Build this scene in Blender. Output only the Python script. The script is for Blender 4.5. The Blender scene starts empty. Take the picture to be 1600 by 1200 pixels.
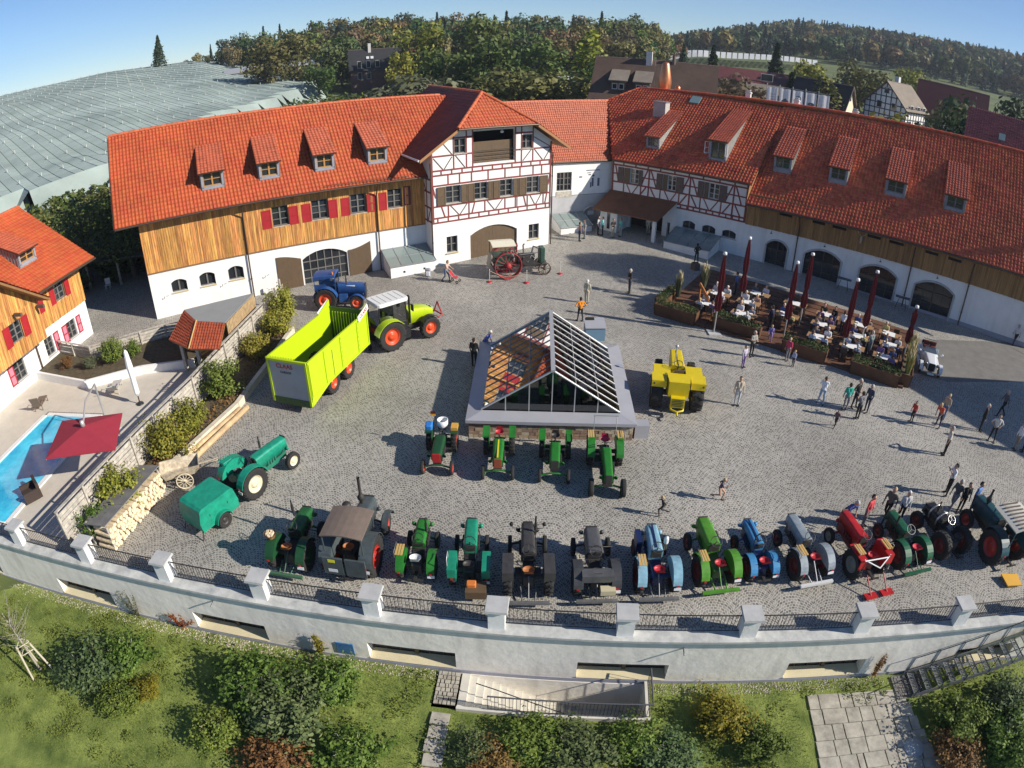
import bpy, bmesh, math, random
import numpy as np
from math import sin, cos, tan, pi, radians, sqrt, atan2, hypot
from mathutils import Vector, Matrix, noise
rnd = random.Random(11)
SC = bpy.context.scene
COL = SC.collection

# ------------------------------------------------------------------ camera
cam_data = bpy.data.cameras.new('camera')
cam = bpy.data.objects.new('camera', cam_data); COL.objects.link(cam); SC.camera = cam
cam_data.type = 'PANO'                       # the photograph is from an action camera with a fisheye lens
cam_data.panorama_type = 'FISHEYE_LENS_POLYNOMIAL'
cam_data.sensor_fit = 'HORIZONTAL'; cam_data.sensor_width = 36; cam_data.sensor_height = 27
cam_data.fisheye_fov = radians(180)
cam_data.fisheye_polynomial_k0 = 0; cam_data.fisheye_polynomial_k1 = -0.0435730
cam_data.fisheye_polynomial_k2 = 0; cam_data.fisheye_polynomial_k3 = 0; cam_data.fisheye_polynomial_k4 = 0
cam_data.clip_start = 0.1; cam_data.clip_end = 6000
cam.location = (0, 0, 17.5)
cam.rotation_euler = (Matrix.Rotation(radians(60), 3, 'X') @ Matrix.Rotation(radians(0.446), 3, 'Z')).to_euler()

# ------------------------------------------------------------------ sky and sun
SUN_AZ = radians(-16.5)      # direction the light comes from, measured from +X towards +Y
SUN_EL = radians(29.0)
world = bpy.data.worlds.new('World'); SC.world = world; world.use_nodes = True
wn = world.node_tree.nodes; wl = world.node_tree.links
bg = wn.get('Background') or wn.new('ShaderNodeBackground')
sky = wn.new('ShaderNodeTexSky'); sky.sky_type = 'NISHITA'; sky.sun_disc = False
sky.sun_elevation = SUN_EL; sky.sun_rotation = radians(106.5)
sky.air_density = 0.8; sky.dust_density = 0.0; sky.ozone_density = 5.5; sky.altitude = 450
wl.new(sky.outputs[0], bg.inputs[0]); bg.inputs[1].default_value = 0.09
sun_d = bpy.data.lights.new('sun', 'SUN'); sun_d.energy = 5.0; sun_d.angle = radians(0.5); sun_d.color = (1.0, 0.93, 0.82)
sun = bpy.data.objects.new('sun', sun_d); COL.objects.link(sun)
sdir = Vector((cos(SUN_AZ)*cos(SUN_EL), sin(SUN_AZ)*cos(SUN_EL), sin(SUN_EL)))
sun.rotation_euler = sdir.to_track_quat('Z', 'Y').to_euler(); sun.location = sdir*80
SC.view_settings.view_transform = 'Standard'; SC.view_settings.look = 'None'
SC.view_settings.exposure = 0.45; SC.view_settings.gamma = 1.0; SC.view_settings.use_curve_mapping = False
SC.render.engine = 'CYCLES'
SC.cycles.max_bounces = 6; SC.cycles.diffuse_bounces = 3; SC.cycles.glossy_bounces = 3
SC.cycles.transmission_bounces = 4; SC.cycles.transparent_max_bounces = 8; SC.cycles.caustics_reflective = False
SC.cycles.caustics_refractive = False

# ------------------------------------------------------------------ materials
MATS = {}
def mat(name, col, rough=0.65, var=0.0, scale=3.0, metal=0.0, island=0.0, hue=0.0, bump=0.0, bscale=None, col2=None,
        spec=0.5, coords='Object', stretch=None, clear=0.0, trans=0.0, detail=4.0, streak=0.0):
    if name in MATS: return MATS[name]
    m = bpy.data.materials.new(name); m.use_nodes = True; MATS[name] = m
    nt = m.node_tree; N = nt.nodes; L = nt.links; b = N['Principled BSDF']
    b.inputs['Roughness'].default_value = rough; b.inputs['Metallic'].default_value = metal
    b.inputs['Specular IOR Level'].default_value = spec
    if clear: b.inputs['Coat Weight'].default_value = clear; b.inputs['Coat Roughness'].default_value = 0.12
    c = tuple(col) + (1,)
    b.inputs['Base Color'].default_value = c
    vec = None
    if var or bump or col2:
        if coords == 'World':
            g = N.new('ShaderNodeNewGeometry'); vec = g.outputs['Position']
        else:
            t = N.new('ShaderNodeTexCoord'); vec = t.outputs['Object']
        if stretch:
            mp = N.new('ShaderNodeMapping'); mp.inputs['Scale'].default_value = stretch; L.new(vec, mp.inputs[0]); vec = mp.outputs[0]
    out = None
    if var or col2:
        nz = N.new('ShaderNodeTexNoise'); nz.inputs['Scale'].default_value = scale; nz.inputs['Detail'].default_value = detail
        nz.inputs['Roughness'].default_value = 0.65
        L.new(vec, nz.inputs['Vector'])
        r = N.new('ShaderNodeValToRGB'); L.new(nz.outputs['Fac'], r.inputs[0])
        r.color_ramp.elements[0].position = 0.3; r.color_ramp.elements[1].position = 0.7
        a = tuple(max(0, x*(1-var)) for x in col); d = tuple(min(1, x*(1+var)) for x in (col2 or col))
        r.color_ramp.elements[0].color = a + (1,); r.color_ramp.elements[1].color = d + (1,)
        out = r.outputs[0]
    if island or hue:
        g2 = N.new('ShaderNodeNewGeometry')
        h = N.new('ShaderNodeHueSaturation')
        mr = N.new('ShaderNodeMapRange'); mr.inputs[3].default_value = 1-island; mr.inputs[4].default_value = 1+island
        L.new(g2.outputs['Random Per Island'], mr.inputs[0]); L.new(mr.outputs[0], h.inputs['Value'])
        if hue:
            w = N.new('ShaderNodeTexWhiteNoise'); w.noise_dimensions = '1D'; L.new(g2.outputs['Random Per Island'], w.inputs['W'])
            m2 = N.new('ShaderNodeMapRange'); m2.inputs[3].default_value = 0.5-hue; m2.inputs[4].default_value = 0.5+hue
            L.new(w.outputs[0], m2.inputs[0]); L.new(m2.outputs[0], h.inputs['Hue'])
        if out: L.new(out, h.inputs['Color'])
        else: h.inputs['Color'].default_value = c
        out = h.outputs[0]
    if streak:   # weather streaks running down the wall
        mp2 = N.new('ShaderNodeMapping'); mp2.inputs['Scale'].default_value = (2.2,2.2,.22); L.new(vec, mp2.inputs[0]); ns = N.new('ShaderNodeTexNoise'); ns.inputs['Scale'].default_value = 1.0; ns.inputs['Detail'].default_value = 7; L.new(mp2.outputs[0], ns.inputs['Vector'])
        mr3 = N.new('ShaderNodeMapRange'); mr3.inputs[1].default_value = .48; mr3.inputs[2].default_value = .72; mr3.inputs[3].default_value = 1; mr3.inputs[4].default_value = 1-streak; L.new(ns.outputs['Fac'], mr3.inputs[0])
        h3 = N.new('ShaderNodeHueSaturation'); L.new(mr3.outputs[0], h3.inputs['Value']); L.new(out, h3.inputs['Color']); out = h3.outputs[0]
    if out: L.new(out, b.inputs['Base Color'])
    if bump:
        nb = N.new('ShaderNodeTexNoise'); nb.inputs['Scale'].default_value = bscale or scale*4; nb.inputs['Detail'].default_value = 5
        L.new(vec, nb.inputs['Vector'])
        bp = N.new('ShaderNodeBump'); bp.inputs['Strength'].default_value = bump; bp.inputs['Distance'].default_value = 0.05
        L.new(nb.outputs['Fac'], bp.inputs['Height']); L.new(bp.outputs[0], b.inputs['Normal'])
    if trans:   # thin leaf: part of the light passes through
        tr = N.new('ShaderNodeBsdfTranslucent'); mx = N.new('ShaderNodeMixShader'); mx.inputs[0].default_value = trans
        if out: L.new(out, tr.inputs[0])
        else: tr.inputs[0].default_value = c
        o = N['Material Output']; L.new(b.outputs[0], mx.inputs[1]); L.new(tr.outputs[0], mx.inputs[2]); L.new(mx.outputs[0], o.inputs[0])
    return m

def glass_mat(name, tint=(0.9, 0.95, 0.95), clear=0.7, rough=0.02):
    """flat pane: mostly see-through, mirrors the sky at grazing angles"""
    m = bpy.data.materials.new(name); m.use_nodes = True; MATS[name] = m
    nt = m.node_tree; N = nt.nodes; L = nt.links; N.remove(N['Principled BSDF'])
    o = N['Material Output']; t = N.new('ShaderNodeBsdfTransparent'); t.inputs[0].default_value = tint + (1,)
    g = N.new('ShaderNodeBsdfGlossy'); g.inputs['Roughness'].default_value = rough
    f = N.new('ShaderNodeFresnel'); f.inputs[0].default_value = 1.5
    mr = N.new('ShaderNodeMapRange'); mr.inputs[3].default_value = 1-clear; mr.inputs[4].default_value = 1.0
    L.new(f.outputs[0], mr.inputs[0])
    mx = N.new('ShaderNodeMixShader'); L.new(mr.outputs[0], mx.inputs[0]); L.new(t.outputs[0], mx.inputs[1]); L.new(g.outputs[0], mx.inputs[2])
    L.new(mx.outputs[0], o.inputs[0]); return m

# ------------------------------------------------------------------ mesh helpers
class MB:
    def __init__(s): s.v = []; s.f = []; s.m = []; s.s = []
    def add(s, vs, fs, m=0, M=None, smooth=False):
        o = len(s.v)
        if M is not None: vs = [tuple(M @ Vector(p)) for p in vs]
        s.v.extend(tuple(p) for p in vs)
        for f in fs: s.f.append(tuple(i+o for i in f)); s.m.append(m); s.s.append(smooth)
    def bx(s, x0, x1, y0, y1, z0, z1, m=0, M=None):
        s.add([(x0,y0,z0),(x1,y0,z0),(x1,y1,z0),(x0,y1,z0),(x0,y0,z1),(x1,y0,z1),(x1,y1,z1),(x0,y1,z1)],
              [(0,3,2,1),(4,5,6,7),(0,1,5,4),(1,2,6,5),(2,3,7,6),(3,0,4,7)], m, M)
    def box(s, c, d, m=0, M=None, rot=None):
        T = Matrix.Translation(c)
        if rot is not None: T = T @ rot
        if M is not None: T = M @ T
        s.bx(-d[0]/2, d[0]/2, -d[1]/2, d[1]/2, -d[2]/2, d[2]/2, m, T)
    def rbox(s, c, d, r, m=0, M=None, n=3, axis='z'):
        """box with rounded vertical edges and a softened top"""
        x, y, z = d[0]/2, d[1]/2, d[2]/2; ring = []
        for (sx, sy, a0) in ((1,1,0),(-1,1,pi/2),(-1,-1,pi),(1,-1,3*pi/2)):
            for k in range(n+1):
                a = a0 + pi/2*k/n; ring.append((sx*(x-r)+r*cos(a), sy*(y-r)+r*sin(a)))
        k = len(ring); e = min(r*0.6, z*0.4)
        vs = [(p[0],p[1],-z) for p in ring] + [(p[0],p[1],z-e) for p in ring] + [(p[0]*(1-e/x),p[1]*(1-e/y),z) for p in ring]
        fs = [tuple(range(k-1,-1,-1)), tuple(range(2*k,3*k))]
        for i in range(k):
            j = (i+1) % k; fs += [(i,j,k+j,k+i),(k+i,k+j,2*k+j,2*k+i)]
        T = Matrix.Translation(c)
        if axis == 'x': T = T @ Matrix.Rotation(pi/2, 4, 'Y')
        if M is not None: T = M @ T
        s.add(vs, fs, m, T)
    def cyl(s, p0, p1, r0, r1=None, n=10, m=0, M=None, caps=True, smooth=True):
        r1 = r0 if r1 is None else r1
        p0 = Vector(p0); p1 = Vector(p1); d = (p1-p0)
        if d.length < 1e-6: return
        q = d.normalized().to_track_quat('Z', 'Y').to_matrix()
        vs = []
        for p, r in ((p0, r0), (p1, r1)):
            for k in range(n):
                a = 2*pi*k/n; vs.append(p + q @ Vector((r*cos(a), r*sin(a), 0)))
        s.add(vs, [(k,(k+1)%n,n+(k+1)%n,n+k) for k in range(n)], m, M, smooth)
        if caps: s.add(vs, [tuple(range(n-1,-1,-1)), tuple(range(n,2*n))], m, M)
    def tube(s, pts, r, n=6, m=0, M=None, closed=False):
        P = [Vector(p) for p in pts]; k = len(P); rr = r if isinstance(r, (list, tuple)) else [r]*k
        vs = []; up = Vector((0,0,1)); ref = None
        for i in range(k):
            a = P[i-1] if (i > 0 or closed) else P[i]; b = P[(i+1) % k] if (i < k-1 or closed) else P[i]
            t = (b-a).normalized()
            if ref is None: ref = t.orthogonal().normalized()
            ref = (ref - t*ref.dot(t))
            ref = ref.normalized() if ref.length > 1e-6 else t.orthogonal().normalized()
            bn = t.cross(ref)
            for j in range(n):
                a2 = 2*pi*j/n; vs.append(P[i] + (ref*cos(a2) + bn*sin(a2))*rr[i])
        fs = []
        for i in range(k if closed else k-1):
            i2 = (i+1) % k
            for j in range(n): fs.append((i*n+j, i*n+(j+1)%n, i2*n+(j+1)%n, i2*n+j))
        s.add(vs, fs, m, M, True)
        if not closed: s.add(vs, [tuple(range(n-1,-1,-1)), tuple(range((k-1)*n, k*n))], m, M)
    def lathe(s, prof, n=20, m=0, M=None, smooth=True, closed=False):
        """profile of (radius, height) turned about z"""
        k = len(prof); vs = []
        for i in range(n):
            a = 2*pi*i/n
            for r, h in prof: vs.append((r*cos(a), r*sin(a), h))
        fs = []
        for i in range(n):
            i2 = (i+1) % n
            for j in range(k if closed else k-1):
                j2 = (j+1) % k; fs.append((i*k+j, i2*k+j, i2*k+j2, i*k+j2))
        s.add(vs, fs, m, M, smooth)
    def ell(s, c, r, m=0, M=None, n=10, k=6):
        if not isinstance(r, (tuple, list)): r = (r, r, r)
        vs = []; fs = []
        for i in range(k+1):
            t = pi*i/k
            for j in range(n):
                a = 2*pi*j/n; vs.append((c[0]+r[0]*sin(t)*cos(a), c[1]+r[1]*sin(t)*sin(a), c[2]+r[2]*cos(t)))
        for i in range(k):
            for j in range(n): fs.append((i*n+j, (i+1)*n+j, (i+1)*n+(j+1)%n, i*n+(j+1)%n))
        s.add(vs, fs, m, M, True)
    def poly(s, vs, m=0, M=None): s.add(vs, [tuple(range(len(vs)))], m, M)
    def slab(s, vs, t, m=0, M=None):
        """polygon thickened by vector t"""
        k = len(vs); t = Vector(t); top = [Vector(p)+t for p in vs]
        s.add([Vector(p) for p in vs]+top, [tuple(range(k-1,-1,-1)), tuple(range(k,2*k))]+[(i,(i+1)%k,k+(i+1)%k,k+i) for i in range(k)], m, M)
    def extr(s, prof, y0, y1, m=0, M=None, smooth=False):
        """(x,z) outline pushed along y"""
        k = len(prof); vs = [(p[0],y0,p[1]) for p in prof]+[(p[0],y1,p[1]) for p in prof]
        s.add(vs, [(i,(i+1)%k,k+(i+1)%k,k+i) for i in range(k)], m, M, smooth)
        s.add(vs, [tuple(range(k-1,-1,-1)), tuple(range(k,2*k))], m, M)
    def loft(s, rings, m=0, M=None, smooth=True, caps=True):
        k = len(rings[0]); vs = [p for r in rings for p in r]; fs = []
        for i in range(len(rings)-1):
            for j in range(k): fs.append((i*k+j, i*k+(j+1)%k, (i+1)*k+(j+1)%k, (i+1)*k+j))
        s.add(vs, fs, m, M, smooth)
        if caps: s.add(vs, [tuple(range(k-1,-1,-1)), tuple(range((len(rings)-1)*k, len(rings)*k))], m, M)
    def mesh(s, name, mats):
        me = bpy.data.meshes.new(name); me.from_pydata(s.v, [], s.f)
        for x in (mats if isinstance(mats, (list, tuple)) else [mats]): me.materials.append(x)
        me.polygons.foreach_set('material_index', s.m); me.polygons.foreach_set('use_smooth', s.s); me.update()
        return me
    def build(s, name, mats, parent=None, loc=None, rot=None):
        return link(name, s.mesh(name, mats), parent, loc, rot)

def link(name, data, parent=None, loc=None, rot=None):
    o = bpy.data.objects.new(name, data); COL.objects.link(o)
    if parent is not None: o.parent = parent
    if loc is not None: o.location = loc
    if rot is not None: o.rotation_euler = rot
    return o
def tag(o, label=None, cat=None, group=None, kind=None):
    if label: o['label'] = label
    if cat: o['category'] = cat
    if group: o['group'] = group
    if kind: o['kind'] = kind
    return o
def thing(name, label, cat, loc=(0,0,0), rz=0.0, group=None):
    o = link(name, None, None, loc, (0,0,rz)); o.empty_display_size = 0.3
    return tag(o, label, cat, group)
def clone(root, loc=None, rz=None, label=None, group=None):
    """copy of a thing with copies of its parts and sub-parts (mesh data shared)"""
    r = root.copy(); COL.objects.link(r)
    if loc is not None: r.location = loc
    if rz is not None: r.rotation_euler = (0,0,rz)
    if label: r['label'] = label
    if group: r['group'] = group
    for ch in list(root.children):
        c = ch.copy(); COL.objects.link(c); c.parent = r
        for g in list(ch.children):
            d = g.copy(); COL.objects.link(d); d.parent = c
    return r
UNIT = {}
def pbox(name, parent, c, d, m, rot=None):
    """a straight piece (beam, board, bar, slab): one shared box mesh per material, scaled"""
    if m.name not in UNIT:
        b = MB(); b.bx(-.5,.5,-.5,.5,-.5,.5); UNIT[m.name] = b.mesh('piece', m)
    o = link(name, UNIT[m.name], parent, c, rot); o.scale = d
    return o
def beam2(name, parent, a, b, w, t, m, v):
    """a timber in the facade plane (u,z) from a to b, width w, standing t proud of depth v"""
    du, dz = b[0]-a[0], b[1]-a[1]; L = hypot(du, dz)
    return pbox(name, parent, ((a[0]+b[0])/2, v-t/2, (a[1]+b[1])/2), (L, t, w), m, (0, -atan2(dz, du), 0))

def facade(mb, u0, u1, z0, z1, ops, v=0.0, depth=0.25, m=0, back=True):
    """front wall with real openings; each opening is (ua, ub, za, zb, rise)"""
    us = sorted(set([u0,u1]+[x for o in ops for x in o[:2]])); zs = sorted(set([z0,z1]+[x for o in ops for x in o[2:4]]))
    us = [x for x in us if u0-1e-6 <= x <= u1+1e-6]; zs = [x for x in zs if z0-1e-6 <= x <= z1+1e-6]
    for i in range(len(us)-1):
        for j in range(len(zs)-1):
            cu, cz = (us[i]+us[i+1])/2, (zs[j]+zs[j+1])/2
            if any(o[0] < cu < o[1] and o[2] < cz < o[3] for o in ops): continue
            mb.add([(us[i],v,zs[j]),(us[i+1],v,zs[j]),(us[i+1],v,zs[j+1]),(us[i],v,zs[j+1])], [(0,1,2,3)], m)
    for o in ops:
        a, b, c, d = o[:4]; rise = o[4] if len(o) > 4 else 0; n = 10 if rise else 1
        top = arch_pts(a, b, d, rise, n)
        out = [(a, max(c, z0))] + top[::-1][::-1] + [(b, max(c, z0))]
        k = len(out)
        for i in range(k):
            p, q = out[i], out[(i+1) % k]
            mb.add([(p[0],v,p[1]),(q[0],v,q[1]),(q[0],v+depth,q[1]),(p[0],v+depth,p[1])], [(0,1,2,3)], m)
        if rise:
            for i in range(n):
                p, q = top[i], top[i+1]
                mb.add([(p[0],v,p[1]),(q[0],v,q[1]),(q[0],v,d),(p[0],v,d)], [(0,1,2,3)], m)
def arch_pts(a, b, d, rise, n=10):
    if not rise: return [(a, d), (b, d)]
    w = (b-a)/2; R = (w*w+rise*rise)/(2*rise); ph = math.asin(min(1, w/R)); cz = d-R; cu = (a+b)/2
    return [(cu+R*sin(-ph+2*ph*i/n), cz+R*cos(-ph+2*ph*i/n)) for i in range(n+1)]
def arch_fill(mb, a, b, c, d, rise, v, t=0.05, m=0, n=10):
    pts = [(a, c)] + arch_pts(a, b, d, rise, n) + [(b, c)]
    k = len(pts); vs = [(p[0], v, p[1]) for p in pts] + [(p[0], v+t, p[1]) for p in pts]
    mb.add(vs, [tuple(range(k-1,-1,-1)), tuple(range(k,2*k))]+[(i,(i+1)%k,k+(i+1)%k,k+i) for i in range(k)], m)

# ------------------------------------------------------------------ shared materials
WHITE = mat('white_plaster', (0.80,0.79,0.77), 0.85, 0.06, 0.7, bump=0.15, bscale=9, coords='World', streak=.10)
WALLP = mat('grey_white_render', (0.86,0.81,0.72), 0.88, 0.10, 0.7, bump=0.35, bscale=3.0, coords='World', streak=.16)
BAND = mat('grey_plinth', (0.33,0.33,0.38), 0.85, 0.1, 1.2, coords='World')
WOOD = mat('larch_cladding', (0.48,0.195,0.042), 0.62, 0.35, 2.5, island=0.30, hue=0.012, stretch=(4,4,0.35), col2=(0.58,0.29,0.085))
WOODG = mat('weathered_boards', (0.36,0.33,0.28), 0.85, 0.25, 4, island=0.25, coords='World', col2=(0.46,0.42,0.36))
WOODB = mat('brown_boards', (0.23,0.12,0.045), 0.7, 0.3, 2.5, island=0.25, stretch=(4,4,0.35))
TILE_O = mat('orange_clay_tile', (0.37,0.066,0.018), 0.6, 0.20, 0.30, detail=8, island=0.08, hue=0.006, spec=0.35)
TILE_R = mat('red_glazed_tile', (0.56,0.120,0.055), 0.40, 0.22, 0.5, island=0.2, hue=0.008, spec=0.3)
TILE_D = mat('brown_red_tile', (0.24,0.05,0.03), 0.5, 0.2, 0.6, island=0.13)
BEAM = mat('red_brown_timber', (0.22,0.045,0.040), 0.7, 0.2, 3)
BEAMG = mat('grey_brown_timber', (0.12,0.085,0.07), 0.75, 0.2, 3)
SHUT = mat('red_shutter_paint', (0.36,0.016,0.022), 0.5, 0.1, 2)
SHUTB = mat('brown_shutter', (0.115,0.075,0.040), 0.6, 0.12, 3)
PINK = mat('pink_shutter', (0.52,0.20,0.27), 0.6, 0.06, 2)
GLASS = mat('dark_pane', (0.022,0.027,0.032), 0.06, spec=0.8)
FRAME = mat('dark_window_frame', (0.16,0.15,0.14), 0.6)
FRAMEY = mat('pine_window_frame', (0.42,0.22,0.07), 0.55)
ZINC = mat('grey_zinc', (0.30,0.31,0.33), 0.42, 0.12, 2, metal=0.6)
GREYP = mat('grey_blue_board', (0.27,0.28,0.32), 0.7, 0.12, 3)
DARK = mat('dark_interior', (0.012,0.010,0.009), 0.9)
GUTTER = mat('brown_gutter', (0.11,0.075,0.055), 0.4, metal=0.5)
IRON = mat('black_iron', (0.025,0.025,0.028), 0.45)
CONC = mat('concrete', (0.44,0.44,0.43), 0.85, 0.14, 1.6, coords='World', bump=0.1)
COPING = mat('lichened_coping', (0.42,0.43,0.42), 0.85, 0.2, 2.2, coords='World', col2=(0.5,0.5,0.47))
STONE = mat('pale_terrace_slab', (0.56,0.51,0.43), 0.8, 0.08, 1.3, coords='World', island=0.04)
RUBBLE = mat('sandstone_rubble', (0.33,0.22,0.14), 0.85, 0.3, 4, island=0.3, hue=0.03, bump=0.4, coords='World')
CORTEN = mat('rust_brown_panel', (0.115,0.052,0.024), 0.7, 0.3, 1.6, coords='World')
DECK = mat('red_brown_deck', (0.13,0.058,0.030), 0.65, 0.25, 2.5, coords='World', island=0.2)
COPPER = mat('copper', (0.62,0.24,0.11), 0.35, 0.12, 3, metal=0.75)

def cobble_material():
    m = bpy.data.materials.new('arched_cobbles'); m.use_nodes = True
    nt = m.node_tree; N = nt.nodes; L = nt.links; b = N['Principled BSDF']; b.inputs['Roughness'].default_value = 0.72
    g = N.new('ShaderNodeNewGeometry')
    def math_(op, a, bb=None, c=None):
        n = N.new('ShaderNodeMath'); n.operation = op
        for i, x in enumerate((a, bb, c)):
            if x is None: continue
            if isinstance(x, (int, float)): n.inputs[i].default_value = x
            else: L.new(x, n.inputs[i])
        return n.outputs[0]
    # gentle wobble so that the arches are laid by hand
    nz = N.new('ShaderNodeTexNoise'); nz.inputs['Scale'].default_value = 0.9; nz.inputs['Detail'].default_value = 2; L.new(g.outputs['Position'], nz.inputs['Vector'])
    nz2 = N.new('ShaderNodeTexNoise'); nz2.inputs['Scale'].default_value = 9; nz2.inputs['Detail'].default_value = 1; L.new(g.outputs['Position'], nz2.inputs['Vector'])
    s1 = N.new('ShaderNodeVectorMath'); s1.operation = 'SUBTRACT'; L.new(nz.outputs['Color'], s1.inputs[0]); s1.inputs[1].default_value = (.5,.5,.5)
    s2 = N.new('ShaderNodeVectorMath'); s2.operation = 'SCALE'; L.new(s1.outputs[0], s2.inputs[0]); s2.inputs['Scale'].default_value = 0.3
    s3 = N.new('ShaderNodeVectorMath'); s3.operation = 'SUBTRACT'; L.new(nz2.outputs['Color'], s3.inputs[0]); s3.inputs[1].default_value = (.5,.5,.5)
    s4 = N.new('ShaderNodeVectorMath'); s4.operation = 'SCALE'; L.new(s3.outputs[0], s4.inputs[0]); s4.inputs['Scale'].default_value = 0.03
    a1 = N.new('ShaderNodeVectorMath'); L.new(g.outputs['Position'], a1.inputs[0]); L.new(s2.outputs[0], a1.inputs[1])
    a2 = N.new('ShaderNodeVectorMath'); L.new(a1.outputs[0], a2.inputs[0]); L.new(s4.outputs[0], a2.inputs[1])
    mp = N.new('ShaderNodeMapping'); mp.inputs['Rotation'].default_value = (0,0,0.12); L.new(a2.outputs[0], mp.inputs[0])
    sp = N.new('ShaderNodeSeparateXYZ'); L.new(mp.outputs[0], sp.inputs[0])
    W = 1.55
    u = math_('SUBTRACT', math_('WRAP', sp.outputs[0], W, 0.0), W/2)
    y2 = math_('ADD', sp.outputs[1], math_('MULTIPLY', math_('MULTIPLY', u, u), 0.78))
    cell = math_('FLOOR', math_('DIVIDE', sp.outputs[0], W))
    x2 = math_('ADD', math_('MULTIPLY', u, 1.18), math_('MULTIPLY', cell, 7.31))
    cv = N.new('ShaderNodeCombineXYZ'); L.new(x2, cv.inputs[0]); L.new(y2, cv.inputs[1])
    br = N.new('ShaderNodeTexBrick'); L.new(cv.outputs[0], br.inputs['Vector'])
    br.inputs['Scale'].default_value = 1.0; br.inputs['Brick Width'].default_value = 0.15; br.inputs['Row Height'].default_value = 0.135
    br.inputs['Mortar Size'].default_value = 0.014; br.inputs['Mortar Smooth'].default_value = 0.35; br.inputs['Bias'].default_value = 0.0
    br.inputs['Color1'].default_value = (0.130,0.122,0.110,1); br.inputs['Color2'].default_value = (0.32,0.30,0.268,1)
    br.inputs['Mortar'].default_value = (0.57,0.54,0.47,1)
    big = N.new('ShaderNodeTexNoise'); big.inputs['Scale'].default_value = 0.16; big.inputs['Detail'].default_value = 6; L.new(g.outputs['Position'], big.inputs['Vector'])
    rp = N.new('ShaderNodeMapRange'); rp.inputs[1].default_value = 0.3; rp.inputs[2].default_value = 0.7; rp.inputs[3].default_value = 0.78; rp.inputs[4].default_value = 1.18
    L.new(big.outputs['Fac'], rp.inputs[0])
    mm = N.new('ShaderNodeMix'); mm.data_type = 'RGBA'; mm.blend_type = 'MULTIPLY'; mm.inputs[0].default_value = 1
    cc = N.new('ShaderNodeCombineColor'); [L.new(rp.outputs[0], cc.inputs[i]) for i in range(3)]
    L.new(br.outputs['Color'], mm.inputs[6]); L.new(cc.outputs[0], mm.inputs[7])
    # worn oil drips and damp marks
    st = N.new('ShaderNodeTexNoise'); st.inputs['Scale'].default_value = 0.55; st.inputs['Detail'].default_value = 8; st.inputs['Roughness'].default_value = 0.7; L.new(g.outputs['Position'], st.inputs['Vector'])
    sr = N.new('ShaderNodeMapRange'); sr.inputs[1].default_value = 0.62; sr.inputs[2].default_value = 0.75; sr.inputs[3].default_value = 1.0; sr.inputs[4].default_value = 0.62; L.new(st.outputs['Fac'], sr.inputs[0])
    m3 = N.new('ShaderNodeMix'); m3.data_type = 'RGBA'; m3.blend_type = 'MULTIPLY'; m3.inputs[0].default_value = 1
    c3 = N.new('ShaderNodeCombineColor'); [L.new(sr.outputs[0], c3.inputs[i]) for i in range(3)]
    L.new(mm.outputs[2], m3.inputs[6]); L.new(c3.outputs[0], m3.inputs[7])
    L.new(m3.outputs[2], b.inputs['Base Color'])
    inv = math_('SUBTRACT', 1.0, br.outputs['Fac'])
    hn = math_('ADD', inv, math_('MULTIPLY', nz2.outputs['Fac'], 0.6))
    bp = N.new('ShaderNodeBump'); bp.inputs['Strength'].default_value = 0.5; bp.inputs['Distance'].default_value = 0.02
    L.new(hn, bp.inputs['Height']); L.new(bp.outputs[0], b.inputs['Normal'])
    return m
COBBLE = cobble_material()

# ------------------------------------------------------------------ ground levels
def court_z(y):
    t = max(0.0, y-38.0); return 0.05*t
def wall_y(x): return 13.72-0.0889*x          # outer face of the retaining wall
def sheet(name, pts_rows, m, kind='structure'):
    """grid of rows of points"""
    mb = MB(); n = len(pts_rows[0]); vs = [p for r in pts_rows for p in r]; fs = []
    for i in range(len(pts_rows)-1):
        for j in range(n-1): fs.append((i*n+j, i*n+j+1, (i+1)*n+j+1, (i+1)*n+j))
    mb.add(vs, fs, 0, None, True); o = mb.build(name, m); tag(o, kind=kind); return o
rows = []
for k in range(0, 41):
    row = []
    for i in range(0, 41):
        x = -70+i*3.6
        y0 = wall_y(x)+0.25; y = y0+(66-y0)*k/40.0
        row.append((x, y, court_z(y)))
    rows.append(row)
sheet('courtyard', rows, COBBLE)
# smoother concrete drive by the hall's end
ASPH = mat('worn_drive', (0.17,0.16,0.145), 0.8, 0.2, 1.2, coords='World', bump=0.3, bscale=40, detail=9)
mb = MB(); mb.poly([(27.0,37.2,0.006),(24.6,33.0,0.006),(28.0,31.0,0.006),(38.0,31.2,0.006),(52.0,30.0,0.006),(52,37.9,0.006)])
tag(mb.build('driveway', ASPH), kind='structure')
mb = MB(); mb.box((40.4,33.6,0.010),(6.5,0.05,0.006), rot=Matrix.Rotation(radians(-62),4,'Z'))
tag(mb.build('driveway_joint', DARK), kind='structure')

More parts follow.
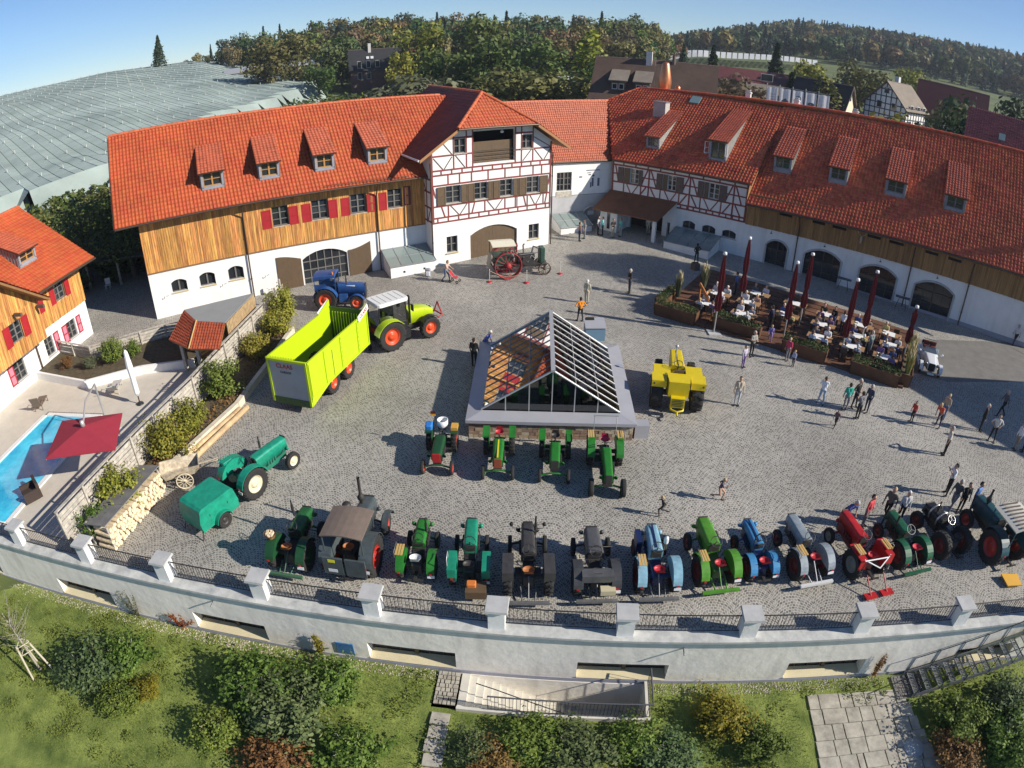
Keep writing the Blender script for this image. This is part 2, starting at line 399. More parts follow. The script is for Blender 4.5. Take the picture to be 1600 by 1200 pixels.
# land all round, out to the horizon: (distance, height) profiles by azimuth
PROF = {
 -180: [(24,-2.9),(200,-3),(3000,-3)], -100: [(24,-2.9),(200,-3),(3000,-3)], -78: [(24,-2.9),(60,-1),(100,1),(260,14),(400,14),(3000,0)],
 -46: [(24,-2.9),(45,-0.6),(75,0.3),(98,1),(150,8),(200,14),(260,18.3),(330,17),(600,8),(3000,0)],
 -35: [(24,-2.9),(45,-0.6),(80,0.5),(100,1.7),(150,7.5),(200,13),(265,17.4),(330,16),(600,8),(3000,0)],
 -27.5: [(24,-2.9),(45,-0.6),(80,0.5),(130,3.6),(200,9.8),(285,15.5),(350,14),(700,6),(3000,0)],
 -21.7: [(24,-2.9),(45,-0.6),(80,0.4),(150,3.4),(200,6.5),(290,11.6),(350,11),(700,6),(3000,0)],
 -17: [(24,-2.9),(45,-0.6),(80,0.3),(150,2.8),(175,4.2),(220,6),(330,12),(500,9),(3000,0)],
 -5: [(24,-2.9),(45,-0.6),(80,0),(150,1.5),(200,3),(320,12),(450,10),(3000,0)],
 5: [(24,-2.9),(45,-0.6),(80,0),(140,1.2),(200,5),(320,12),(500,8),(3000,0)],
 12: [(24,-2.9),(45,-0.6),(80,0),(150,3),(250,9),(330,12),(450,13),(700,20),(1200,10),(3000,0)],
 16: [(24,-2.9),(45,-0.6),(80,0),(110,1),(180,6),(300,14),(420,18),(700,30),(1000,26),(3000,0)],
 24: [(24,-2.9),(45,-0.6),(80,0),(130,2),(200,8),(300,16),(400,21),(680,52),(1000,40),(3000,0)],
 35: [(24,-2.9),(45,-0.6),(80,0),(120,2),(200,9),(300,18),(400,25),(680,60),(1000,50),(3000,0)],
 46: [(24,-2.9),(45,-0.6),(80,0),(120,2),(200,9),(300,18),(400,26),(680,66),(1000,50),(3000,0)],
 78: [(24,-2.9),(60,-1),(120,2),(400,20),(680,50),(1000,40),(3000,0)], 100: [(24,-2.9),(200,-3),(3000,-3)], 180: [(24,-2.9),(200,-3),(3000,-3)]}
PK = sorted(PROF)
def _pz(p, r):
    if r <= p[0][0]: return p[0][1]
    for (a, za), (b, zb) in zip(p, p[1:]):
        if r <= b:
            t = (r-a)/(b-a); t = t*t*(3-2*t)*0.5+t*0.5; return za+(zb-za)*t
    return p[-1][1]
def land(x, y):
    az = math.degrees(atan2(x, y)); r = hypot(x, y)
    for a, b in zip(PK, PK[1:]):
        if a <= az <= b:
            t = (az-a)/(b-a); t = t*t*(3-2*t); z = _pz(PROF[a], r)*(1-t)+_pz(PROF[b], r)*t; break
    return z+(noise.noise(Vector((x*0.012, y*0.012, 3)))*1.2 if r > 110 else 0)
GRASSY = mat('meadow', (0.075,0.115,0.028), 0.9, 0.4, 0.09, coords='World', col2=(0.13,0.15,0.045), detail=10)
rows = []
RR = [24,34,45,52,60,70,80,90,100,115,130,150,175,200,225,250,275,300,330,360,400,450,500,560,620,680,760,850,980,1100]
for a in range(-180, 181, 2):
    A = radians(a); rows.append([(r*sin(A), r*cos(A), land(r*sin(A), r*cos(A))-0.0) for r in RR])
sheet('meadow_land', rows, GRASSY)

# ------------------------------------------------------------------ building kit
class Fr:
    """local frame of a building: u along its front, v into its depth"""
    def __init__(s, x, y, deg): s.x, s.y, s.a = x, y, radians(deg)
    def L(s, x, y):
        dx, dy = x-s.x, y-s.y; return (dx*cos(s.a)+dy*sin(s.a), -dx*sin(s.a)+dy*cos(s.a))
    def W(s, u, v): return (s.x+u*cos(s.a)-v*sin(s.a), s.y+u*sin(s.a)+v*cos(s.a))

def tiles(parent, P00, P10, P11, P01, m, tw=0.25, th=0.34, inside=None, amp=0.045, name='roof_tiles', lift=0.04):
    """courses of pantiles over a four-cornered roof plane, every tile its own curved shell"""
    P00, P10, P11, P01 = [np.array(p, float) for p in (P00, P10, P11, P01)]
    lu = max(np.linalg.norm(P10-P00), np.linalg.norm(P11-P01)); ls = (np.linalg.norm(P01-P00)+np.linalg.norm(P11-P10))/2
    nu, ns = max(1, round(lu/tw)), max(1, round(ls/th))
    nrm = np.cross(P10-P00, P01-P00); nrm /= np.linalg.norm(nrm)
    I, J = np.meshgrid(np.arange(nu), np.arange(ns)); I = I.ravel(); J = J.ravel()
    if inside is not None:
        k = inside((I+.5)/nu, (J+.5)/ns); I, J = I[k], J[k]
    px = np.array([0, .22, .45, .7, 1.0]); ph = np.array([.25, 1.0, .85, .05, .25])*amp
    rs = np.random.RandomState(5); jit = rs.uniform(-.010, .010, len(I))
    V = np.zeros((len(I), 15, 3))
    for q in range(3):          # lower lip, lower edge, upper edge
        s = ((I[:, None]+px[None, :]*1.02)/nu); t = ((J+(0 if q < 2 else 1.08))/ns)[:, None]
        base = (P00[None, None]*(1-s)[..., None]*(1-t)[..., None]+P10[None, None]*s[..., None]*(1-t)[..., None]
                + P01[None, None]*(1-s)[..., None]*t[..., None]+P11[None, None]*s[..., None]*t[..., None])
        h = (np.zeros(5) if q == 0 else ph+(lift if q == 1 else 0.0))[None, :]+jit[:, None]
        V[:, q*5:(q+1)*5] = base+nrm[None, None]*h[..., None]
    fq = [(q*5+i, q*5+i+1, (q+1)*5+i+1, (q+1)*5+i) for q in range(2) for i in range(4)]
    F = (np.array(fq)[None]+(np.arange(len(I))*15)[:, None, None]).reshape(-1, 4)
    me = bpy.data.meshes.new(name); me.from_pydata(V.reshape(-1, 3).tolist(), [], F.tolist())
    me.materials.append(m); me.polygons.foreach_set('use_smooth', [True]*len(F)); me.update()
    o = link(name, me, parent); o['kind'] = 'stuff'; return o

def roof_slab(parent, pts, m_top, m_under, t=0.14, name='roof'):
    mb = MB(); a, b, c = Vector(pts[0]), Vector(pts[1]), Vector(pts[2]); n = (b-a).cross(c-a).normalized()
    if n.z < 0: n = -n
    top = [Vector(p)-n*0.012 for p in pts]; low = [p-n*t for p in top]; k = len(pts)
    mb.add(top, [tuple(range(k))], 0); mb.add(low, [tuple(range(k-1,-1,-1))], 1)
    mb.add(top+low, [(i,(i+1)%k,k+(i+1)%k,k+i) for i in range(k)], 1)
    return mb.build(name, [m_top, m_under], parent)

def ridge_caps(parent, a, b, m, r=0.13, step=0.42, name='ridge_tiles'):
    a, b = Vector(a), Vector(b); L = (b-a).length; n = max(1, int(L/step)); mb = MB()
    for i in range(n):
        p, q = a.lerp(b, i/n), a.lerp(b, (i+1.08)/n); mb.cyl(p, q, r*1.12, r*0.95, 8, caps=True)
    o = mb.build(name, m, parent); o['kind'] = 'stuff'; return o

def boards(parent, u0, u1, z0, z1, m, v=0.0, w=0.16, t=0.03, holes=(), name='cladding', seed=1, top=None):
    """upright boards side by side, gaps between them; holes are (ua,ub,za,zb)"""
    r = random.Random(seed); mb = MB(); x = u0
    while x < u1-0.02:
        ww = min(w*r.uniform(0.8, 1.2), u1-x); d = r.uniform(0, t*0.9); za, zb = z0+r.uniform(-.015,.015), (top(x+ww/2) if top else z1)
        segs = [(za, zb)]
        for h in holes:
            if h[0] < x+ww/2 < h[1]:
                ns = []
                for s in segs:
                    if h[2] > s[0]+.02: ns.append((s[0], min(s[1], h[2])))
                    if h[3] < s[1]-.02: ns.append((max(s[0], h[3]), s[1]))
                segs = ns
        for s in segs: mb.bx(x+0.008, x+ww-0.008, v-t-d, v+0.0, s[0], s[1])
        x += ww
    o = mb.build(name, m, parent); o['kind'] = 'stuff'; return o

def window(parent, ua, ub, za, zb, v=0.2, nx=2, nz=3, fm=None, gm=None, name='window', fw=0.07, mun=0.035, rise=0.0, sill=None):
    fm = fm or FRAME; gm = gm or GLASS; mb = MB(); y0, y1 = v-0.05, v+0.03
    if not rise:
        for (a, b, c, d) in ((ua,ub,za,za+fw),(ua,ub,zb-fw,zb),(ua,ua+fw,za+fw,zb-fw),(ub-fw,ub,za+fw,zb-fw)): mb.bx(a,b,y0,y1,c,d)
    else:
        mb.bx(ua,ub,y0,y1,za,za+fw)
        top = arch_pts(ua, ub, zb, rise, 8)
        mb.tube([(ua,v,za)]+[(p[0],v,p[1]) for p in top]+[(ub,v,za)], fw*0.7, 4)
    for i in range(1, nx): mb.bx(ua+(ub-ua)*i/nx-mun*(1.6 if nx == 2 or i*2 == nx else .7), ua+(ub-ua)*i/nx+mun*(1.6 if nx == 2 or i*2 == nx else .7), y0+.004, y1, za+fw, zb-max(fw, rise*.3))
    for j in range(1, nz): mb.bx(ua+fw, ub-fw, y0+.008, y1, za+(zb-za)*j/nz-mun*.7, za+(zb-za)*j/nz+mun*.7)
    w = mb.build(name, fm, parent)
    g = MB()
    if rise: arch_fill(g, ua, ub, za, zb, rise, v+0.035, 0.02)
    else: g.bx(ua, ub, v+0.035, v+0.05, za, zb)
    g.build('pane', gm, w)
    if sill:
        s = MB(); s.bx(ua-.08, ub+.08, -0.10, v, za-0.06, za-0.003); s.build('sill', sill, w)
    return w

def shutter(parent, ua, ub, za, zb, m, v=-0.09, rim=None):
    mb = MB(); mb.bx(ua, ub, v, v+0.04, za, zb)
    for (a, b, c, d) in ((ua,ub,za,za+.09),(ua,ub,zb-.09,zb),(ua,ua+.08,za+.09,zb-.09),(ub-.08,ub,za+.09,zb-.09),(ua+.08,ub-.08,(za+zb)/2-.04,(za+zb)/2+.04)):
        mb.bx(a, b, v-0.018, v-0.001, c, d, 1)
    return mb.build('shutter', [m, rim or m], parent)

def downpipe(parent, u, z0, z1, v, m, vtop=None, ztop=None):
    mb = MB(); pts = [(u,v,z0),(u,v,z1)]
    if vtop is not None: pts += [(u,vtop,ztop)]
    mb.tube(pts, 0.055, 8); 
    for z in (z0+(z1-z0)*.25, z0+(z1-z0)*.75): mb.cyl((u,v,z-.03),(u,v,z+.03), .075, n=8)
    return mb.build('downpipe', m, parent)
def gutter(parent, a, b, m, r=0.08):
    mb = MB(); mb.cyl(a, b, r, n=8); return mb.build('gutter', m, parent)

def dormer(parent, u0, u1, vf, zb, zt, vb, zr, tm, side_m, front_m, fm, win=(0.18, 0.2, 0.3), over=0.32, rv=None, nz=2):
    """shed dormer: front wall at depth vf from zb to zt, roof running back to (vb, zr); rv(v) is the main roof's height"""
    d = MB(); cl = zt
    # cheeks
    for u in (u0, u1):
        d.add([(u,vf,zb),(u,vf,cl),(u,vb,zr),(u+(.06 if u == u0 else -.06),vf,zb),(u+(.06 if u == u0 else -.06),vf,cl),(u+(.06 if u == u0 else -.06),vb,zr)],
              [(0,1,2),(5,4,3),(0,3,4,1),(1,4,5,2)], 0)
    wm, wb, wt = win; wa, wc, wd, we = u0+wm, u1-wm, zb+wb+.12, zt-wt*.5
    facade(d, u0+.002, u1-.002, zb-.2, zt, [(wa, wc, wd, we)], vf, 0.12, 1)
    body = d.build('dormer', [side_m, front_m], parent)
    # battens on the cheeks
    b = MB(); n = max(3, int((vb-vf)/0.28))
    for i in range(n):
        v = vf+(vb-vf)*(i+.5)/n; t = (v-vf)/(vb-vf); lo = (rv(v) if rv else zb+(zr-zb)*t); hi = zt+(zr-zt)*t-.03
        if hi-lo > .08:
            for u in (u0-.022, u1+.022): b.bx(u-.02, u+.02, v-.03, v+.03, lo, hi)
    x = b.build('batten', side_m, body); x['kind'] = 'stuff'
    window(body, wa, wc, wd, we, vf+.10, 2, nz, fm, name='window')
    s = MB()
    for (a, bb, c, e) in ((wa-.14,wa,wd-.1,we+.02),(wc,wc+.14,wd-.1,we+.02),(wa-.14,wc+.14,wd-.22,wd-.02)): s.bx(a, bb, vf-.035, vf-.002, c, e)
    s.build('surround', front_m, body)
    sl = (zr-zt)/(vb-vf); e0 = vf-over; z0 = zt-sl*over+.06; ux0, ux1 = u0-.14, u1+.14
    roof_slab(body, [(ux0,e0,z0),(ux1,e0,z0),(ux1,vb+.05,zr+.06+sl*.05),(ux0,vb+.05,zr+.06+sl*.05)], tm, GUTTER, 0.10, name='dormer_roof')
    tiles(body, (ux0,e0,z0),(ux1,e0,z0),(ux1,vb,zr+.06),(ux0,vb,zr+.06), tm, name='dormer_tiles')
    return body

# ------------------------------------------------------------------ long barn on the left
FB = Fr(-25.91, 39.24, 26.62)
barn = thing('long_barn', 'long barn with bright orange tiled roof, larch boards above white wall and red shutters', 'barn', (FB.x, FB.y, 0), FB.a)
BW = 22.4
ops_low = [(1.56,2.75,1.80,2.74,.22),(3.72,4.90,1.80,2.80,.22),(5.91,7.06,1.82,2.84,.22),(11.55,15.0,0.05,2.86,.55)]
mb = MB(); facade(mb, 0, BW, -0.6, 3.66, ops_low, 0, 0.28)
mb.add([(0,0,-.6),(0,11.2,-.6),(0,11.2,7.2),(0,5.6,12.6),(0,0,7.2)], [(0,4,3,2,1)])
mb.add([(0,11.2,-.6),(BW,11.2,-.6),(BW,11.2,7.2),(0,11.2,7.2)], [(0,3,2,1)])
mb.build('wall', WHITE, barn)
wins = [(9.67,10.91),(12.61,13.85),(15.57,16.74),(18.42,19.56)]
hol = [(a,b,5.22,6.70) for a, b in wins]
mb = MB(); facade(mb, 0, BW, 3.66, 7.6, hol, -0.02, 0.2); mb.build('board_backing', WOODB, barn)
boards(barn, 0.0, BW, 3.62, 7.6, WOOD, -0.025, 0.165, 0.035, hol, seed=3)
mb = MB(); mb.bx(-0.02, BW, -0.10, -0.0, 3.56, 3.63); mb.build('drip_board', WOODB, barn)
for (a, b, c, d, r) in ops_low[:3]:
    w = window(barn, a, b, c, d, .2, 2, 1, FRAME, rise=r)
    s = MB(); s.bx(a-.05, b+.05, -.06, .2, c-.07, c-.002); s.build('sill', mat('yellow_sill', (0.55,0.45,0.22), 0.7), w)
# arched glazed door with its two plank leaves folded back on the wall
dm = MB(); a, b = 11.55, 15.0
for i in range(0, 7): dm.bx(a+(b-a)*i/6-.035, a+(b-a)*i/6+.035, .14, .20, .05, 2.4+.42*sin(pi*i/6))
for z in (.08,.75,1.4,2.05): dm.bx(a, b, .145, .195, z-.035, z+.035)
dm.tube([(p[0], .17, p[1]) for p in arch_pts(a, b, 2.84, .53, 10)], .05, 4)
dd = dm.build('glazed_door', FRAME, barn); g = MB(); arch_fill(g, a, b, .05, 2.85, .54, .2, .02); g.build('pane', GLASS, dd)
for (p, q, lo, hi) in ((9.58,11.44,2.86,2.46),(15.10,16.86,2.46,2.90)):
    lf = MB(); n = 6; pts = [(p,.18),(q,.18)] + [(q+(p-q)*i/n, hi+(lo-hi)*sin(pi/2*i/n)) for i in range(n+1)]
    k = len(pts); lf.add([(x,-.07,z) for x, z in pts]+[(x,-.012,z) for x, z in pts], [tuple(range(k)), tuple(range(2*k-1,k-1,-1))]+[(i,k+i,k+(i+1)%k,(i+1)%k) for i in range(k)])
    o = lf.build('door_leaf', SHUTB, barn)
    for i in range(1, 6):
        x = p+(q-p)*i/6; pbox('board_joint', o, (x, -.072, 1.25), (.018, .008, 2.0), BEAMG)
for a, b in wins: window(barn, a, b, 5.22, 6.70, .12, 2, 3, FRAME, sill=WOODG)
for a, b in ((8.90,9.62),(10.94,11.62),(11.88,12.58),(13.90,14.56),(14.83,15.50),(16.82,17.47),(17.73,18.36)): shutter(barn, a, b, 5.17, 6.54, SHUT)
shutter(barn, 19.72, 20.25, 5.30, 6.80, mat('dark_red_shutter', (0.14,0.03,0.02), 0.6))
EZ, EV, RV, RZ = 7.50, -0.8, 5.7, 13.12
p0, p1, p2, p3 = (-1.62,EV,EZ), (25.5,EV,EZ+.02), (25.5,RV,RZ-.12), (-1.95,RV,RZ+.2)
roof_slab(barn, [p0,p1,p2,p3], TILE_O, WOODB)
tiles(barn, p0, p1, p2, p3, TILE_O, tw=.27, th=.36, amp=.065)
roof_slab(barn, [p3,p2,(25.5,12.2,EZ),(-1.62,12.2,EZ)], TILE_O, WOODB, name='rear_roof')
ridge_caps(barn, (-1.95,RV,RZ+.24), (24.9,RV,RZ-.06), mat('ridge_tile', (0.50,0.12,0.045), 0.55, 0.15, 2, island=.1))
gutter(barn, (-1.6,EV-.09,EZ-.06), (21.4,EV-.09,EZ-.04), GUTTER)
mb = MB(); mb.slab([(-1.66,EV,EZ-.02),(-1.99,RV,RZ+.18),(-1.99,RV,RZ-.05),(-1.66,EV,EZ-.25)], (-.04,0,0)); mb.build('verge_board', GUTTER, barn)
def barn_rv(v): return EZ+(v-EV)*(RZ-EZ)/(RV-EV)
for u0, u1 in ((4.90,6.60),(9.12,10.66),(13.22,14.72),(17.22,18.74)):
    dormer(barn, u0, u1, 0.48, 8.60, 10.05, 3.85, 11.50, TILE_O if False else mat('dormer_tile', (0.36,0.075,0.03), 0.55, 0.15, 0.8, island=0.12), ZINC, GREYP, FRAMEY, rv=barn_rv)
downpipe(barn, 7.57, 0.1, 6.4, -.16, GUTTER, -.8, 7.3); downpipe(barn, 17.56, .3, 6.4, -.16, GUTTER, -.8, 7.3)
mb = MB(); mb.tube([(19.9,EV-.1,7.72),(13.5,EV-.06,7.80)], .03, 5); mb.build('snow_rail', GUTTER, barn)
for u in (0.9, 5.35, 8.6): # wall hooks
    mb = MB(); mb.tube([(u,-.02,1.55),(u,-.18,1.60),(u,-.18,1.72)], .02, 5); mb.tube([(u+.3,-.02,1.70),(u+.3,-.15,1.74)], .02, 5); mb.build('wall_hook', IRON, barn)

def light_well(parent, u0, u1, v0, v1, z0, zf, zb):
    """low white-walled light well with a sloping glazed lid"""
    mb = MB(); mb.bx(u0, u1, v0, v0+.15, z0, zf); mb.add([(u0,v0,z0),(u0,v1,z0),(u0,v1,zb),(u0,v0,zf),(u1,v0,z0),(u1,v1,z0),(u1,v1,zb),(u1,v0,zf)], [(0,3,2,1),(4,5,6,7)])
    b = mb.build('light_well', WHITE, parent)
    f = MB(); sl = (zb-zf)/(v1-v0)
    def S(u, v, h=0): return (u, v, zf+(v-v0)*sl+.05+h)
    for i in range(5):
        u = u0-.06+(u1-u0+.12)*i/4; f.cyl(S(u,v0-.1), S(u,v1), .045, n=4)
    for j in range(3):
        v = v0-.08+(v1-v0)*j/2; f.cyl(S(u0-.06,v), S(u1+.06,v), .045, n=4)
    f.build('glazing_bar', ZINC, b)
    g = MB(); g.slab([S(u0-.05,v0-.08,-.02), S(u1+.05,v0-.08,-.02), S(u1+.05,v1,-.02), S(u0-.05,v1,-.02)], (0,0,.02)); g.build('glass_lid', mat('pale_glass', (0.20,0.25,0.24), 0.12, spec=0.7), b)
    v = MB(); [v.bx(u0+(u1-u0)*k-.08, u0+(u1-u0)*k+.08, v0-.012, v0-.002, z0+.45, z0+.6) for k in (.3,.75)]; v.build('vent', DARK, b)
light_well(barn, 17.75, 21.3, -2.15, -.02, 0.2, 1.25, 2.0)

# ------------------------------------------------------------------ half-timbered gable house
FG = Fr(-6.05, 47.49, 29.8)
gab = thing('gable_house', 'white half-timbered gable house with hipped orange roof and brown arched gate', 'house', (FG.x, FG.y, 0), FG.a)
GW = 10.46
mw = [(1.12,2.34),(3.52,4.64),(5.74,6.85),(8.16,9.30)]
low = [(1.09,2.01,1.40,2.72,0),(8.43,9.41,1.40,2.68,0),(3.12,7.32,0.0,3.12,.62)]+[(a,b,5.36,6.72,0) for a, b in mw]
mb = MB(); facade(mb, 0, GW, -.4, 8.02, low, 0, .25)
up = [(1.90,2.85,9.15,10.27,0),(7.58,8.66,9.07,10.18,0),(3.47,7.06,8.20,10.72,0)]
facade(mb, 1.85, 8.72, 8.02, 10.95, up, 0, .25)
mb.poly([(0,0,8.02),(1.85,0,8.02),(1.85,0,10.75),(0,0,9.62)]); mb.poly([(8.72,0,8.02),(GW,0,8.02),(GW,0,9.58),(8.72,0,10.75)])
mb.add([(0,0,-.4),(0,10,-.4),(0,10,9.6),(0,0,9.6),(GW,0,-.4),(GW,10,-.4),(GW,10,9.6),(GW,0,9.6)], [(0,3,2,1),(4,5,6,7),(1,2,6,5)])
mb.build('wall', WHITE, gab)
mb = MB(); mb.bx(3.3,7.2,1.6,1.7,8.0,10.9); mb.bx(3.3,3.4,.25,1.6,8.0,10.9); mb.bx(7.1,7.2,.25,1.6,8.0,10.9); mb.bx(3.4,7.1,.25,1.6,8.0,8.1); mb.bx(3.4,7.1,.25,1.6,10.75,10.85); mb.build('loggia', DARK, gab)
o = MB(); o.bx(3.50,6.95,.30,.36,8.22,9.85); lg = o.build('loggia_panel', SHUTB, gab)
for z in (8.55,8.85,9.15): pbox('rail', lg, (5.27,.10,z), (3.55,.035,.035), IRON)
pbox('board_joint', lg, (5.22,.295,9.0), (.03,.01,1.6), BEAMG)
mb = MB(); mb.ell((5.9,-.05,10.55),(.16,.12,.10)); mb.cyl((5.9,-.05,10.6),(5.9,.0,10.8),.03); mb.build('flood_light', mat('white_paint', (.8,.8,.8), .4), gab)
g = MB(); arch_fill(g, 3.12, 7.32, .0, 3.11, .61, .16, .06); gd = g.build('gate', SHUTB, gab)
for i in range(1, 12): pbox('board_joint', gd, (3.12+4.2*i/12, .158, 1.4), (.014,.008,2.3), BEAMG)
pbox('board_joint', gd, (5.22,.155,1.55), (.04,.012,3.0), BEAMG)
YS = MATS['yellow_sill']
for (a, b, c, d, r) in low[:2]: window(gab, a, b, c, d, .18, 2, 2, FRAME, sill=YS)
for a, b in mw: window(gab, a, b, 5.36, 6.72, .12, 2, 3, FRAME, sill=WOODG)
for (a, b, c, d, r) in up[:2]: window(gab, a, b, c, d, .14, 2, 2, FRAME, sill=WOODG)
for a, b in ((.40,1.08),(2.38,2.92),(2.96,3.50),(4.68,5.08),(5.14,5.70),(6.90,7.38),(7.44,8.10),(9.36,10.12)): shutter(gab, a, b, 5.30, 6.72, SHUTB)
def hb(z, a=0.0, b=GW, m=None, w=.12): beam2('beam', gab, (a,z), (b,z), w, .03, m or BEAM, 0)
def db(a, b, m=None, w=.10): beam2('beam', gab, a, b, w, .026, m or BEAM, 0)
for z in (3.95,4.32,5.22,6.84,7.62,7.98): hb(z)
hb(9.08,0,3.42); hb(9.02,7.12,GW); hb(10.36,1.85,3.42); hb(10.36,7.12,8.72)
for i in range(12): db((.42+i*.87,3.98),(.42+i*.87,4.30)); db((.8+i*.86,7.64),(.8+i*.86,7.96))
for u in (1.35,2.3,3.3,4.72,6.2,7.55,8.75,9.55): db((u,6.87),(u,7.60))
for u in (.06,GW-.06): db((u,4.0),(u,9.5),w=.14)
for u in (1.84,2.90,3.42,7.11,7.66,8.70): db((u,8.0),(u,10.85))
for u in (1.32,3.05,4.42,6.2,7.15,8.25,9.75): db((u,4.34),(u,5.2))
for a, b in (((.75,5.2),(1.02,4.36)),((3.55,5.2),(3.3,4.36)),((7.9,5.2),(8.12,4.36)),((10.1,5.2),(9.92,4.36)),((10.35,6.8),(10.2,5.9)),((.08,6.8),(.30,5.9))): db(a, b)
for a, b in (((1.5,5.18),(2.2,4.38)),((2.9,5.18),(2.28,4.38)),((4.62,5.18),(5.25,4.38)),((6.0,5.18),(5.35,4.38)),((6.5,5.18),(7.0,4.38)) if False else ((7.3,5.18),(7.3,4.4)),((8.5,5.18),(8.95,4.38)),((9.55,5.18),(9.05,4.38)),
             ((.2,8.95),(.95,8.05)),((1.7,8.95),(1.05,8.05)),((2.0,9.0),(2.75,8.05)),((1.0,10.0),(1.7,9.15)),((7.75,9.85),(8.6,8.1)) if False else ((7.8,8.1),(8.55,8.95)),((8.8,9.95),(10.3,9.1)),((8.85,8.95),(9.6,8.05)),((10.35,8.95),(9.75,8.05))): db(a, b, BEAMG, .07)
# timbered return towards the barn
for z in (4.0,5.1,6.3,7.3): pbox('beam', gab, (-.015, .95, z), (.03,1.9,.12), BEAM)
for v in (.08,1.0,1.85): pbox('beam', gab, (-.014, v, 5.8), (.026,.12,3.9), BEAM)
pbox('beam', gab, (-.012,.55,4.6), (.022,.10,1.2), BEAM, (.5,0,0)); pbox('beam', gab, (-.012,1.4,6.8), (.022,.10,1.1), BEAM, (-.5,0,0))
# roof: two slopes and a front hip
HZ, PK_, EVg = 11.12, (5.23,2.0,13.46), -0.85
eL, eR = (-1.2,EVg,9.10), (11.75,EVg,9.06); hL, hR = (1.85,EVg,HZ), (8.62,EVg,HZ); bk = 12.5
roof_slab(gab, [eL,hL,PK_,(5.23,bk,13.46),(-1.2,bk,9.1)], TILE_O, WOODB)
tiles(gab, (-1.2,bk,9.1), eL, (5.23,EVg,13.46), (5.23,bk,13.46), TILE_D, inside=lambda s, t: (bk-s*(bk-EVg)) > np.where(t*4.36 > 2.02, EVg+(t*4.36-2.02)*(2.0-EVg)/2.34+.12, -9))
roof_slab(gab, [eR,(11.75,bk,9.06),(5.23,bk,13.46),PK_,hR], TILE_O, WOODB)
tiles(gab, eR, (11.75,bk,9.06), (5.23,bk,13.46), (5.23,EVg,13.46), TILE_O, inside=lambda s, t: (EVg+s*(bk-EVg)) > np.where(t*4.4 > 2.06, EVg+(t*4.4-2.06)*(2.0-EVg)/2.34+.12, -9))
roof_slab(gab, [hL,hR,PK_], TILE_O, WOODB)
tiles(gab, hL, hR, (8.62,2.0,13.46), (1.85,2.0,13.46), TILE_O, inside=lambda s, t: (np.abs(s-.5) < .5*(1-t)-.008))
for a, b in ((hL,PK_),(hR,PK_),(PK_,(5.23,bk,13.46))): ridge_caps(gab, (a[0],a[1],a[2]+.05), (b[0],b[1],b[2]+.05), MATS['ridge_tile'])
gutter(gab, (1.85,EVg-.1,HZ-.05), (8.62,EVg-.1,HZ-.05), GUTTER)
mb = MB(); mb.slab([(-1.22,EVg-.02,9.1),(1.83,EVg-.02,HZ),(1.83,EVg-.02,HZ-.24),(-1.22,EVg-.02,8.86)], (0,-.04,0)); mb.slab([(11.77,EVg-.02,9.06),(8.64,EVg-.02,HZ),(8.64,EVg-.02,HZ-.24),(11.77,EVg-.02,8.82)], (0,-.04,0)); mb.build('verge_board', mat('tan_verge', (.36,.17,.07), .6), gab)
gutter(gab, (-1.28,EVg,9.05), (-1.28,3.0,9.05), mat('white_gutter', (.7,.7,.7), .4)); gutter(gab, (11.83,EVg,9.0), (11.83,4.0,9.0), GUTTER)
downpipe(gab, -.10, .4, 8.6, -.10, GUTTER); downpipe(gab, GW+.08, .6, 8.6, -.08, GUTTER)

# ------------------------------------------------------------------ link wing between gable house and hall
FW_ = Fr(1.9, 56.20, 23.0)
wing = thing('link_wing', 'lower wing with orange roof, grey plastered wall and painted sundial figure', 'building', (FW_.x, FW_.y, 0), FW_.a)
def wl_(x, y, z): u, v = FW_.L(x, y); return (u, v, z)
mb = MB(); facade(mb, 0, 7.75, 3.85, 7.0, [(2.05,3.55,4.3,6.0,0)], 0, .2); w1 = mb.build('wall', WHITE, wing)
mb = MB(); facade(mb, 0, 7.75, 0.2, 3.82, [(4.9,6.5,.3,2.6,.45)], -.03, .25); mb.build('lower_wall', mat('grey_plaster', (.42,.42,.43), .85, .12, .8, coords='World'), wing)
g = MB(); arch_fill(g, 4.9, 6.5, .3, 2.59, .44, .12, .05); nd = g.build('arched_door', mat('grey_door', (.35,.35,.36), .7), wing)
pbox('sign_plate', nd, (5.7,.09,2.0), (.62,.03,.38), mat('sign_white', (.75,.76,.74), .5))
g = MB(); g.tube([(4.86,-.05,.3)]+[(p[0],-.05,p[1]) for p in arch_pts(4.86,6.54,2.64,.47,10)]+[(6.54,-.05,.3)], .09, 4); g.build('door_arch', CONC, wing)
window(wing, 2.05, 3.55, 4.3, 6.0, .12, 4, 3, FRAME); pbox('panel', wing, (2.8,-.03,3.98), (1.55,.05,.55), WOODG)
# painted figure on the wall
fg = mat('painted_figure', (.10,.11,.16), .8); MBf = MB()
MBf.ell((5.75,-.006,5.55),(.13,.004,.10)); MBf.bx(5.0,6.4,-.008,-.003,6.02,6.10); MBf.bx(5.1,5.5,-.008,-.003,5.80,5.86); MBf.bx(5.62,5.80,-.008,-.003,4.55,5.35); MBf.bx(5.45,5.58,-.008,-.003,4.45,4.95); MBf.bx(5.25,5.5,-.008,-.003,5.6,5.7); MBf.bx(4.3,4.6,-.008,-.003,5.42,5.54); MBf.bx(6.2,6.42,-.008,-.003,4.55,5.3)
MBf.build('wall_painting', fg, wing)
q0, q1, q2, q3 = wl_(0.3,55.25,6.95), wl_(9.15,59.0,6.95), wl_(9.44,67.13,11.76), wl_(-1.9,61.2,11.76)
roof_slab(wing, [q0,q1,q2,q3], TILE_O, WOODB); tiles(wing, q0, q1, q2, q3, mat('light_orange_tile', (0.36,0.080,0.030), 0.55, 0.14, 0.7, island=0.1))
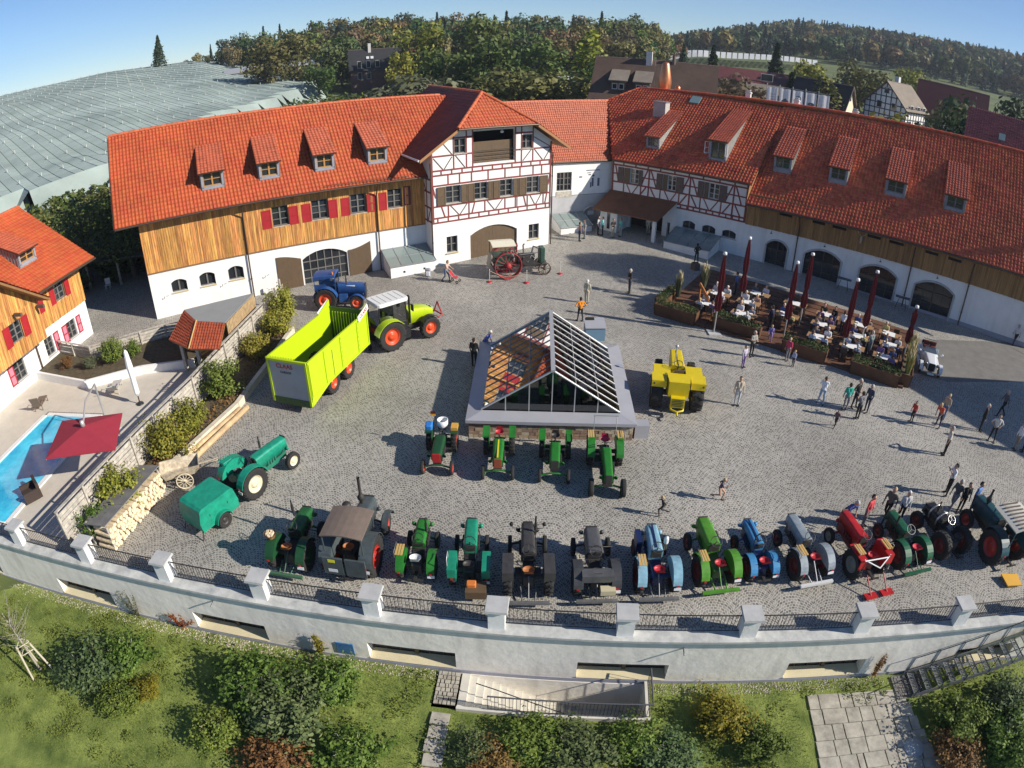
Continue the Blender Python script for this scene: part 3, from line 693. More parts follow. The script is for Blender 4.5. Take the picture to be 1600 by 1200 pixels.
ridge_caps(wing, q3, q2, MATS['ridge_tile'])
bq = wl_(13,72,6.5); bq2 = wl_(-5,65,6.5); roof_slab(wing, [q3,q2,bq,bq2], TILE_O, WOODB, name='rear_roof')
gutter(wing, q0, q1, GUTTER, .07)
light_well(wing, 1.6, 4.7, -2.0, -.05, .3, 1.45, 2.2)

# ------------------------------------------------------------------ hall on the right
FH = Fr(19.46, 51.35, -35.0)
hall = thing('long_hall', 'long hall on the right with dark red glazed roof, arched openings and half-timbered end', 'hall', (FH.x, FH.y, 0), FH.a)
HE = 26.0
arch = [(2.1,4.1,.0,2.86,.55),(5.50,8.78,.0,2.98,.62),(10.32,13.62,.0,2.95,.62),(15.1,18.58,.0,2.95,.62)]
smallw = [(-5.62,-4.44,2.02,2.76,.2),(-3.78,-2.54,2.02,2.74,.2),(-1.92,-.65,2.02,2.72,.2)]
mb = MB(); facade(mb, -12.8, HE, -.6, 3.66, arch+smallw+[(-7.08,-6.80,.5,2.2,0),(-10.8,-7.55,-.2,2.55,0)], 0, .35)
mb.add([(HE,0,-.6),(HE,19,-.6),(HE,19,5.5),(HE,9.5,13.6),(HE,0,5.9)], [(0,1,2,3,4)])
mb.add([(-12.8,19,-.6),(HE,19,-.6),(HE,19,5.5),(-12.8,19,5.5)], [(0,3,2,1)])
mb.build('wall', WHITE, hall)
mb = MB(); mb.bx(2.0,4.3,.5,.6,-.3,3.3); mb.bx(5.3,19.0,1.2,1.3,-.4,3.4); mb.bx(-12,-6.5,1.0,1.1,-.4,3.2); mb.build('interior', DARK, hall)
mb = MB(); mb.bx(-12.8,HE,-.035,-.002,-.4,.42); mb.build('plinth', BAND, hall)
for (a, b, c, d, r) in arch:
    m_ = MB(); m_.tube([(a+.02,-.03,c)]+[(p[0],-.03,p[1]) for p in arch_pts(a+.02, b-.02, d, r, 10)]+[(b-.02,-.03,c)], .10, 4); oo = m_.build('stone_arch', CONC, hall)
    w = window(hall, a, b, c, d, .34, 4, 3, mat('brown_glazed_frame', (.06,.045,.035), .5), rise=r, name='glazed_door')
for (a, b, c, d, r) in smallw: window(hall, a, b, c, d, .2, 2, 1, FRAME, rise=r, sill=CONC)
# larch boards above the arches, with vents
vents = [(2.91,3.97),(5.76,6.86),(7.47,8.64),(10.46,11.63),(12.29,13.52),(15.35,16.51),(17.26,18.45)]
mb = MB(); mb.bx(0.05,HE,-.06,.0,3.66,6.3); mb.build('board_backing', WOODB, hall)
boards(hall, 0.05, HE, 3.62, 6.2, mat('brown_larch', (0.30,0.16,0.055), 0.65, 0.3, 2.5, island=0.25, stretch=(4,4,.35)), -.062, .165, .03, [(a,b,5.05,5.28) for a, b in vents], seed=8)
for a, b in vents: pbox('vent', hall, ((a+b)/2,-.066,5.165), (b-a,.01,.22), DARK)
for u in (2.47,7.14,11.93,16.82):
    l = MB(); l.cyl((u,-.30,3.36),(u,-.30,3.46),.10,.02,8); l.tube([(u,-.02,3.50),(u,-.2,3.55),(u,-.30,3.46)],.018,5); l.build('wall_lamp', IRON, hall)
for u in (4.75,14.5,19.5): downpipe(hall, u, .1, 4.6, -.18, GUTTER, -.75, 5.4)
hd = MB(); hd.ell((10.0,-.25,4.75),(.12,.2,.28)); hd.tube([(10,-.2,4.95),(9.7,-.3,5.2),(9.65,-.3,5.5)],.03,5); hd.tube([(10,-.2,4.95),(10.3,-.3,5.2),(10.35,-.3,5.5)],.03,5); hd.ell((10,-.42,4.55),(.09,.12,.14)); hd.build('antlered_trophy', mat('horn', (.42,.36,.27), .7), hall)
# half-timbered upper storey on the left part
tw_ = [(-12.2,-9.78),(-8.4,-5.85),(-4.5,-1.88)]
wc = [(-11.0,-10.15),(-7.35,-6.55),(-3.5,-2.55)]
mb = MB(); facade(mb, -12.8, 0.0, 3.66, 7.2, [(a,b,5.15,6.52,0) for a, b in wc], -.02, .2); mb.build('upper_wall', mat('cream_plaster', (.74,.72,.70), .85, .05, .8, coords='World'), hall)
def hh(z, a, b, w=.14): beam2('beam', hall, (a,z), (b,z), w, .035, BEAM, -.02)
def dh(a, b, w=.12): beam2('beam', hall, a, b, w, .03, BEAM, -.02)
hh(7.12,-12.8,0); hh(6.66,-12.8,0); hh(5.08,-12.8,0); hh(4.06,-6.3,0); hh(3.74,-6.3,0)
for u in (-12.74,-.08): dh((u,3.7),(u,7.1),.16)
for u in (-11.7,-10.5,-9.3,-8.1,-6.75,-5.4,-4.1,-2.6,-1.25): dh((u,6.7),(u,7.08))
for u in (-9.15,-5.25,-1.25): dh((u,3.75),(u,6.65),.14)
for a, b in ((-12.8,-12.2),(-9.8,-8.4),(-5.85,-4.5),(-1.9,0)): hh(5.85,a,b,.11)
for c in (-9.15,-5.25,-1.25): dh((c+.15,6.62),(c+.75,5.12)); dh((c-.15,6.62),(c-.75,5.12)); dh((c+.2,5.0),(c+.75,4.1)); dh((c-.25,5.0),(c-.85,4.1))
dh((-.35,6.62),(-.85,5.1)) if False else dh((-12.5,6.6),(-12.15,5.1))
for a, b in (((-11.3,5.0),(-10.85,4.15)),((-10.2,5.0),(-10.75,4.15)),((-7.6,5.0),(-7.1,4.15)),((-6.5,5.0),(-7.0,4.15)),((-3.9,5.0),(-3.35,4.1)),((-2.6,5.0),(-3.2,4.1))): dh(a, b, .09)
for u in (-11.6,-9.9,-8.0,-6.2,-4.2,-2.3): dh((u,5.05),(u,4.1),.11)
for i in range(10): dh((-5.95+i*.6,3.78),(-5.95+i*.6,4.02),.12)
for (a, b), (c, d) in zip(tw_, wc):
    window(hall, c, d, 5.15, 6.52, .10, 2, 3, mat('pale_window_frame', (.5,.48,.44), .6), sill=SHUTB)
    shutter(hall, a, a+.55, 5.12, 6.5, BEAMG); shutter(hall, a+.62, c-.02, 5.12, 6.5, SHUTB); shutter(hall, d+.02, b, 5.12, 6.5, BEAMG)
# entrance porch
mb = MB(); mb.slab([(-13.3,-2.6,2.75),(-7.0,-2.6,2.75),(-6.3,-.02,4.15),(-12.9,-.02,4.15)], (0,0,.10)); pr = mb.build('porch_roof', mat('rust_roof_sheet', (.16,.062,.028), .6, .2, 1.5), hall)
mb = MB(); mb.bx(-12.7,-11.0,-2.2,-.05,-.3,3.0); mb.bx(-7.55,-7.25,-2.3,-2.0,-.3,2.9); mb.build('porch_wall', WHITE, hall)
pbox('slit_window', hall, (-11.85,-2.215,1.9), (.28,.02,1.5), GLASS)
light_well(hall, -6.1, -2.0, -2.9, -.06, -.1, 1.35, 2.0)
# roofs
def ridge_z(u): return 13.30+.040*u
L0, L1, L2, L3, L4 = (-12.75,-.35,7.12), (0.3,-.35,7.12), (0.3,9.5,13.2), (-14.85,9.5,13.2), (-17.3,7.2,11.78)
roof_slab(hall, [L0,L1,L2,L3,L4], TILE_R, WOODB, .12)
def lin(s, t):
    u = -18+s*18.3; v = -.35+t*9.85
    return (u > -12.75-(v+.35)*.602+.1) & ((v < 7.2) | (u > -17.3+(v-7.2)*1.065))
tiles(hall, (-18,-.35,7.12), (0.3,-.35,7.12), (0.3,9.5,13.2), (-18,9.5,13.2), TILE_R, tw=.30, th=.37, amp=.075, lift=.07, inside=lin)
R0, R1, R2, R3 = (0.12,-.8,5.52), (HE+1.2,-.8,5.84), (HE+1.2,9.5,ridge_z(HE+1)), (0.12,9.5,ridge_z(0))
def lerp4(s, t): return tuple((Vector(R0)*(1-s)+Vector(R1)*s)*(1-t)+(Vector(R3)*(1-s)+Vector(R2)*s)*t)
mb = MB(); G_ = [[lerp4(i/12, j/6) for i in range(13)] for j in range(7)]
for dz, mi in ((-.02, 0), (-.16, 1)):
    mb.add([(p[0],p[1],p[2]+dz) for r_ in G_ for p in r_], [(j*13+i,j*13+i+1,(j+1)*13+i+1,(j+1)*13+i) for j in range(6) for i in range(12)], mi)
mb.build('roof', [TILE_R, WOODB], hall)
tiles(hall, R0, R1, R2, R3, TILE_R, tw=.30, th=.37, amp=.075, lift=.07)
roof_slab(hall, [(-14.85,9.5,13.1),R2,(HE+1.2,19.8,5.6),(-17,19.8,5.6)], TILE_R, WOODB, name='rear_roof')
ridge_caps(hall, (-14.85,9.5,13.22), (HE+1.2,9.5,ridge_z(HE+1)+.04), TILE_R); ridge_caps(hall, (-17.3,7.2,11.79), (-14.85,9.5,13.22), TILE_R)
gutter(hall, (0.1,-.88,5.46), (HE+1.2,-.88,5.78), GUTTER); gutter(hall, (-12.7,-.43,7.06), (0.1,-.43,7.06), GUTTER)
mb = MB(); mb.add([(.1,-.78,5.5),(.1,-.3,7.05),(.1,1.5,8.1),(.1,1.5,7.4)], [(0,1,2,3)]); mb.build('gable_infill', WOODB, hall)
def rvL(v): return 7.12+(v+.35)*(13.3-7.12)/9.85
def rvR(v): return 5.6+(v+.8)*(13.6-5.6)/10.3
DT = mat('dormer_red_tile', (0.50,0.115,0.060), 0.4, 0.15, .6, island=.12)
for (u0, u1, vf, zb, zt, vb, zr) in ((-10.35,-9.05,1.55,8.25,9.55,6.75,11.52),(-4.30,-2.70,1.42,8.15,10.1,8.25,12.42)):
    dormer(hall, u0, u1, vf, zb, zt, vb, zr, DT, mat('silver_larch', (.40,.38,.35), .8, .15, 2), GREYP, FRAME, rv=rvL)
for (u0, u1, zb) in ((1.30,2.88,8.22),(6.18,7.76,8.3),(11.06,12.80,8.36),(16.18,17.98,8.4)):
    k = (zb-8.22); dormer(hall, u0, u1, 2.5, zb, zb+1.42, 6.85, 11.72+k, DT, MATS['silver_larch'], GREYP, FRAME, rv=rvR)
# open casement leaves of the second dormer
for u, r in ((-4.45,.9),(-2.55,-.9)):
    w = MB(); 
    for (a, b, c, d) in ((0,.5,0,.06),(0,.5,1.0,1.06),(0,.06,.06,1.0),(.44,.5,.06,1.0),(.06,.44,.5,.55)): w.bx(a, b, -.02, .02, c, d)
    w.build('open_casement', mat('white_frame', (.75,.75,.75), .5), hall, (u-.25,1.3,8.75), (0,0,r))
mb = MB(); mb.bx(-11.6,-10.35,5.6,6.7,10.2,12.3); ch = mb.build('boarded_chimney', MATS['silver_larch'], hall); pbox('cap', ch, (-10.97,6.15,12.34), (1.4,1.25,.08), ZINC)
sk = MB(); sk.slab([(-8.9,8.0,12.42),(-7.9,8.0,12.42),(-7.9,8.95,13.02),(-8.9,8.95,13.02)], (0,-.05,.08)); sk.build('skylight', mat('skylight_glass', (.16,.24,.25), .15), hall)
for u in (6.9, 1.2, -3.6):
    c_ = MB(); c_.bx(u-.25,u+.25,9.9,10.3,13.0,14.2); c_.bx(u-.32,u+.32,9.82,10.38,14.05,14.12); c_.bx(u-.2,u+.2,9.95,10.25,14.3,14.36); [c_.bx(u+s*.17-.02,u+s*.17+.02,10.08,10.12,14.1,14.32) for s in (-1,1)]; c_.build('vent_stack', mat('pale_vent', (.62,.60,.58), .6), hall)
# copper still head rising behind the ridge
cs = MB(); cs.lathe([(0.02,16.15),(.32,16.1),(.40,15.9),(.62,14.6),(.70,14.0),(.62,13.4),(.55,12.5)], 24, M=Matrix.Translation((-13.0,11.6,0))); cs.ell((-11.4,11.2,13.45),(.32,.32,.4)); cs.build('copper_hood', COPPER, hall)
rod = MB(); rod.cyl((-13.9,11.0,12.5),(-13.9,11.0,16.6),.025,n=5); rod.build('lightning_rod', ZINC, hall)
# folded standing tables under the wall arches are things of their own, see the terrace

# ------------------------------------------------------------------ house at the left edge
FL = Fr(-30.71, 37.25, 86.0)     # front runs towards the camera from this corner (u negative)
lh = thing('larch_house', 'larch-boarded house with orange roof and red shutters at the left edge', 'house', (FL.x, FL.y, 0), FL.a)
lops = [(-2.6,-1.6,.75,2.05,0),(-5.2,-4.3,.75,2.05,0),(-8.6,-7.5,.75,2.05,0)]
mb = MB(); facade(mb, -14, 0, -.5, 2.75, lops, 0, .22); mb.add([(0,0,-.5),(0,12,-.5),(0,12,2.75),(0,0,2.75)], [(0,1,2,3)]); mb.build('wall', WHITE, lh)
hl = [(-3.0,-1.9,3.85,5.15),(-5.9,-4.9,3.85,5.15),(-9.1,-7.9,3.85,5.15)]
mb = MB(); facade(mb, -14, .05, 2.75, 5.9, hl, -.05, .2); mb.add([(.05,0,2.75),(.05,12,2.75),(.05,12,5.9),(.05,6,9.6),(.05,0,5.9)], [(0,1,2,3,4)]); mb.build('board_backing', WOODB, lh)
boards(lh, -14, .05, 2.68, 5.8, WOOD, -.052, .17, .035, hl, seed=21)
for (a, b, c, d, _) in lops: window(lh, a, b, c, d, .16, 2, 3, FRAME, sill=CONC)
for (a, b, c, d) in hl: window(lh, a, b, c, d, .10, 2, 3, FRAME, sill=WOODG)
for (a, b) in ((-3.55,-3.05),(-1.85,-1.35),(-4.85,-4.35),(-6.5,-5.95),(-7.85,-7.2),(-9.75,-9.15)): shutter(lh, a, b, 3.8, 5.15, SHUT, v=-.13)
for (a, b) in ((-3.2,-2.65),(-1.5,-1.0),(-4.2,-3.65),(-9.2,-8.65)): shutter(lh, a, b, .75, 2.05, PINK, v=-.06, rim=SHUT)
# cross gable bay standing forward near the camera end
mb = MB(); mb.bx(-14,-5.95,-1.12,-.06,2.75,5.4); mb.build('bay', WOODB, lh)
boards(lh, -14, -5.95, 2.7, 5.4, WOOD, -1.302, .17, .035, [(-9.0,-7.9,3.7,4.95)], seed=22)
window(lh, -9.0, -7.9, 3.7, 4.95, -1.20, 2, 3, FRAME, sill=WOODG); shutter(lh, -7.85,-7.25,3.65,4.95, SHUT, v=-1.40); shutter(lh, -9.65,-9.05,3.65,4.95, SHUT, v=-1.40)
q = [(-14.5,-.9,5.5),(1.15,-.9,5.5),(1.15,6.0,9.9),(-14.5,6.0,9.9)]
roof_slab(lh, q, TILE_O, WOODB); tiles(lh, *q, TILE_O)
roof_slab(lh, [q[3],q[2],(1.15,13,5.5),(-14.5,13,5.5)], TILE_O, WOODB, name='rear_roof'); ridge_caps(lh, q[3], q[2], MATS['ridge_tile']); gutter(lh, (-14.5,-1.0,5.42), (1.15,-1.0,5.42), GUTTER)
# bay roof: its gable looks over the pool
roof_slab(lh, [(-5.5,-2.2,5.2),(-5.5,4.0,5.2),(-9.6,4.0,8.1),(-9.6,-2.2,8.1)], TILE_O, WOODB, name='bay_roof'); tiles(lh, (-5.5,-2.2,5.24),(-5.5,4.0,5.24),(-9.6,4.0,8.14),(-9.6,-2.2,8.14), TILE_O)
roof_slab(lh, [(-13.7,4.0,5.2),(-13.7,-2.2,5.2),(-9.6,-2.2,8.1),(-9.6,4.0,8.1)], TILE_O, WOODB, name='bay_roof')
boards(lh, -13.2, -6.0, 5.35, 8.0, WOOD, -1.30, .17, .03, name='gable_cladding', seed=23, top=lambda u: 8.0-abs(u+9.6)*.70)
for u in (-6.3,-8.4): pbox('rafter_end', lh, (u,-1.9,5.0+.4*(u < -7)), (.16,.7,.2), BEAMG)
dormer(lh, -4.4, -2.6, 1.2, 6.85, 8.0, 4.4, 9.0, MATS["dormer_tile"], ZINC, GREYP, FRAMEY, rv=lambda v: 5.5+(v+.9)*4.4/6.9)
ivy_spots = []
downpipe(lh, -6.15, .2, 4.9, -.14, GUTTER)

# open shed in the shadow between house and barn
sh = thing('open_shed', 'low open shed in deep shadow between left house and barn', 'shed', (-34.94, 46.85, 0.44), radians(8))
mb = MB(); mb.slab([(-5.5,-1.2,2.3),(4.5,-1.2,2.3),(4.5,5.5,3.4),(-5.5,5.5,3.4)], (0,0,.12)); mb.build('shed_roof', mat('grey_felt', (.10,.10,.11), .85), sh)
mb = MB(); mb.bx(-5.2,4.2,4.9,5.0,-.2,3.2); mb.build('rear_boards', WOODB, sh)
for x in (-5.0,-1.8,1.4,4.2): pbox('post', sh, (x,-.9,1.1), (.16,.16,2.4), WOODG)

# the barn beyond the right edge: outside the picture, it shades the court
FR_ = Fr(44.3, 25.5, -62.2)
rb = thing('side_barn', 'white side barn with red roof standing off the right edge', 'barn', (FR_.x, FR_.y, 0), FR_.a)
mb = MB(); mb.bx(0,22,-4.2,4.2,-.3,6.0); mb.add([(0,-4.2,6),(0,4.2,6),(0,0,11.9)], [(0,1,2)]); mb.build('wall', WHITE, rb)
roof_slab(rb, [(-.5,-4.6,5.7),(22,-4.6,5.7),(22,0,12),(-.5,0,12)], TILE_R, WOODB); roof_slab(rb, [(-.5,0,12),(22,0,12),(22,4.6,5.7),(-.5,4.6,5.7)], TILE_R, WOODB, name='rear_roof')

# ------------------------------------------------------------------ retaining wall with pillars and railings
FWL = Fr(0, 13.72, -5.08)
def wp(u, w, z): x, y = FWL.W(u, -w); return (x, y, z)
rw = thing('retaining_wall', 'long grey-white rendered retaining wall below the tractor row', 'wall', (FWL.x, FWL.y, 0), FWL.a)
WZ = -2.62
wops = [(a, a+3.22, -2.34, -1.42, 0) for a in (-27.5,-19.95,-12.45,-5.15,2.36,10.1,17.7,25.2)]
mb = MB(); facade(mb, -46, 46, WZ-.3, .02, wops, 0, .55); mb.bx(-46,46,.56,.7,WZ-.3,-.06); mb.build('wall', WALLP, rw)
for (a, b) in [(-46,-27.55)]+[(wops[i][1]+.02, wops[i+1][0]-.02) for i in range(7)]+[(28.5,46)]:
    pass
mb = MB(); mb.bx(-46,46,-.03,-.003,WZ-.3,-2.40); mb.build('plinth', BAND, rw)
mb = MB(); mb.slab([(-46,-.16,.02),(46,-.16,.02),(46,.42,.07),(-46,.42,.07)], (0,0,.10)); mb.build('coping', COPING, rw)
CREAM = mat('cream_sill', (.62,.55,.36), .75, .08, 2)
for (a, b, c, d, _) in wops:
    w = window(rw, a, b, c, d, .5, 6, 1, mat('brown_strip_frame', (.085,.060,.045), .6), mat('dim_cream_pane', (.17,.155,.11), .25), fw=.06, mun=.03)
    s = MB(); s.slab([(a+.01,-.04,c+.008),(b-.01,-.04,c+.008),(b-.01,.46,c+.07),(a+.01,.46,c+.07)], (0,0,.02)); s.build('sill', CREAM, w)
    pbox('mullion', w, ((a+b)/2+.1,.42,(c+d)/2), (.14,.06,d-c-.1), SHUTB)
PX = [-25.8,-21.55,-17.28,-13.15,-8.95,-4.72,-.46,3.80,8.06,12.42,16.84,21.1]
ORD = ['', 'first','second','third','fourth','fifth','sixth','seventh','eighth','ninth','tenth','eleventh','twelfth']
for k, u in enumerate(PX):
    x, y = FWL.W(u, .30)
    p = thing('wall_pillar', ('white pillar with grey cap on retaining wall, %s from the left' % ORD[k] if 0 < k < 11 else 'white pillar with grey cap just beyond the %s edge' % ('left' if k == 0 else 'right')), 'pillar', (x, y, .05), FWL.a, 'pillars along the retaining wall')
    m_ = MB(); m_.bx(-.28,.28,-.28,.28,0,1.0); m_.build('shaft', WHITE, p)
    m_ = MB(); m_.add([(-.38,-.38,1.0),(.38,-.38,1.0),(.38,.38,1.0),(-.38,.38,1.0),(-.36,-.36,1.09),(.36,-.36,1.09),(.36,.36,1.09),(-.36,.36,1.09)], [(3,2,1,0),(0,1,5,4),(1,2,6,5),(2,3,7,6),(3,0,4,7),(4,5,6,7)]); m_.build('cap', CONC, p)
    if k+1 < len(PX):
        L = PX[k+1]-u-.56; x2, y2 = FWL.W(u+.28, .30)
        r = thing('wall_railing', ('black iron railing between the %s and %s wall pillars from the left' % (ORD[k], ORD[k+1]) if 0 < k < 10 else 'black iron railing running out of the %s edge' % ('left' if k == 0 else 'right')), 'railing', (x2, y2, .14), FWL.a, 'railings along the retaining wall')
        m_ = MB(); m_.tube([(0,0,.86),(L,0,.86)], .024, 6); m_.build('top_rail', IRON, r); m_ = MB(); m_.tube([(0,0,.08),(L,0,.08)], .018, 6); m_.build('bottom_rail', IRON, r)
        n = int(L/.125)
        for i in range(1, n): pbox('bar', r, (L*i/n, 0, .47), (.016,.016,.78), IRON)
for u, wh in ((-11.08,'near the red climbing plant'),(5.91,'right of the sunken stair')):
    s = MB(); s.tube([(0,.02,0),(0,-.22,.0),(0,-.3,-.03)], .035, 6); x, y = FWL.W(u, 0)
    tag(s.build('overflow_spout', ZINC, None, (x, y, -.4), (0,0,FWL.a)), 'short metal overflow spout jutting from the wall '+wh, 'spout', 'spouts on the retaining wall')
x, y = FWL.W(-6.05, -.02); bp_ = thing('enamel_sign', 'small blue enamel sign on the retaining wall beside the orange climber', 'sign', (x, y, -1.95), FWL.a); o = MB(); o.bx(-.33,.33,-.02,.02,-.3,.3); o.build('face', mat('blue_enamel', (.05,.16,.36), .3), bp_); o = MB(); o.bx(-.37,.37,.022,.04,-.34,.34); o.build('backing', GREYP, bp_)

# ------------------------------------------------------------------ garden below the wall
LAWN = mat('lawn', (0.105,0.165,0.022), 0.95, 0.40, 0.8, coords='World', col2=(0.19,0.225,0.05), bump=0.6, bscale=14, detail=10)
def gz(u, w):
    return -2.55-.03*max(0, w-1)+.10*noise.noise(Vector((u*.35, w*.5, 0)))*min(1, w*.6)
def strip(name, u0, u1, w0, w1, m, nu, nw):
    return sheet(name, [[wp(u0+(u1-u0)*i/nu, w0+(w1-w0)*j/nw, gz(u0+(u1-u0)*i/nu, w0+(w1-w0)*j/nw)) for i in range(nu+1)] for j in range(nw, -1, -1)], m)
PIT = (-1.72, 4.95, 1.62)
strip('garden_lawn', -46, -2.6, 0.02, 26, LAWN, 60, 30); strip('garden_lawn', 4.97, 46, 0.02, 26, LAWN, 60, 30); strip('garden_lawn', -2.6, 4.97, 1.66, 26, LAWN, 14, 30)
# gravel strip at the wall foot: loose pebbles
GRAV = mat('pale_gravel', (.40,.36,.28), .9, .2, 8, island=.35)
gb = MB(); r_ = random.Random(4)
def pebble(mb, x, y, z, s):
    a = r_.uniform(0, 6.28); c, d = cos(a)*s, sin(a)*s
    mb.add([(x+c,y+d,z),(x-d*.8,y+c*.8,z),(x-c,y-d,z),(x+d*.8,y-c*.8,z),(x,y,z+s*.7)], [(0,1,4),(1,2,4),(2,3,4),(3,0,4)])
for i in range(5200):
    u = r_.uniform(-26, 24); 
    if -2.6 < u < 5.0: continue
    w = r_.uniform(.03, .52)*(1 if r_.random() < .9 else 1.3); x, y, _ = wp(u, w, 0); pebble(gb, x, y, gz(u, w)-.01, r_.uniform(.028,.06))
tag(gb.build('gravel_strip', GRAV), 'pale gravel strip along the foot of the retaining wall', 'gravel', kind='stuff')
# sunken stair in front of the wall
st = thing('sunken_stair', 'pale concrete stair going down beside the retaining wall', 'staircase', wp(-1.7, .8, -2.5), FWL.a)
PALE = mat('pale_concrete', (.60,.57,.50), .85, .1, 2, coords='World')
for i in range(15):
    b_ = MB(); b_.bx(i*.27, i*.27+.29, -.78, .74, -4.6, -.06-i*.125); b_.build('step', PALE, st)
mb = MB(); mb.bx(0,6.7,-.92,-.80,-4.6,.10); mb.bx(6.55,6.7,-.80,.75,-4.6,.10); mb.bx(4.0,6.6,-.8,.75,-4.7,-1.95); mb.build('retaining_side', PALE, st); mb = MB(); mb.bx(-.1,6.6,.745,.775,-4.7,-.1); mb.build('pit_wall', WALLP, st)
rl = thing('stair_railing', 'black railing round the sunken stair', 'railing', wp(-.6, 1.66, -2.4), FWL.a)
m_ = MB(); m_.tube([(0,0,.92),(5.55,0,.92)], .03, 6); m_.tube([(5.55,0,.92),(5.55,1.55,.92)], .03, 6); m_.tube([(0,0,.12),(5.55,0,.12)], .02, 6); m_.tube([(5.55,0,.12),(5.55,1.55,.12)], .02, 6); m_.build('rail', mat('grey_iron', (.12,.12,.13), .5, metal=.4), rl)
for i in range(46): pbox('bar', rl, (5.55*i/45,0,.5), (.016,.016,.85), IRON)
for i in range(1, 13): pbox('bar', rl, (5.55,1.55*i/12,.5), (.016,.016,.85), IRON)
m_ = MB(); m_.tube([(-.5,.9,.3),(.2,.55,.55),(4.0,.5,-1.4)], .02, 6); m_.build('handrail', IRON, rl)
# paved landing and paths: every slab is a piece
def slabs(name, label, quad, nx, ny, m, t=.05, gap=.02, cat='path', jit=.02, skip=0.0, zoff=.0):
    o = tag(link(name, None), label, None, kind='structure'); rr = random.Random(len(name)+nx)
    A, B, C_, D = [Vector(p) for p in quad]
    for j in range(ny):
        cuts = [0]+[(i+(rr.uniform(-.38,.38) if nx > 1 else 0))/nx for i in range(1, nx)]+[1]
        for i in range(nx):
            if rr.random() < skip: continue
            s0, s1, t0, t1 = cuts[i], cuts[i+1], j/ny, (j+1)/ny
            P = [A.lerp(B, s).lerp(D.lerp(C_, s), tt) for s, tt in ((s0,t0),(s1,t0),(s1,t1),(s0,t1))]
            c = sum(P, Vector())/4; dx, dy = (P[1]-P[0]), (P[3]-P[0])
            pbox('paving_slab', o, (c.x, c.y, c.z+rr.uniform(-.006,.006)+zoff), (dx.length-gap-rr.uniform(0,jit), dy.length-gap, t), m, (rr.uniform(-.01,.01), rr.uniform(-.01,.01), atan2(dx.y, dx.x)))
    return o
FLAG = mat('flagstone', (.34,.31,.255), .85, .22, 2.5, coords='World', col2=(.42,.39,.32))
slabs('stair_landing', 'small brick-paved landing above the sunken stair', [wp(-2.55,.1,-2.50), wp(-1.75,.1,-2.50), wp(-1.75,1.55,-2.50), wp(-2.55,1.55,-2.50)], 5, 8, FLAG, gap=.025)
slabs('garden_path', 'broken flagstone path through the lawn', [(-2.75,12.1,-2.52),(-1.95,12.0,-2.52),(-2.2,8.2,-2.6),(-3.1,8.2,-2.6)], 1, 7, FLAG, gap=.06, jit=.15, skip=.1)
slabs('flagstone_path', 'wide flagstone path at the foot of the metal stair', [(10.9,12.02,-2.52),(15.0,11.55,-2.52),(15.6,6.4,-2.68),(10.3,6.6,-2.68)], 7, 8, FLAG, gap=.02, jit=.03)
slabs('cobbled_landing', 'dark small-cobble landing below the metal stair', [(14.7,12.2,-2.49),(16.1,12.1,-2.49),(16.0,11.0,-2.49),(14.6,11.1,-2.49)], 10, 9, mat('dark_cobble', (.16,.15,.14), .8, .2, 3, coords='World'), gap=.02)
mh = MB(); mh.lathe([(0,.03),(.32,.03),(.34,.02),(.40,.03),(.42,0)], 24); tag(mh.build('manhole_cover', CONC, None, (14.52, 8.93, -2.58)), 'round concrete manhole cover in the flagstone path', 'manhole')
# steel stair on the right
ss = thing('steel_stair', 'open steel stair with grating treads climbing the retaining wall', 'staircase', wp(15.5, .75, -2.5), FWL.a)
for i in range(15): 
    t_ = MB(); X, Z = i*.50, .16+i*.168
    t_.bx(X, X+.03, -.52, .52, Z-.02, Z+.02); t_.bx(X+.25, X+.28, -.52, .52, Z-.02, Z+.02)
    for j in range(14): t_.bx(X+.03, X+.25, -.5+j*.075, -.475+j*.075, Z-.015, Z+.015)
    t_.build('tread', ZINC, ss)
for v in (-.56, .56):
    m_ = MB(); m_.slab([(-.1,v,.0),(7.6,v,2.55),(7.6,v,2.75),(-.1,v,.22)], (0,.03,0)); m_.build('stringer', ZINC, ss)
    m_ = MB(); m_.tube([(0,v,1.1),(7.5,v,3.6)], .022, 6)
    for i in range(8): m_.cyl((i*1.05,v,.1+i*.35),(i*1.05,v,1.1+i*.35),.015,n=6)
    m_.build('handrail', IRON, ss)

# ------------------------------------------------------------------ pool terrace
mb = MB(); mb.poly([(-31.3,14.2+2.4,.02),(-27.7,16.5,.02),(-27.35,26.6,.02),(-31.6,26.6,.02)]); mb.poly([(-23.5,16.1,.02),(-18.3,15.6,.02),(-16.9,26.6,.02),(-22.9,26.6,.02)])
mb.poly([(-31.6,26.6,.02),(-16.9,26.6,.02),(-16.2,32.2,.02),(-19.4,32.2,.02),(-22.6,31.3,.02),(-26.0,29.5,.02),(-31.4,30.8,.02)]); mb.poly([(-27.7,16.5,.02),(-23.5,16.1,.02),(-23.46,17.0,.02),(-27.66,17.0,.02)])
tag(mb.build('pool_terrace', STONE), kind='structure')
WATER = mat('pool_water', (0.02,0.42,0.72), 0.06, 0.2, .5, spec=.5, coords='World', col2=(0.09,0.62,0.82), bump=.25, bscale=2.2)
POOLB = mat('pool_lining', (0.10,0.55,0.75), 0.6)
PQ = [(-27.66,17.0),(-23.46,17.0),(-22.9,26.1),(-27.1,26.1)]
mb = MB(); mb.poly([(x,y,.03) for x, y in PQ]); tag(mb.build('pool_water', WATER), kind='structure')
pr_ = tag(link('pool_rim', None), 'white stone rim of the swimming pool', kind='structure')
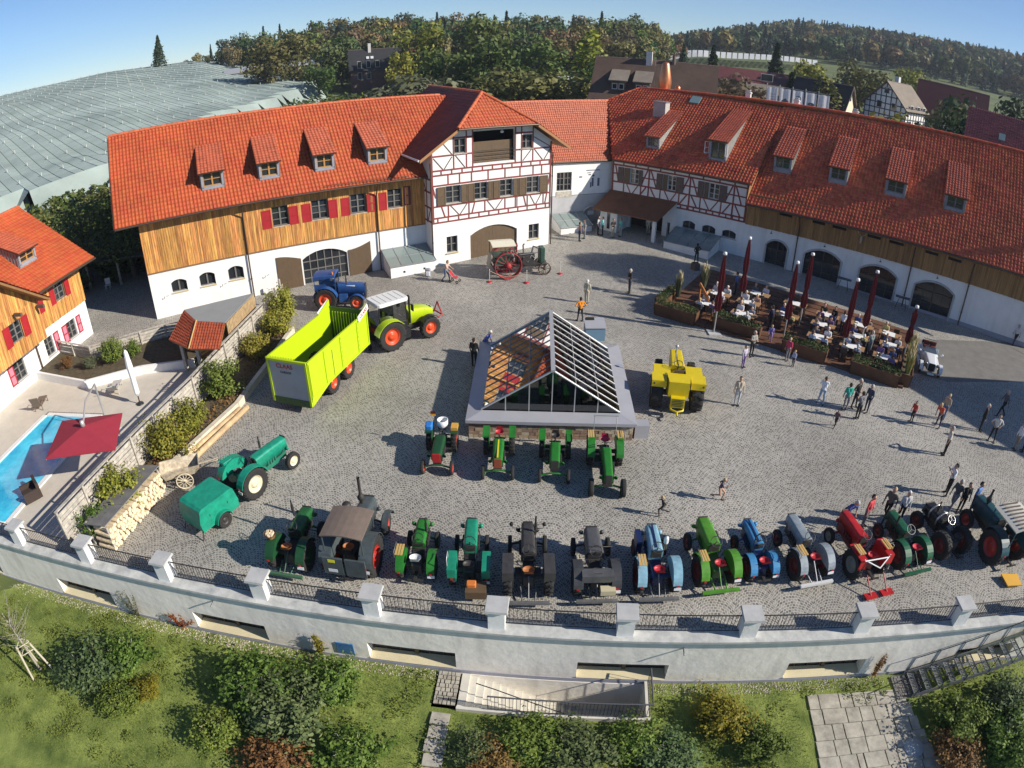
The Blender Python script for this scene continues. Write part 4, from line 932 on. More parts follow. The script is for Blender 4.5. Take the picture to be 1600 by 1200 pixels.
for i in range(4):
    a, b = Vector(PQ[i]), Vector(PQ[(i+1)%4]); L = (b-a).length; n = int(L/.75); rz = atan2((b-a).y, (b-a).x); nn = Vector(((b-a).y, -(b-a).x)).normalized()
    for j in range(n):
        c = a.lerp(b, (j+.5)/n)+nn*.14; pbox('rim_slab', pr_, (c.x, c.y, .06), (L/n-.008,.30,.07), mat('white_stone', (.74,.73,.70), .7, .05, 2, coords='World'), (0,0,rz))
# terrace planter with its white front wall
pl = thing('terrace_planter', 'low white-walled planting bed behind the pool terrace', 'planter', (-25,31,0))
PW = [(-31.2,30.5),(-26.0,29.35),(-22.7,31.2),(-19.3,32.05)]
for a, b in zip(PW, PW[1:]):
    L = hypot(b[0]-a[0], b[1]-a[1]); pbox('planter_wall', pl, ((a[0]+b[0])/2+25, (a[1]+b[1])/2-31, .28), (L+.1,.18,.56), WHITE, (0,0,atan2(b[1]-a[1], b[0]-a[0])))
mb = MB(); mb.poly([(x+25,y-31,.45) for x, y in PW]+[(-19.2+25,36.3-31,.5),(-23.5+25,35.4-31,.5),(-27.2+25,32.6-31,.5),(-31+25,33.2-31,.5)]); mb.build('soil', mat('bark_soil', (.09,.07,.04), .95, .4, 4, coords='World'), pl)

def plank_fence(label, pts, h, ph=.17, gap=.035, t=.04, bay=2.0, zf=lambda x, y: 0.0, grp=None, seed=1, z0=.05):
    f = thing('plank_fence', label, 'fence', (pts[0][0], pts[0][1], 0)); rr = random.Random(seed)
    for a, b in zip(pts, pts[1:]):
        L = hypot(b[0]-a[0], b[1]-a[1]); n = max(1, round(L/bay)); rz = atan2(b[1]-a[1], b[0]-a[0])
        for i in range(n+1):
            s = i/n; x, y = a[0]+(b[0]-a[0])*s, a[1]+(b[1]-a[1])*s; z = zf(x, y)
            pbox('post', f, (x-pts[0][0]+.07*sin(rz), y-pts[0][1]-.07*cos(rz), z+h/2+.03), (.10,.10,h+.1), WOODG, (0,0,rz))
        for i in range(n):
            s = (i+.5)/n; x, y = a[0]+(b[0]-a[0])*s, a[1]+(b[1]-a[1])*s; z = zf(x, y)
            k = int((h-z0)/(ph+gap))
            for j in range(k):
                pbox('plank', f, (x-pts[0][0]+rr.uniform(-.012,.012), y-pts[0][1]+rr.uniform(-.012,.012), z+z0+(j+.5)*(ph+gap)), (L/n-.015-rr.uniform(0,.02), t, ph+rr.uniform(-.012,.012)), WOODG, (rr.uniform(-.03,.03), rr.uniform(-.006,.006), rz))
        # cap board
        pbox('cap_board', f, ((a[0]+b[0])/2-pts[0][0], (a[1]+b[1])/2-pts[0][1], h+.06+zf(*b)*.5), (L,.16,.035), WOODG, (0,0,rz))
    return f
plank_fence('long weathered plank fence between pool terrace and courtyard', [(-18.45,16.0),(-16.8,27.2),(-16.1,37.0)], 2.0, seed=2)
plank_fence('weathered plank fence behind the terrace planting bed', [(-31.1,33.3),(-27.3,32.3),(-22.9,35.4),(-19.9,36.2)], 1.35, seed=3)
# ramp rail by the barn door
ra = thing('entry_ramp', 'weathered timber ramp side leading up to the barn door', 'ramp', (-16.1,37.0,0))
for j in range(5): pbox('plank', ra, (-.35,2.9,.2+j*.2), (5.9,.04,.17), WOODG, (0,0,radians(97)))
for i in range(4): pbox('post', ra, (-.05-.25*i,.3+1.7*i,.75), (.14,.14,1.7), WOODG)
# raised bed along the fence with its pale kerb
bd = thing('fence_bed', 'raised planting bed with pale stone kerb along the plank fence', 'planter', (-15.6,21,0))
BP = [(-16.15,21.3),(-15.35,24.2),(-14.5,27.4),(-14.25,32.0),(-14.2,36.8)]
mb = MB(); mb.poly([(x+15.6,y-21,.30) for x, y in BP]+[(-15.95+15.6,37.0-21,.30),(-16.65+15.6,27.2-21,.30),(-17.6+15.6,21-21,.30)]); mb.build('soil', MATS['bark_soil'], bd)
for a, b in zip(BP, BP[1:]):
    L = hypot(b[0]-a[0], b[1]-a[1]); n = round(L/1.0); rz = atan2(b[1]-a[1], b[0]-a[0])
    for i in range(n):
        s = (i+.5)/n; pbox('kerb_block', bd, (a[0]+(b[0]-a[0])*s+15.6, a[1]+(b[1]-a[1])*s-21, .2), (L/n-.01,.26,.44), mat('warm_limestone', (.62,.55,.44), .8, .12, 2, coords='World'), (0,0,rz))
# peeled logs on the cobbles
for k, (a, b, lab) in enumerate((((-15.2,22.3,.0),(-13.9,27.4,.0),'peeled log lying beside the kerb, nearer the courtyard'),((-15.62,22.5,.0),(-14.25,27.2,.0),'peeled log lying tight against the pale kerb'))):
    m_ = MB(); a2, b2 = Vector(a), Vector(b); d = b2-a2; n = 8; rr = .155
    pts = [(d.x*i/n+.01*sin(i*2.1), d.y*i/n, rr+.006*cos(i*1.7)) for i in range(n+1)]; m_.tube(pts, [rr*(1.04-.1*i/n) for i in range(n+1)], 12)
    tag(m_.build('peeled_log', mat('peeled_timber', (.46,.31,.16), .75, .25, 2, col2=(.55,.40,.23)), None, a), lab, 'log', 'peeled logs by the kerb')
# firewood stack with a board lid
fw = thing('firewood_stack', 'stacked split firewood under a grey board lid by the railing', 'firewood', (-16.9,18.5,0), radians(-9.0))
rr = random.Random(9); LOG = mat('log_end', (.60,.47,.30), .85, .2, 6, island=.22, col2=(.68,.56,.38)); cache = []
for q in range(5):
    m_ = MB(); n = 9; R_ = .105; ring = [(R_*(1+rr.uniform(-.18,.14))*cos(2*pi*i/n), R_*(1+rr.uniform(-.18,.14))*sin(2*pi*i/n)) for i in range(n)]
    m_.loft([[(0,y,z) for y, z in ring], [(.95,y,z) for y, z in ring]], smooth=False); cache.append(m_.mesh('log', LOG))
for j in range(6):
    for i in range(20):
        y = -2.0+i*.205+(.1 if j % 2 else 0); z = .11+j*.178
        if z > 1.12: continue
        o = link('log', cache[rr.randrange(5)], fw, (.08+rr.uniform(-.05,.07), y+rr.uniform(-.015,.015), z), (rr.uniform(0,6.28),0,rr.uniform(-.05,.05))); o.scale = (1,rr.uniform(.85,1.1),rr.uniform(.85,1.1))
for i in range(8):     # short end face
    for j in range(6):
        if i in (0,): continue
for i in range(3): pbox('lid_board', fw, (.35,-1.42+i*1.42,1.30), (1.45,1.40,.04), mat('grey_lid', (.20,.19,.175), .85, .25, 2.5), (0,radians(-9),0))
for x, y in ((-.25,-2.0),(-.25,2.0),(.95,-2.0),(.95,2.0)): pbox('post', fw, (x,y,.62), (.09,.09,1.24), WOODG)
# sauna hut with flat roof and tiled skirts
hu = thing('garden_hut', 'small garden hut with flat grey roof and two tiled skirts beside fence', 'hut', (-18.6,33.4,0))
def hu_(x, y, z): return (x+18.6, y-33.4, z)
mb = MB(); top = [hu_(-20.6,34.5,2.72), hu_(-16.6,36.9,2.72), hu_(-16.75,32.4,2.72), hu_(-18.86,32.75,2.72)]
mb.slab(top[::-1], (0,0,.05)); mb.build('flat_roof', mat('grey_roof_sheet', (.27,.29,.29), .55, .08, .7), hu)
for a, b, c, d in ((hu_(-20.39,31.6,2.1), hu_(-18.37,30.35,2.1), top[3], top[0]), (hu_(-18.30,30.33,2.1), hu_(-16.34,30.3,2.1), top[2], top[3])):
    roof_slab(hu, [a,b,c,d], MATS['dormer_tile'], WOODB, .08, name='roof_skirt'); tiles(hu, a, b, c, d, MATS['dormer_tile'], tw=.2, th=.26)
mb = MB(); mb.cyl(hu_(-18.35,30.3,2.17), hu_(-18.86,32.75,2.80), .05, n=6); mb.build('hip_flashing', mat('brass_strip', (.55,.36,.14), .5), hu)
for x, y in ((-19.6,31.6),(-18.2,31.0),(-16.9,31.2)): pbox('post', hu, hu_(x,y,1.1), (.2,.2,2.2), WOODG)
mb = MB(); mb.slab([hu_(-20.3,34.2,0),hu_(-19.2,32.9,0),hu_(-17.0,32.6,0),hu_(-16.9,36.5,0)], (0,0,2.65)); mb.build('hut_body', mat('dark_larch', (.16,.085,.035), .7, .25, 3), hu)
for i in range(22):
    s = (i+.5)/22; pbox('side_board', hu, (Vector(hu_(-16.72,32.5,1.55)).lerp(Vector(hu_(-16.6,36.9,1.55)), s)), (.04,.185,2.3), mat('tan_boards', (.40,.28,.15), .75, .3, 4, coords='World'), (0,0,.03))
# red cantilever parasol over the pool edge
rp = thing('pool_parasol', 'square dark red cantilever parasol tilted over the pool edge', 'parasol', (-21.4,24.8,0))
RED = mat('wine_red_cloth', (.30,.022,.040), .85, .08, 3)
def rp_(x, y, z): return (x+21.4, y-24.8, z)
CA = [rp_(-18.45,22.75,2.62), rp_(-17.45,20.15,2.38), rp_(-20.84,18.96,2.50), rp_(-21.76,21.87,2.62)]; ap = rp_(-19.65,21.0,2.98)
mb = MB()
for i in range(4): mb.add([CA[i], CA[(i+1)%4], ap], [(0,1,2)]); 
mb.add([tuple(Vector(p)-Vector((0,0,.05))) for p in CA]+[tuple(Vector(ap)-Vector((0,0,.05)))], [(1,0,4),(2,1,4),(3,2,4),(0,3,4)])
for i in range(4): a, b = Vector(CA[i]), Vector(CA[(i+1)%4]); mb.add([a,b,b-Vector((0,0,.05)),a-Vector((0,0,.05))], [(3,2,1,0)])
mb.build('canopy', RED, rp)
ALU = mat('pale_metal', (.50,.50,.49), .4, metal=.4)
mb = MB(); mb.tube([(0,0,.05),(0,.05,2.2),(.2,-.2,3.1),(1.0,-2.2,3.35),ap], .045, 8); mb.build('mast', ALU, rp); mb = MB(); mb.tube([(0,0,1.2),(.5,-.6,3.2)], .025, 6); mb.build('strut', ALU, rp)
mb = MB(); mb.lathe([(0,.3),(.10,.28),(.13,0),(.0,-.02)], 12, M=Matrix.Translation(ap)); mb.build('hub', ALU, rp)
for i in range(4):
    m_ = MB(); m_.tube([Vector(ap)-Vector((0,0,.08)), Vector(CA[i])-Vector((0,0,.07))], .018, 5); m_.build('rib', ALU, rp)
mb = MB(); mb.bx(-.5,.5,-.5,.5,0,.08); mb.build('foot', CONC, rp)
# folded white parasol standing on the terrace
wpz = thing('folded_parasol', 'folded white parasol standing upright at the terrace edge', 'parasol', (-20.95,27.7,0))
mb = MB(); mb.lathe([(.03,.55),(.17,.75),(.16,1.6),(.20,2.4),(.12,3.3),(.03,3.45)], 9, smooth=False); mb.build('wrapped_canopy', mat('white_canvas', (.80,.80,.78), .8), wpz); mb = MB(); mb.cyl((0,0,0),(0,0,.6),.035); mb.build('pole', IRON, wpz); mb = MB(); mb.lathe([(0,.12),(.2,.1),(.25,0)], 14); mb.build('foot', IRON, wpz)
def lounger(label, loc, rz, m, back=.9):
    t = thing('sun_lounger', label, 'lounger', loc, rz, 'loungers on the pool terrace')
    a = MB(); a.bx(-.30,.30,-.95,.35,.32,.36); a.build('seat', m, t)
    a = MB(); a.slab([(-.30,.36,.34),(.30,.36,.34),(.30,.36+.75*cos(back),.34+.75*sin(back)),(-.30,.36+.75*cos(back),.34+.75*sin(back))], (0,-.03,.03)); a.build('backrest', m, t)
    for x, y in ((-.27,-.85),(.27,-.85),(-.27,.3),(.27,.3)): pbox('leg', t, (x,y,.16), (.04,.04,.32), m)
    for s in (-1, 1): 
        a = MB(); a.tube([(s*.34,-.2,.32),(s*.34,-.2,.55),(s*.34,.3,.58),(s*.34,.42,.42)], .022, 6); a.build('armrest', m, t)
    return t
lounger('brown woven deck chair on the terrace near the white house wall', (-28.2,26.9,.02), radians(-160), mat('brown_weave', (.17,.13,.10), .8, .15, 20), 1.15)
lounger('pale grey sun lounger below the planting bed', (-23.4,28.9,.02), radians(200), mat('pale_weave', (.50,.48,.44), .7, .1, 20), .75)
wk = thing('wicker_armchair', 'dark brown wicker armchair by the pool, seen from behind', 'armchair', (-22.95,18.95,.02), radians(-38))
WK = mat('dark_wicker', (.045,.030,.024), .75, .25, 24)
for nm, bxs in (('seat',(-.42,.42,-.40,.42,.12,.42)),('backrest',(-.48,.48,.36,.52,.10,.92)),('arm',(-.50,-.38,-.42,.36,.10,.66)),('arm',(.38,.50,-.42,.36,.10,.66))): a = MB(); a.bx(*bxs); a.build(nm, WK, wk)
pt = thing('white_garden_chair', 'white garden chair in the shadow under the open shed', 'chair', (-34.26, 45.22, 0.36), .4)
WP = mat('white_plastic', (.75,.75,.75), .5)
for nm, c_, d_ in (('seat',(0,0,.43),(.48,.46,.04)),('backrest',(0,.22,.70),(.48,.04,.5)),('leg',(-.2,-.2,.21),(.04,.04,.42)),('leg',(.2,-.2,.21),(.04,.04,.42)),('leg',(-.2,.2,.21),(.04,.04,.42)),('leg',(.2,.2,.21),(.04,.04,.42))): pbox(nm, pt, c_, d_, WP)

# ------------------------------------------------------------------ glass pavilion
FP = Fr(-2.02, 25.30, -1.95)
pv = thing('glass_pavilion', 'glass-roofed pavilion on a low rubble stone base in mid courtyard', 'pavilion', (FP.x, FP.y, 0), FP.a)
PWd, PD = 7.72, 8.0
mb = MB(); mb.bx(.06,PWd-.06,.06,.3,0,.86); mb.bx(.06,.3,.3,PD-.06,0,.86); mb.bx(PWd-.3,PWd-.06,.3,PD-.06,0,.86); mb.bx(.3,PWd-.3,PD-.3,PD-.06,0,.86); mb.build('base_core', mat('mortar', (.36,.31,.24), .9), pv)
rr = random.Random(31)
for j in range(5):
    u = 0.0; hs = .86/5
    while u < PWd-.05:
        w_ = min(rr.uniform(.22,.5), PWd-u); z = j*hs
        pbox('stone', pv, (u+w_/2, .05+rr.uniform(-.015,.01), z+hs/2), (w_-.025,.10,hs-.022), RUBBLE if False else [mat('stone_a', (.34,.23,.15), .85, .25, 5, coords='World'), mat('stone_b', (.42,.33,.22), .85, .25, 5, coords='World'), mat('stone_c', (.27,.18,.13), .85, .25, 5, coords='World'), mat('stone_d', (.46,.39,.29), .85, .2, 5, coords='World')][rr.randrange(4)], (0,rr.uniform(-.03,.03),0))
        u += w_
st_ = MB()
for (v0, s_) in ((0,1),(1,1)):
    for j in range(5):
        v = .1
        while v < PD-.1:
            w_ = min(rr.uniform(.25,.5), PD-.1-v); x = .03 if v0 == 0 else PWd-.03; st_.box((x, v+w_/2, (j+.5)*.172), (.08, w_-.025, .15)); v += w_
o = st_.build('side_stones', RUBBLE, pv); o['kind'] = 'stuff'
BZ = mat('grey_metal_border', (.40,.40,.43), .5, .06, 1, metal=.2)
mb = MB(); a0, a1 = -.12, .62; z0, z1 = .90, 1.12
O = [(a0,a0),(PWd-a0,a0),(PWd-a0,PD-a0),(a0,PD-a0)]; I_ = [(a1,a1),(PWd-a1,a1),(PWd-a1,PD-a1),(a1,PD-a1)]
vs = [(x,y,z0-.06) for x, y in O]+[(x,y,z0+.10) for x, y in O]+[(x,y,z1) for x, y in I_]+[(x,y,z0-.06) for x, y in I_]
fs = []
for i in range(4): j = (i+1)%4; fs += [(i,j,4+j,4+i),(4+i,4+j,8+j,8+i),(8+i,8+j,12+j,12+i),(12+i,12+j,j,i)]
mb.add(vs, fs); mb.build('roof_border', BZ, pv)
RA = PWd/2; zE, zA = 1.14, 3.25; vF, vB = .66, PD-.66
BAR = mat('grey_bar', (.24,.24,.25), .4, metal=.4)
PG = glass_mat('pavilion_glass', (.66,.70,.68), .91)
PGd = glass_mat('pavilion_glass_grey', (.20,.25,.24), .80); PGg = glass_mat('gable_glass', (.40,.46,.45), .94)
for s, u0 in ((1, .62), (-1, PWd-.62)):
    n = 10
    for i in range(n):          # each sloping pane
        for q in range(3):
            va, vb = vF+(vB-vF)*i/n, vF+(vB-vF)*(i+1)/n
            def at_(t, v): return (u0+(RA-u0)*t, v, zE+(zA-zE)*t)
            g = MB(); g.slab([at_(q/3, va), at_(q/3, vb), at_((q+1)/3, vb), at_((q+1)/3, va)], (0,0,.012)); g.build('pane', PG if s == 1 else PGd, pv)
    for i in range(n+1):
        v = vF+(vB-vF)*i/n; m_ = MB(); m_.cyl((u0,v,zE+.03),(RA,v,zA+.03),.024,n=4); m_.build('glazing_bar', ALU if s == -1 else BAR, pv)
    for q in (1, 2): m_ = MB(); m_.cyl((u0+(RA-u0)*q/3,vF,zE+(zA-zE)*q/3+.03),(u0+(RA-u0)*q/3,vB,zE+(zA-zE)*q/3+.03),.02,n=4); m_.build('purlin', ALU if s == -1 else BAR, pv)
    for v in (vF, vB): m_ = MB(); m_.cyl((u0-.05,v,zE+.03),(RA,v,zA+.05),.06,n=4); m_.build('gable_rafter', ALU, pv)
mb = MB(); mb.bx(RA-.10,RA+.10,vF-.05,vB+.05,zA-.02,zA+.10); mb.build('ridge_cap', ALU, pv)
for v in (vF+.02, vB-.02):
    us = [.62,1.7,2.8,RA,PWd-2.8,PWd-1.7,PWd-.62]
    for a, b in zip(us, us[1:]):
        za = zE+(zA-zE)*(1-abs(a-RA)/(RA-.62)); zb = zE+(zA-zE)*(1-abs(b-RA)/(RA-.62)); g = MB(); g.slab([(a,v,1.10),(b,v,1.10),(b,v,zb),(a,v,za)], (0,.012,0)); g.build('gable_pane', PGg, pv)
    for u in us[1:-1]:
        zz = zE+(zA-zE)*(1-abs(u-RA)/(RA-.62)); pbox('mullion', pv, (u,v,(1.1+zz)/2), (.05,.06,zz-1.1), ALU)
mb = MB(); mb.bx(.3,PWd-.3,.3,PD-.3,.012,.03); mb.build('inner_floor', mat('pale_stone_floor', (.30,.29,.27), .6, .3, 1.5), pv)
for c_, d_, m_ in (((1.6,2.0,.45),(1.5,1.0,.85),CONC),((2.2,4.8,.5),(1.4,1.6,.9),WHITE),((5.2,3.4,.5),(1.0,2.2,.9),BEAMG),((5.6,6.0,.6),(1.4,.9,1.1),SHUTB),((1.3,6.3,.5),(1.0,1.0,.95),CONC)): pbox('display_stand', pv, c_, d_, m_)
mb = MB(); mb.slab([(.9,1.2,1.0),(2.0,1.4,1.4),(2.4,2.6,1.4),(1.3,2.6,1.0)], (0,0,.02)); mb.build('red_cloth', RED, pv)
ib = thing('info_box', 'grey and blue metal lectern box behind the glass pavilion', 'lectern', (5.03, 36.07, 0.00), .05)
mb = MB(); mb.slab([(-.6,-.45,0),(.6,-.45,0),(.6,.45,0),(-.6,.45,0)], (0,0,.85)); mb.build('body', mat('blue_grey_panel', (.14,.25,.36), .5), ib); mb = MB(); mb.slab([(-.64,-.5,.86),(.64,-.5,.86),(.64,.5,1.12),(-.64,.5,1.12)], (0,0,.04)); mb.build('top', BZ, ib)
pbox('dark_plate', ib, (-.25,.35,1.16), (.5,.25,.02), DARK, (radians(14),0,0))
mb = MB(); mb.bx(-.35,.35,-.3,.3,0,.72); tag(mb.build('grey_service_box', BZ, None, (6.16, 25.50, 0.00)), 'grey metal service box at the front right corner of the pavilion', 'box')

# ------------------------------------------------------------------ foliage kit
def leaf_mat(name, col, col2, tint=False, trans=0.22, orand=0.12):
    m = bpy.data.materials.new(name); m.use_nodes = True; MATS[name] = m
    nt = m.node_tree; N = nt.nodes; L = nt.links; b = N['Principled BSDF']; b.inputs['Roughness'].default_value = 0.6; b.inputs['Specular IOR Level'].default_value = 0.25
    g = N.new('ShaderNodeNewGeometry'); r = N.new('ShaderNodeValToRGB'); L.new(g.outputs['Random Per Island'], r.inputs[0])
    r.color_ramp.elements[0].color = col+(1,); r.color_ramp.elements[1].color = col2+(1,)
    h = N.new('ShaderNodeHueSaturation'); L.new(r.outputs[0], h.inputs['Color'])
    oi = N.new('ShaderNodeObjectInfo'); mr = N.new('ShaderNodeMapRange'); mr.inputs[3].default_value = 1-orand*1.6; mr.inputs[4].default_value = 1+orand*1.6; L.new(oi.outputs['Random'], mr.inputs[0]); L.new(mr.outputs[0], h.inputs['Value'])
    w = N.new('ShaderNodeTexWhiteNoise'); w.noise_dimensions = '1D'; L.new(oi.outputs['Random'], w.inputs['W']); m2 = N.new('ShaderNodeMapRange'); m2.inputs[3].default_value = .5-.02*(orand > 0); m2.inputs[4].default_value = .5+.02*(orand > 0); L.new(w.outputs[0], m2.inputs[0]); L.new(m2.outputs[0], h.inputs['Hue'])
    out = h.outputs[0]
    if tint:
        a = N.new('ShaderNodeAttribute'); a.attribute_name = 'tint'; mx = N.new('ShaderNodeMix'); mx.data_type = 'RGBA'; mx.blend_type = 'MULTIPLY'; mx.inputs[0].default_value = 1
        L.new(out, mx.inputs[6]); L.new(a.outputs['Color'], mx.inputs[7]); out = mx.outputs[2]
    L.new(out, b.inputs['Base Color'])
    tr = N.new('ShaderNodeBsdfTranslucent'); L.new(out, tr.inputs[0]); mx2 = N.new('ShaderNodeMixShader'); mx2.inputs[0].default_value = trans
    L.new(b.outputs[0], mx2.inputs[1]); L.new(tr.outputs[0], mx2.inputs[2]); L.new(mx2.outputs[0], N['Material Output'].inputs[0])
    return m
def leaves(pts, nrm, size, rs, asp=.62, rand=.7):
    """a small folded rhombic leaf (or leaf clump) at every point; returns vertex and face arrays"""
    n = len(pts); d = nrm+rs.normal(0, rand, (n,3)); d /= np.linalg.norm(d, axis=1, keepdims=True)+1e-9
    t = np.cross(d, rs.normal(0, 1, (n,3))); t /= np.linalg.norm(t, axis=1, keepdims=True)+1e-9; b = np.cross(d, t)
    s = (size*rs.uniform(.6, 1.35, n))[:, None]
    V = np.stack([pts-t*s, pts+b*s*asp+d*s*.12, pts+t*s, pts-b*s*asp+d*s*.12], 1)
    F = np.arange(n*4).reshape(n, 4)
    return V.reshape(-1, 3), F
def np_mesh(name, V, F, m, tint=None):
    me = bpy.data.meshes.new(name); me.vertices.add(len(V)); me.vertices.foreach_set('co', np.ascontiguousarray(V, dtype=np.float32).ravel())
    k = F.shape[1]; me.loops.add(F.size); me.loops.foreach_set('vertex_index', F.astype(np.int32).ravel()); me.polygons.add(len(F))
    me.polygons.foreach_set('loop_start', np.arange(0, F.size, k, dtype=np.int32)); me.update(calc_edges=True); me.validate()
    if tint is not None:
        a = me.attributes.new('tint', 'FLOAT_COLOR', 'POINT'); a.data.foreach_set('color', np.ascontiguousarray(np.c_[tint, np.ones(len(tint))], dtype=np.float32).ravel())
    me.materials.append(m); return me
def crown(lobes, n, size, rs, shell=.45, rand=.75):
    """leaf clumps spread through a set of ellipsoidal lobes, thicker towards their skins, none buried deep in another lobe"""
    w = np.array([l[1][0]*l[1][1]+l[1][0]*l[1][2] for l in lobes]); w = w/w.sum(); P = []; Nn = []
    for (c, r), k in zip(lobes, (w*n).astype(int)+1):
        d = rs.normal(0, 1, (k,3)); d /= np.linalg.norm(d, axis=1, keepdims=True); q = rs.uniform(0, 1, k)**shell
        wob = 1+.22*np.sin(d[:,0]*5+c[0]*3)*np.sin(d[:,1]*5+c[1])*np.cos(d[:,2]*4+c[2])
        P.append(np.array(c)+d*np.array(r)*(q*wob)[:,None]); Nn.append(d)
    P = np.concatenate(P); Nn = np.concatenate(Nn); keep = np.ones(len(P), bool); k0 = 0
    for c, r in lobes:
        keep &= ~((((P-np.array(c))/np.array(r))**2).sum(1) < .22)
    return leaves(P[keep], Nn[keep], size, rs, rand=rand)
def blobby(rs, w, h, z0, k):
    """lobes of a broad-leaved crown of width w and height h standing on z0"""
    L = [((0,0,z0+h*.5),(w*.30,w*.30,h*.42))]
    for i in range(k):
        a = rs.uniform(0, 6.28); t = rs.uniform(.05, .95); rad = w*.34*math.sqrt(max(.06, 1-(2*t-1.0)**2))*rs.uniform(.6, 1.1); rr = w*rs.uniform(.13,.23)
        L.append(((rad*cos(a), rad*sin(a), z0+h*(.08+.84*t)), (rr, rr, rr*rs.uniform(.75,1.05))))
    return L
def conifer(rs, w, h, n, size):
    t = rs.uniform(.0, 1, n)**.8; tier = np.floor(t*14)/14; a = rs.uniform(0, 6.28, n); env = (w/2)*(1-t)*(.72+.4*(1-(t-tier)*14))*(1+.18*np.sin(a*5+tier*40)); q = rs.uniform(.15,1,n)**.5
    P = np.c_[env*q*np.cos(a), env*q*np.sin(a), h*(.06+.94*t)-.10*env*q]; Nn = np.c_[np.cos(a)*.6, np.sin(a)*.6, np.full(n,.6)]
    return leaves(P, Nn, size, rs, .4, .5)
def trunk_mesh(name, h, r, m, limbs, rs, spread):
    mb = MB(); mb.tube([(0,0,-.3),(.05*h*.1,0,h*.3),(-.02*h,.01*h,h*.7)], [r*1.25,r,r*.5], 8)
    for i in range(limbs):
        a = 6.28*i/limbs+rs.uniform(-.4,.4); z = h*rs.uniform(.28,.6); e = spread*rs.uniform(.5,1)
        mb.tube([(0,0,z),(e*.5*cos(a),e*.5*sin(a),z+h*.14),(e*cos(a),e*sin(a),z+h*.34)], [r*.45,r*.3,r*.08], 5)
    return mb.mesh(name, m)
BARK = mat('bark', (.11,.085,.06), .9, .3, 5); BARKP = mat('pale_bark', (.33,.30,.24), .9, .25, 5)
LG = leaf_mat('leaf_green', (.055,.095,.022), (.130,.175,.045)); LO = leaf_mat('leaf_olive', (.100,.105,.034), (.215,.205,.070)); LY = leaf_mat('leaf_yellowgreen', (.150,.165,.020), (.32,.31,.05))
LD = leaf_mat('leaf_dark', (.022,.042,.020), (.055,.085,.036)); LGR = leaf_mat('leaf_greygreen', (.085,.10,.055), (.17,.18,.10)); LBR = leaf_mat('leaf_rust', (.13,.075,.025), (.24,.14,.05))
PROTO = {}
def proto(key):
    if key in PROTO: return PROTO[key]
    rs = np.random.RandomState(abs(hash_(key)) % 9999)
    kind = key[0]
    if kind == 'c': V, F = conifer(rs, .62, 1.0, 1700, .036)
    elif kind == 'p': V, F = crown([((0,0,.25),(.12,.12,.2)),((0,0,.5),(.15,.15,.26)),((.02,0,.72),(.12,.12,.2)),((0,.01,.88),(.07,.07,.12))], 1300, .024, rs)
    elif kind == 'r': V, F = crown(blobby(rs, 1.0, .62, .34, 15), 2300, .032, rs, rand=.42)      # round tree
    elif kind == 'n': V, F = crown(blobby(rs, 1.0, .66, .28, 20), 5200, .014, rs)
    else: V, F = crown(blobby(rs, .80, .80, .18, 16), 2400, .030, rs, rand=.42)                  # tall broad-leaved
    PROTO[key] = (V, F); return PROTO[key]
def hash_(s): return sum(ord(c)*(i*31+7) for i, c in enumerate(s))
TM = {}
def tree(name, label, az, r, el_top, kind, lm, wide=1.0, group=None, bark=None, sink=0.0, zg=None, xy=None):
    """single tree: azimuth and distance from the viewpoint's foot, top at the given elevation angle"""
    x, y = (r*sin(radians(az)), r*cos(radians(az))) if xy is None else xy
    r = hypot(x, y); z = (land(x, y) if zg is None else zg)-sink; h = 17.5+r*tan(radians(el_top))-z
    t = thing(name, label, 'tree', (x, y, z), rnd.uniform(0, 6.28), group)
    k = (kind, lm.name)
    if k not in TM:
        V, F = proto(kind); rs = np.random.RandomState(3); TM[k] = (np_mesh('crown', V, F, lm), trunk_mesh('trunk', 1.0, .028, bark or BARK, 0 if kind[0] == 'c' else 5, rs, .22))
    c = link('crown', TM[k][0], t); c.scale = (h*wide, h*wide, h); q = link('trunk', TM[k][1], t); q.scale = (h, h, h)
    return t
def forest(name, label, items, m):
    """a wood that reads as one mass: (x, y, z, height, width factor, kind, tint)"""
    VV, FF, TT, o = [], [], [], 0
    for (x, y, z, h, w, kind, tn, keep) in items:
        V, F = proto(kind)
        if keep < 1: F = F[:int(len(F)*keep)]; V = V[:int(len(F)*4)]
        a = rnd.uniform(0, 6.28); c, s = cos(a), sin(a); R = np.array([[c,-s,0],[s,c,0],[0,0,1]])
        sc = 1.0 if keep == 1 else 1/keep**.5
        if sc > 1.01:      # fewer but larger clumps for far trees
            Q = V.reshape(-1,4,3); ctr = Q.mean(1, keepdims=True); V = (ctr+(Q-ctr)*sc).reshape(-1,3)
        V2 = (V*np.array([w,w,1]))@R.T*h+np.array([x,y,z]); VV.append(V2); FF.append(F+o); TT.append(np.tile(np.array(tn), (len(V2),1))); o += len(V2)
    me = np_mesh(name, np.concatenate(VV), np.concatenate(FF), m, np.concatenate(TT)); return tag(link(name, me), label, 'forest', kind='stuff')
FOR = leaf_mat('forest_leaf', (.70,.70,.70), (1.25,1.25,1.25), tint=True, orand=0.0)
def pol(az, r): return (r*sin(radians(az)), r*cos(radians(az)))
SKY = [(-30,.2),(-27.9,.75),(-24.3,1.97),(-21.6,2.44),(-16.2,2.69),(-10.9,2.74),(-5.6,2.63),(0,2.5),(5.1,2.6),(9.6,2.94),(11.4,2.5),(12.6,1.7),(14.2,.6)]
def skyl(a):
    for (p, q), (p2, q2) in zip(SKY, SKY[1:]):
        if p <= a <= p2: return q+(q2-q)*(a-p)/(p2-p)
    return SKY[0][1]
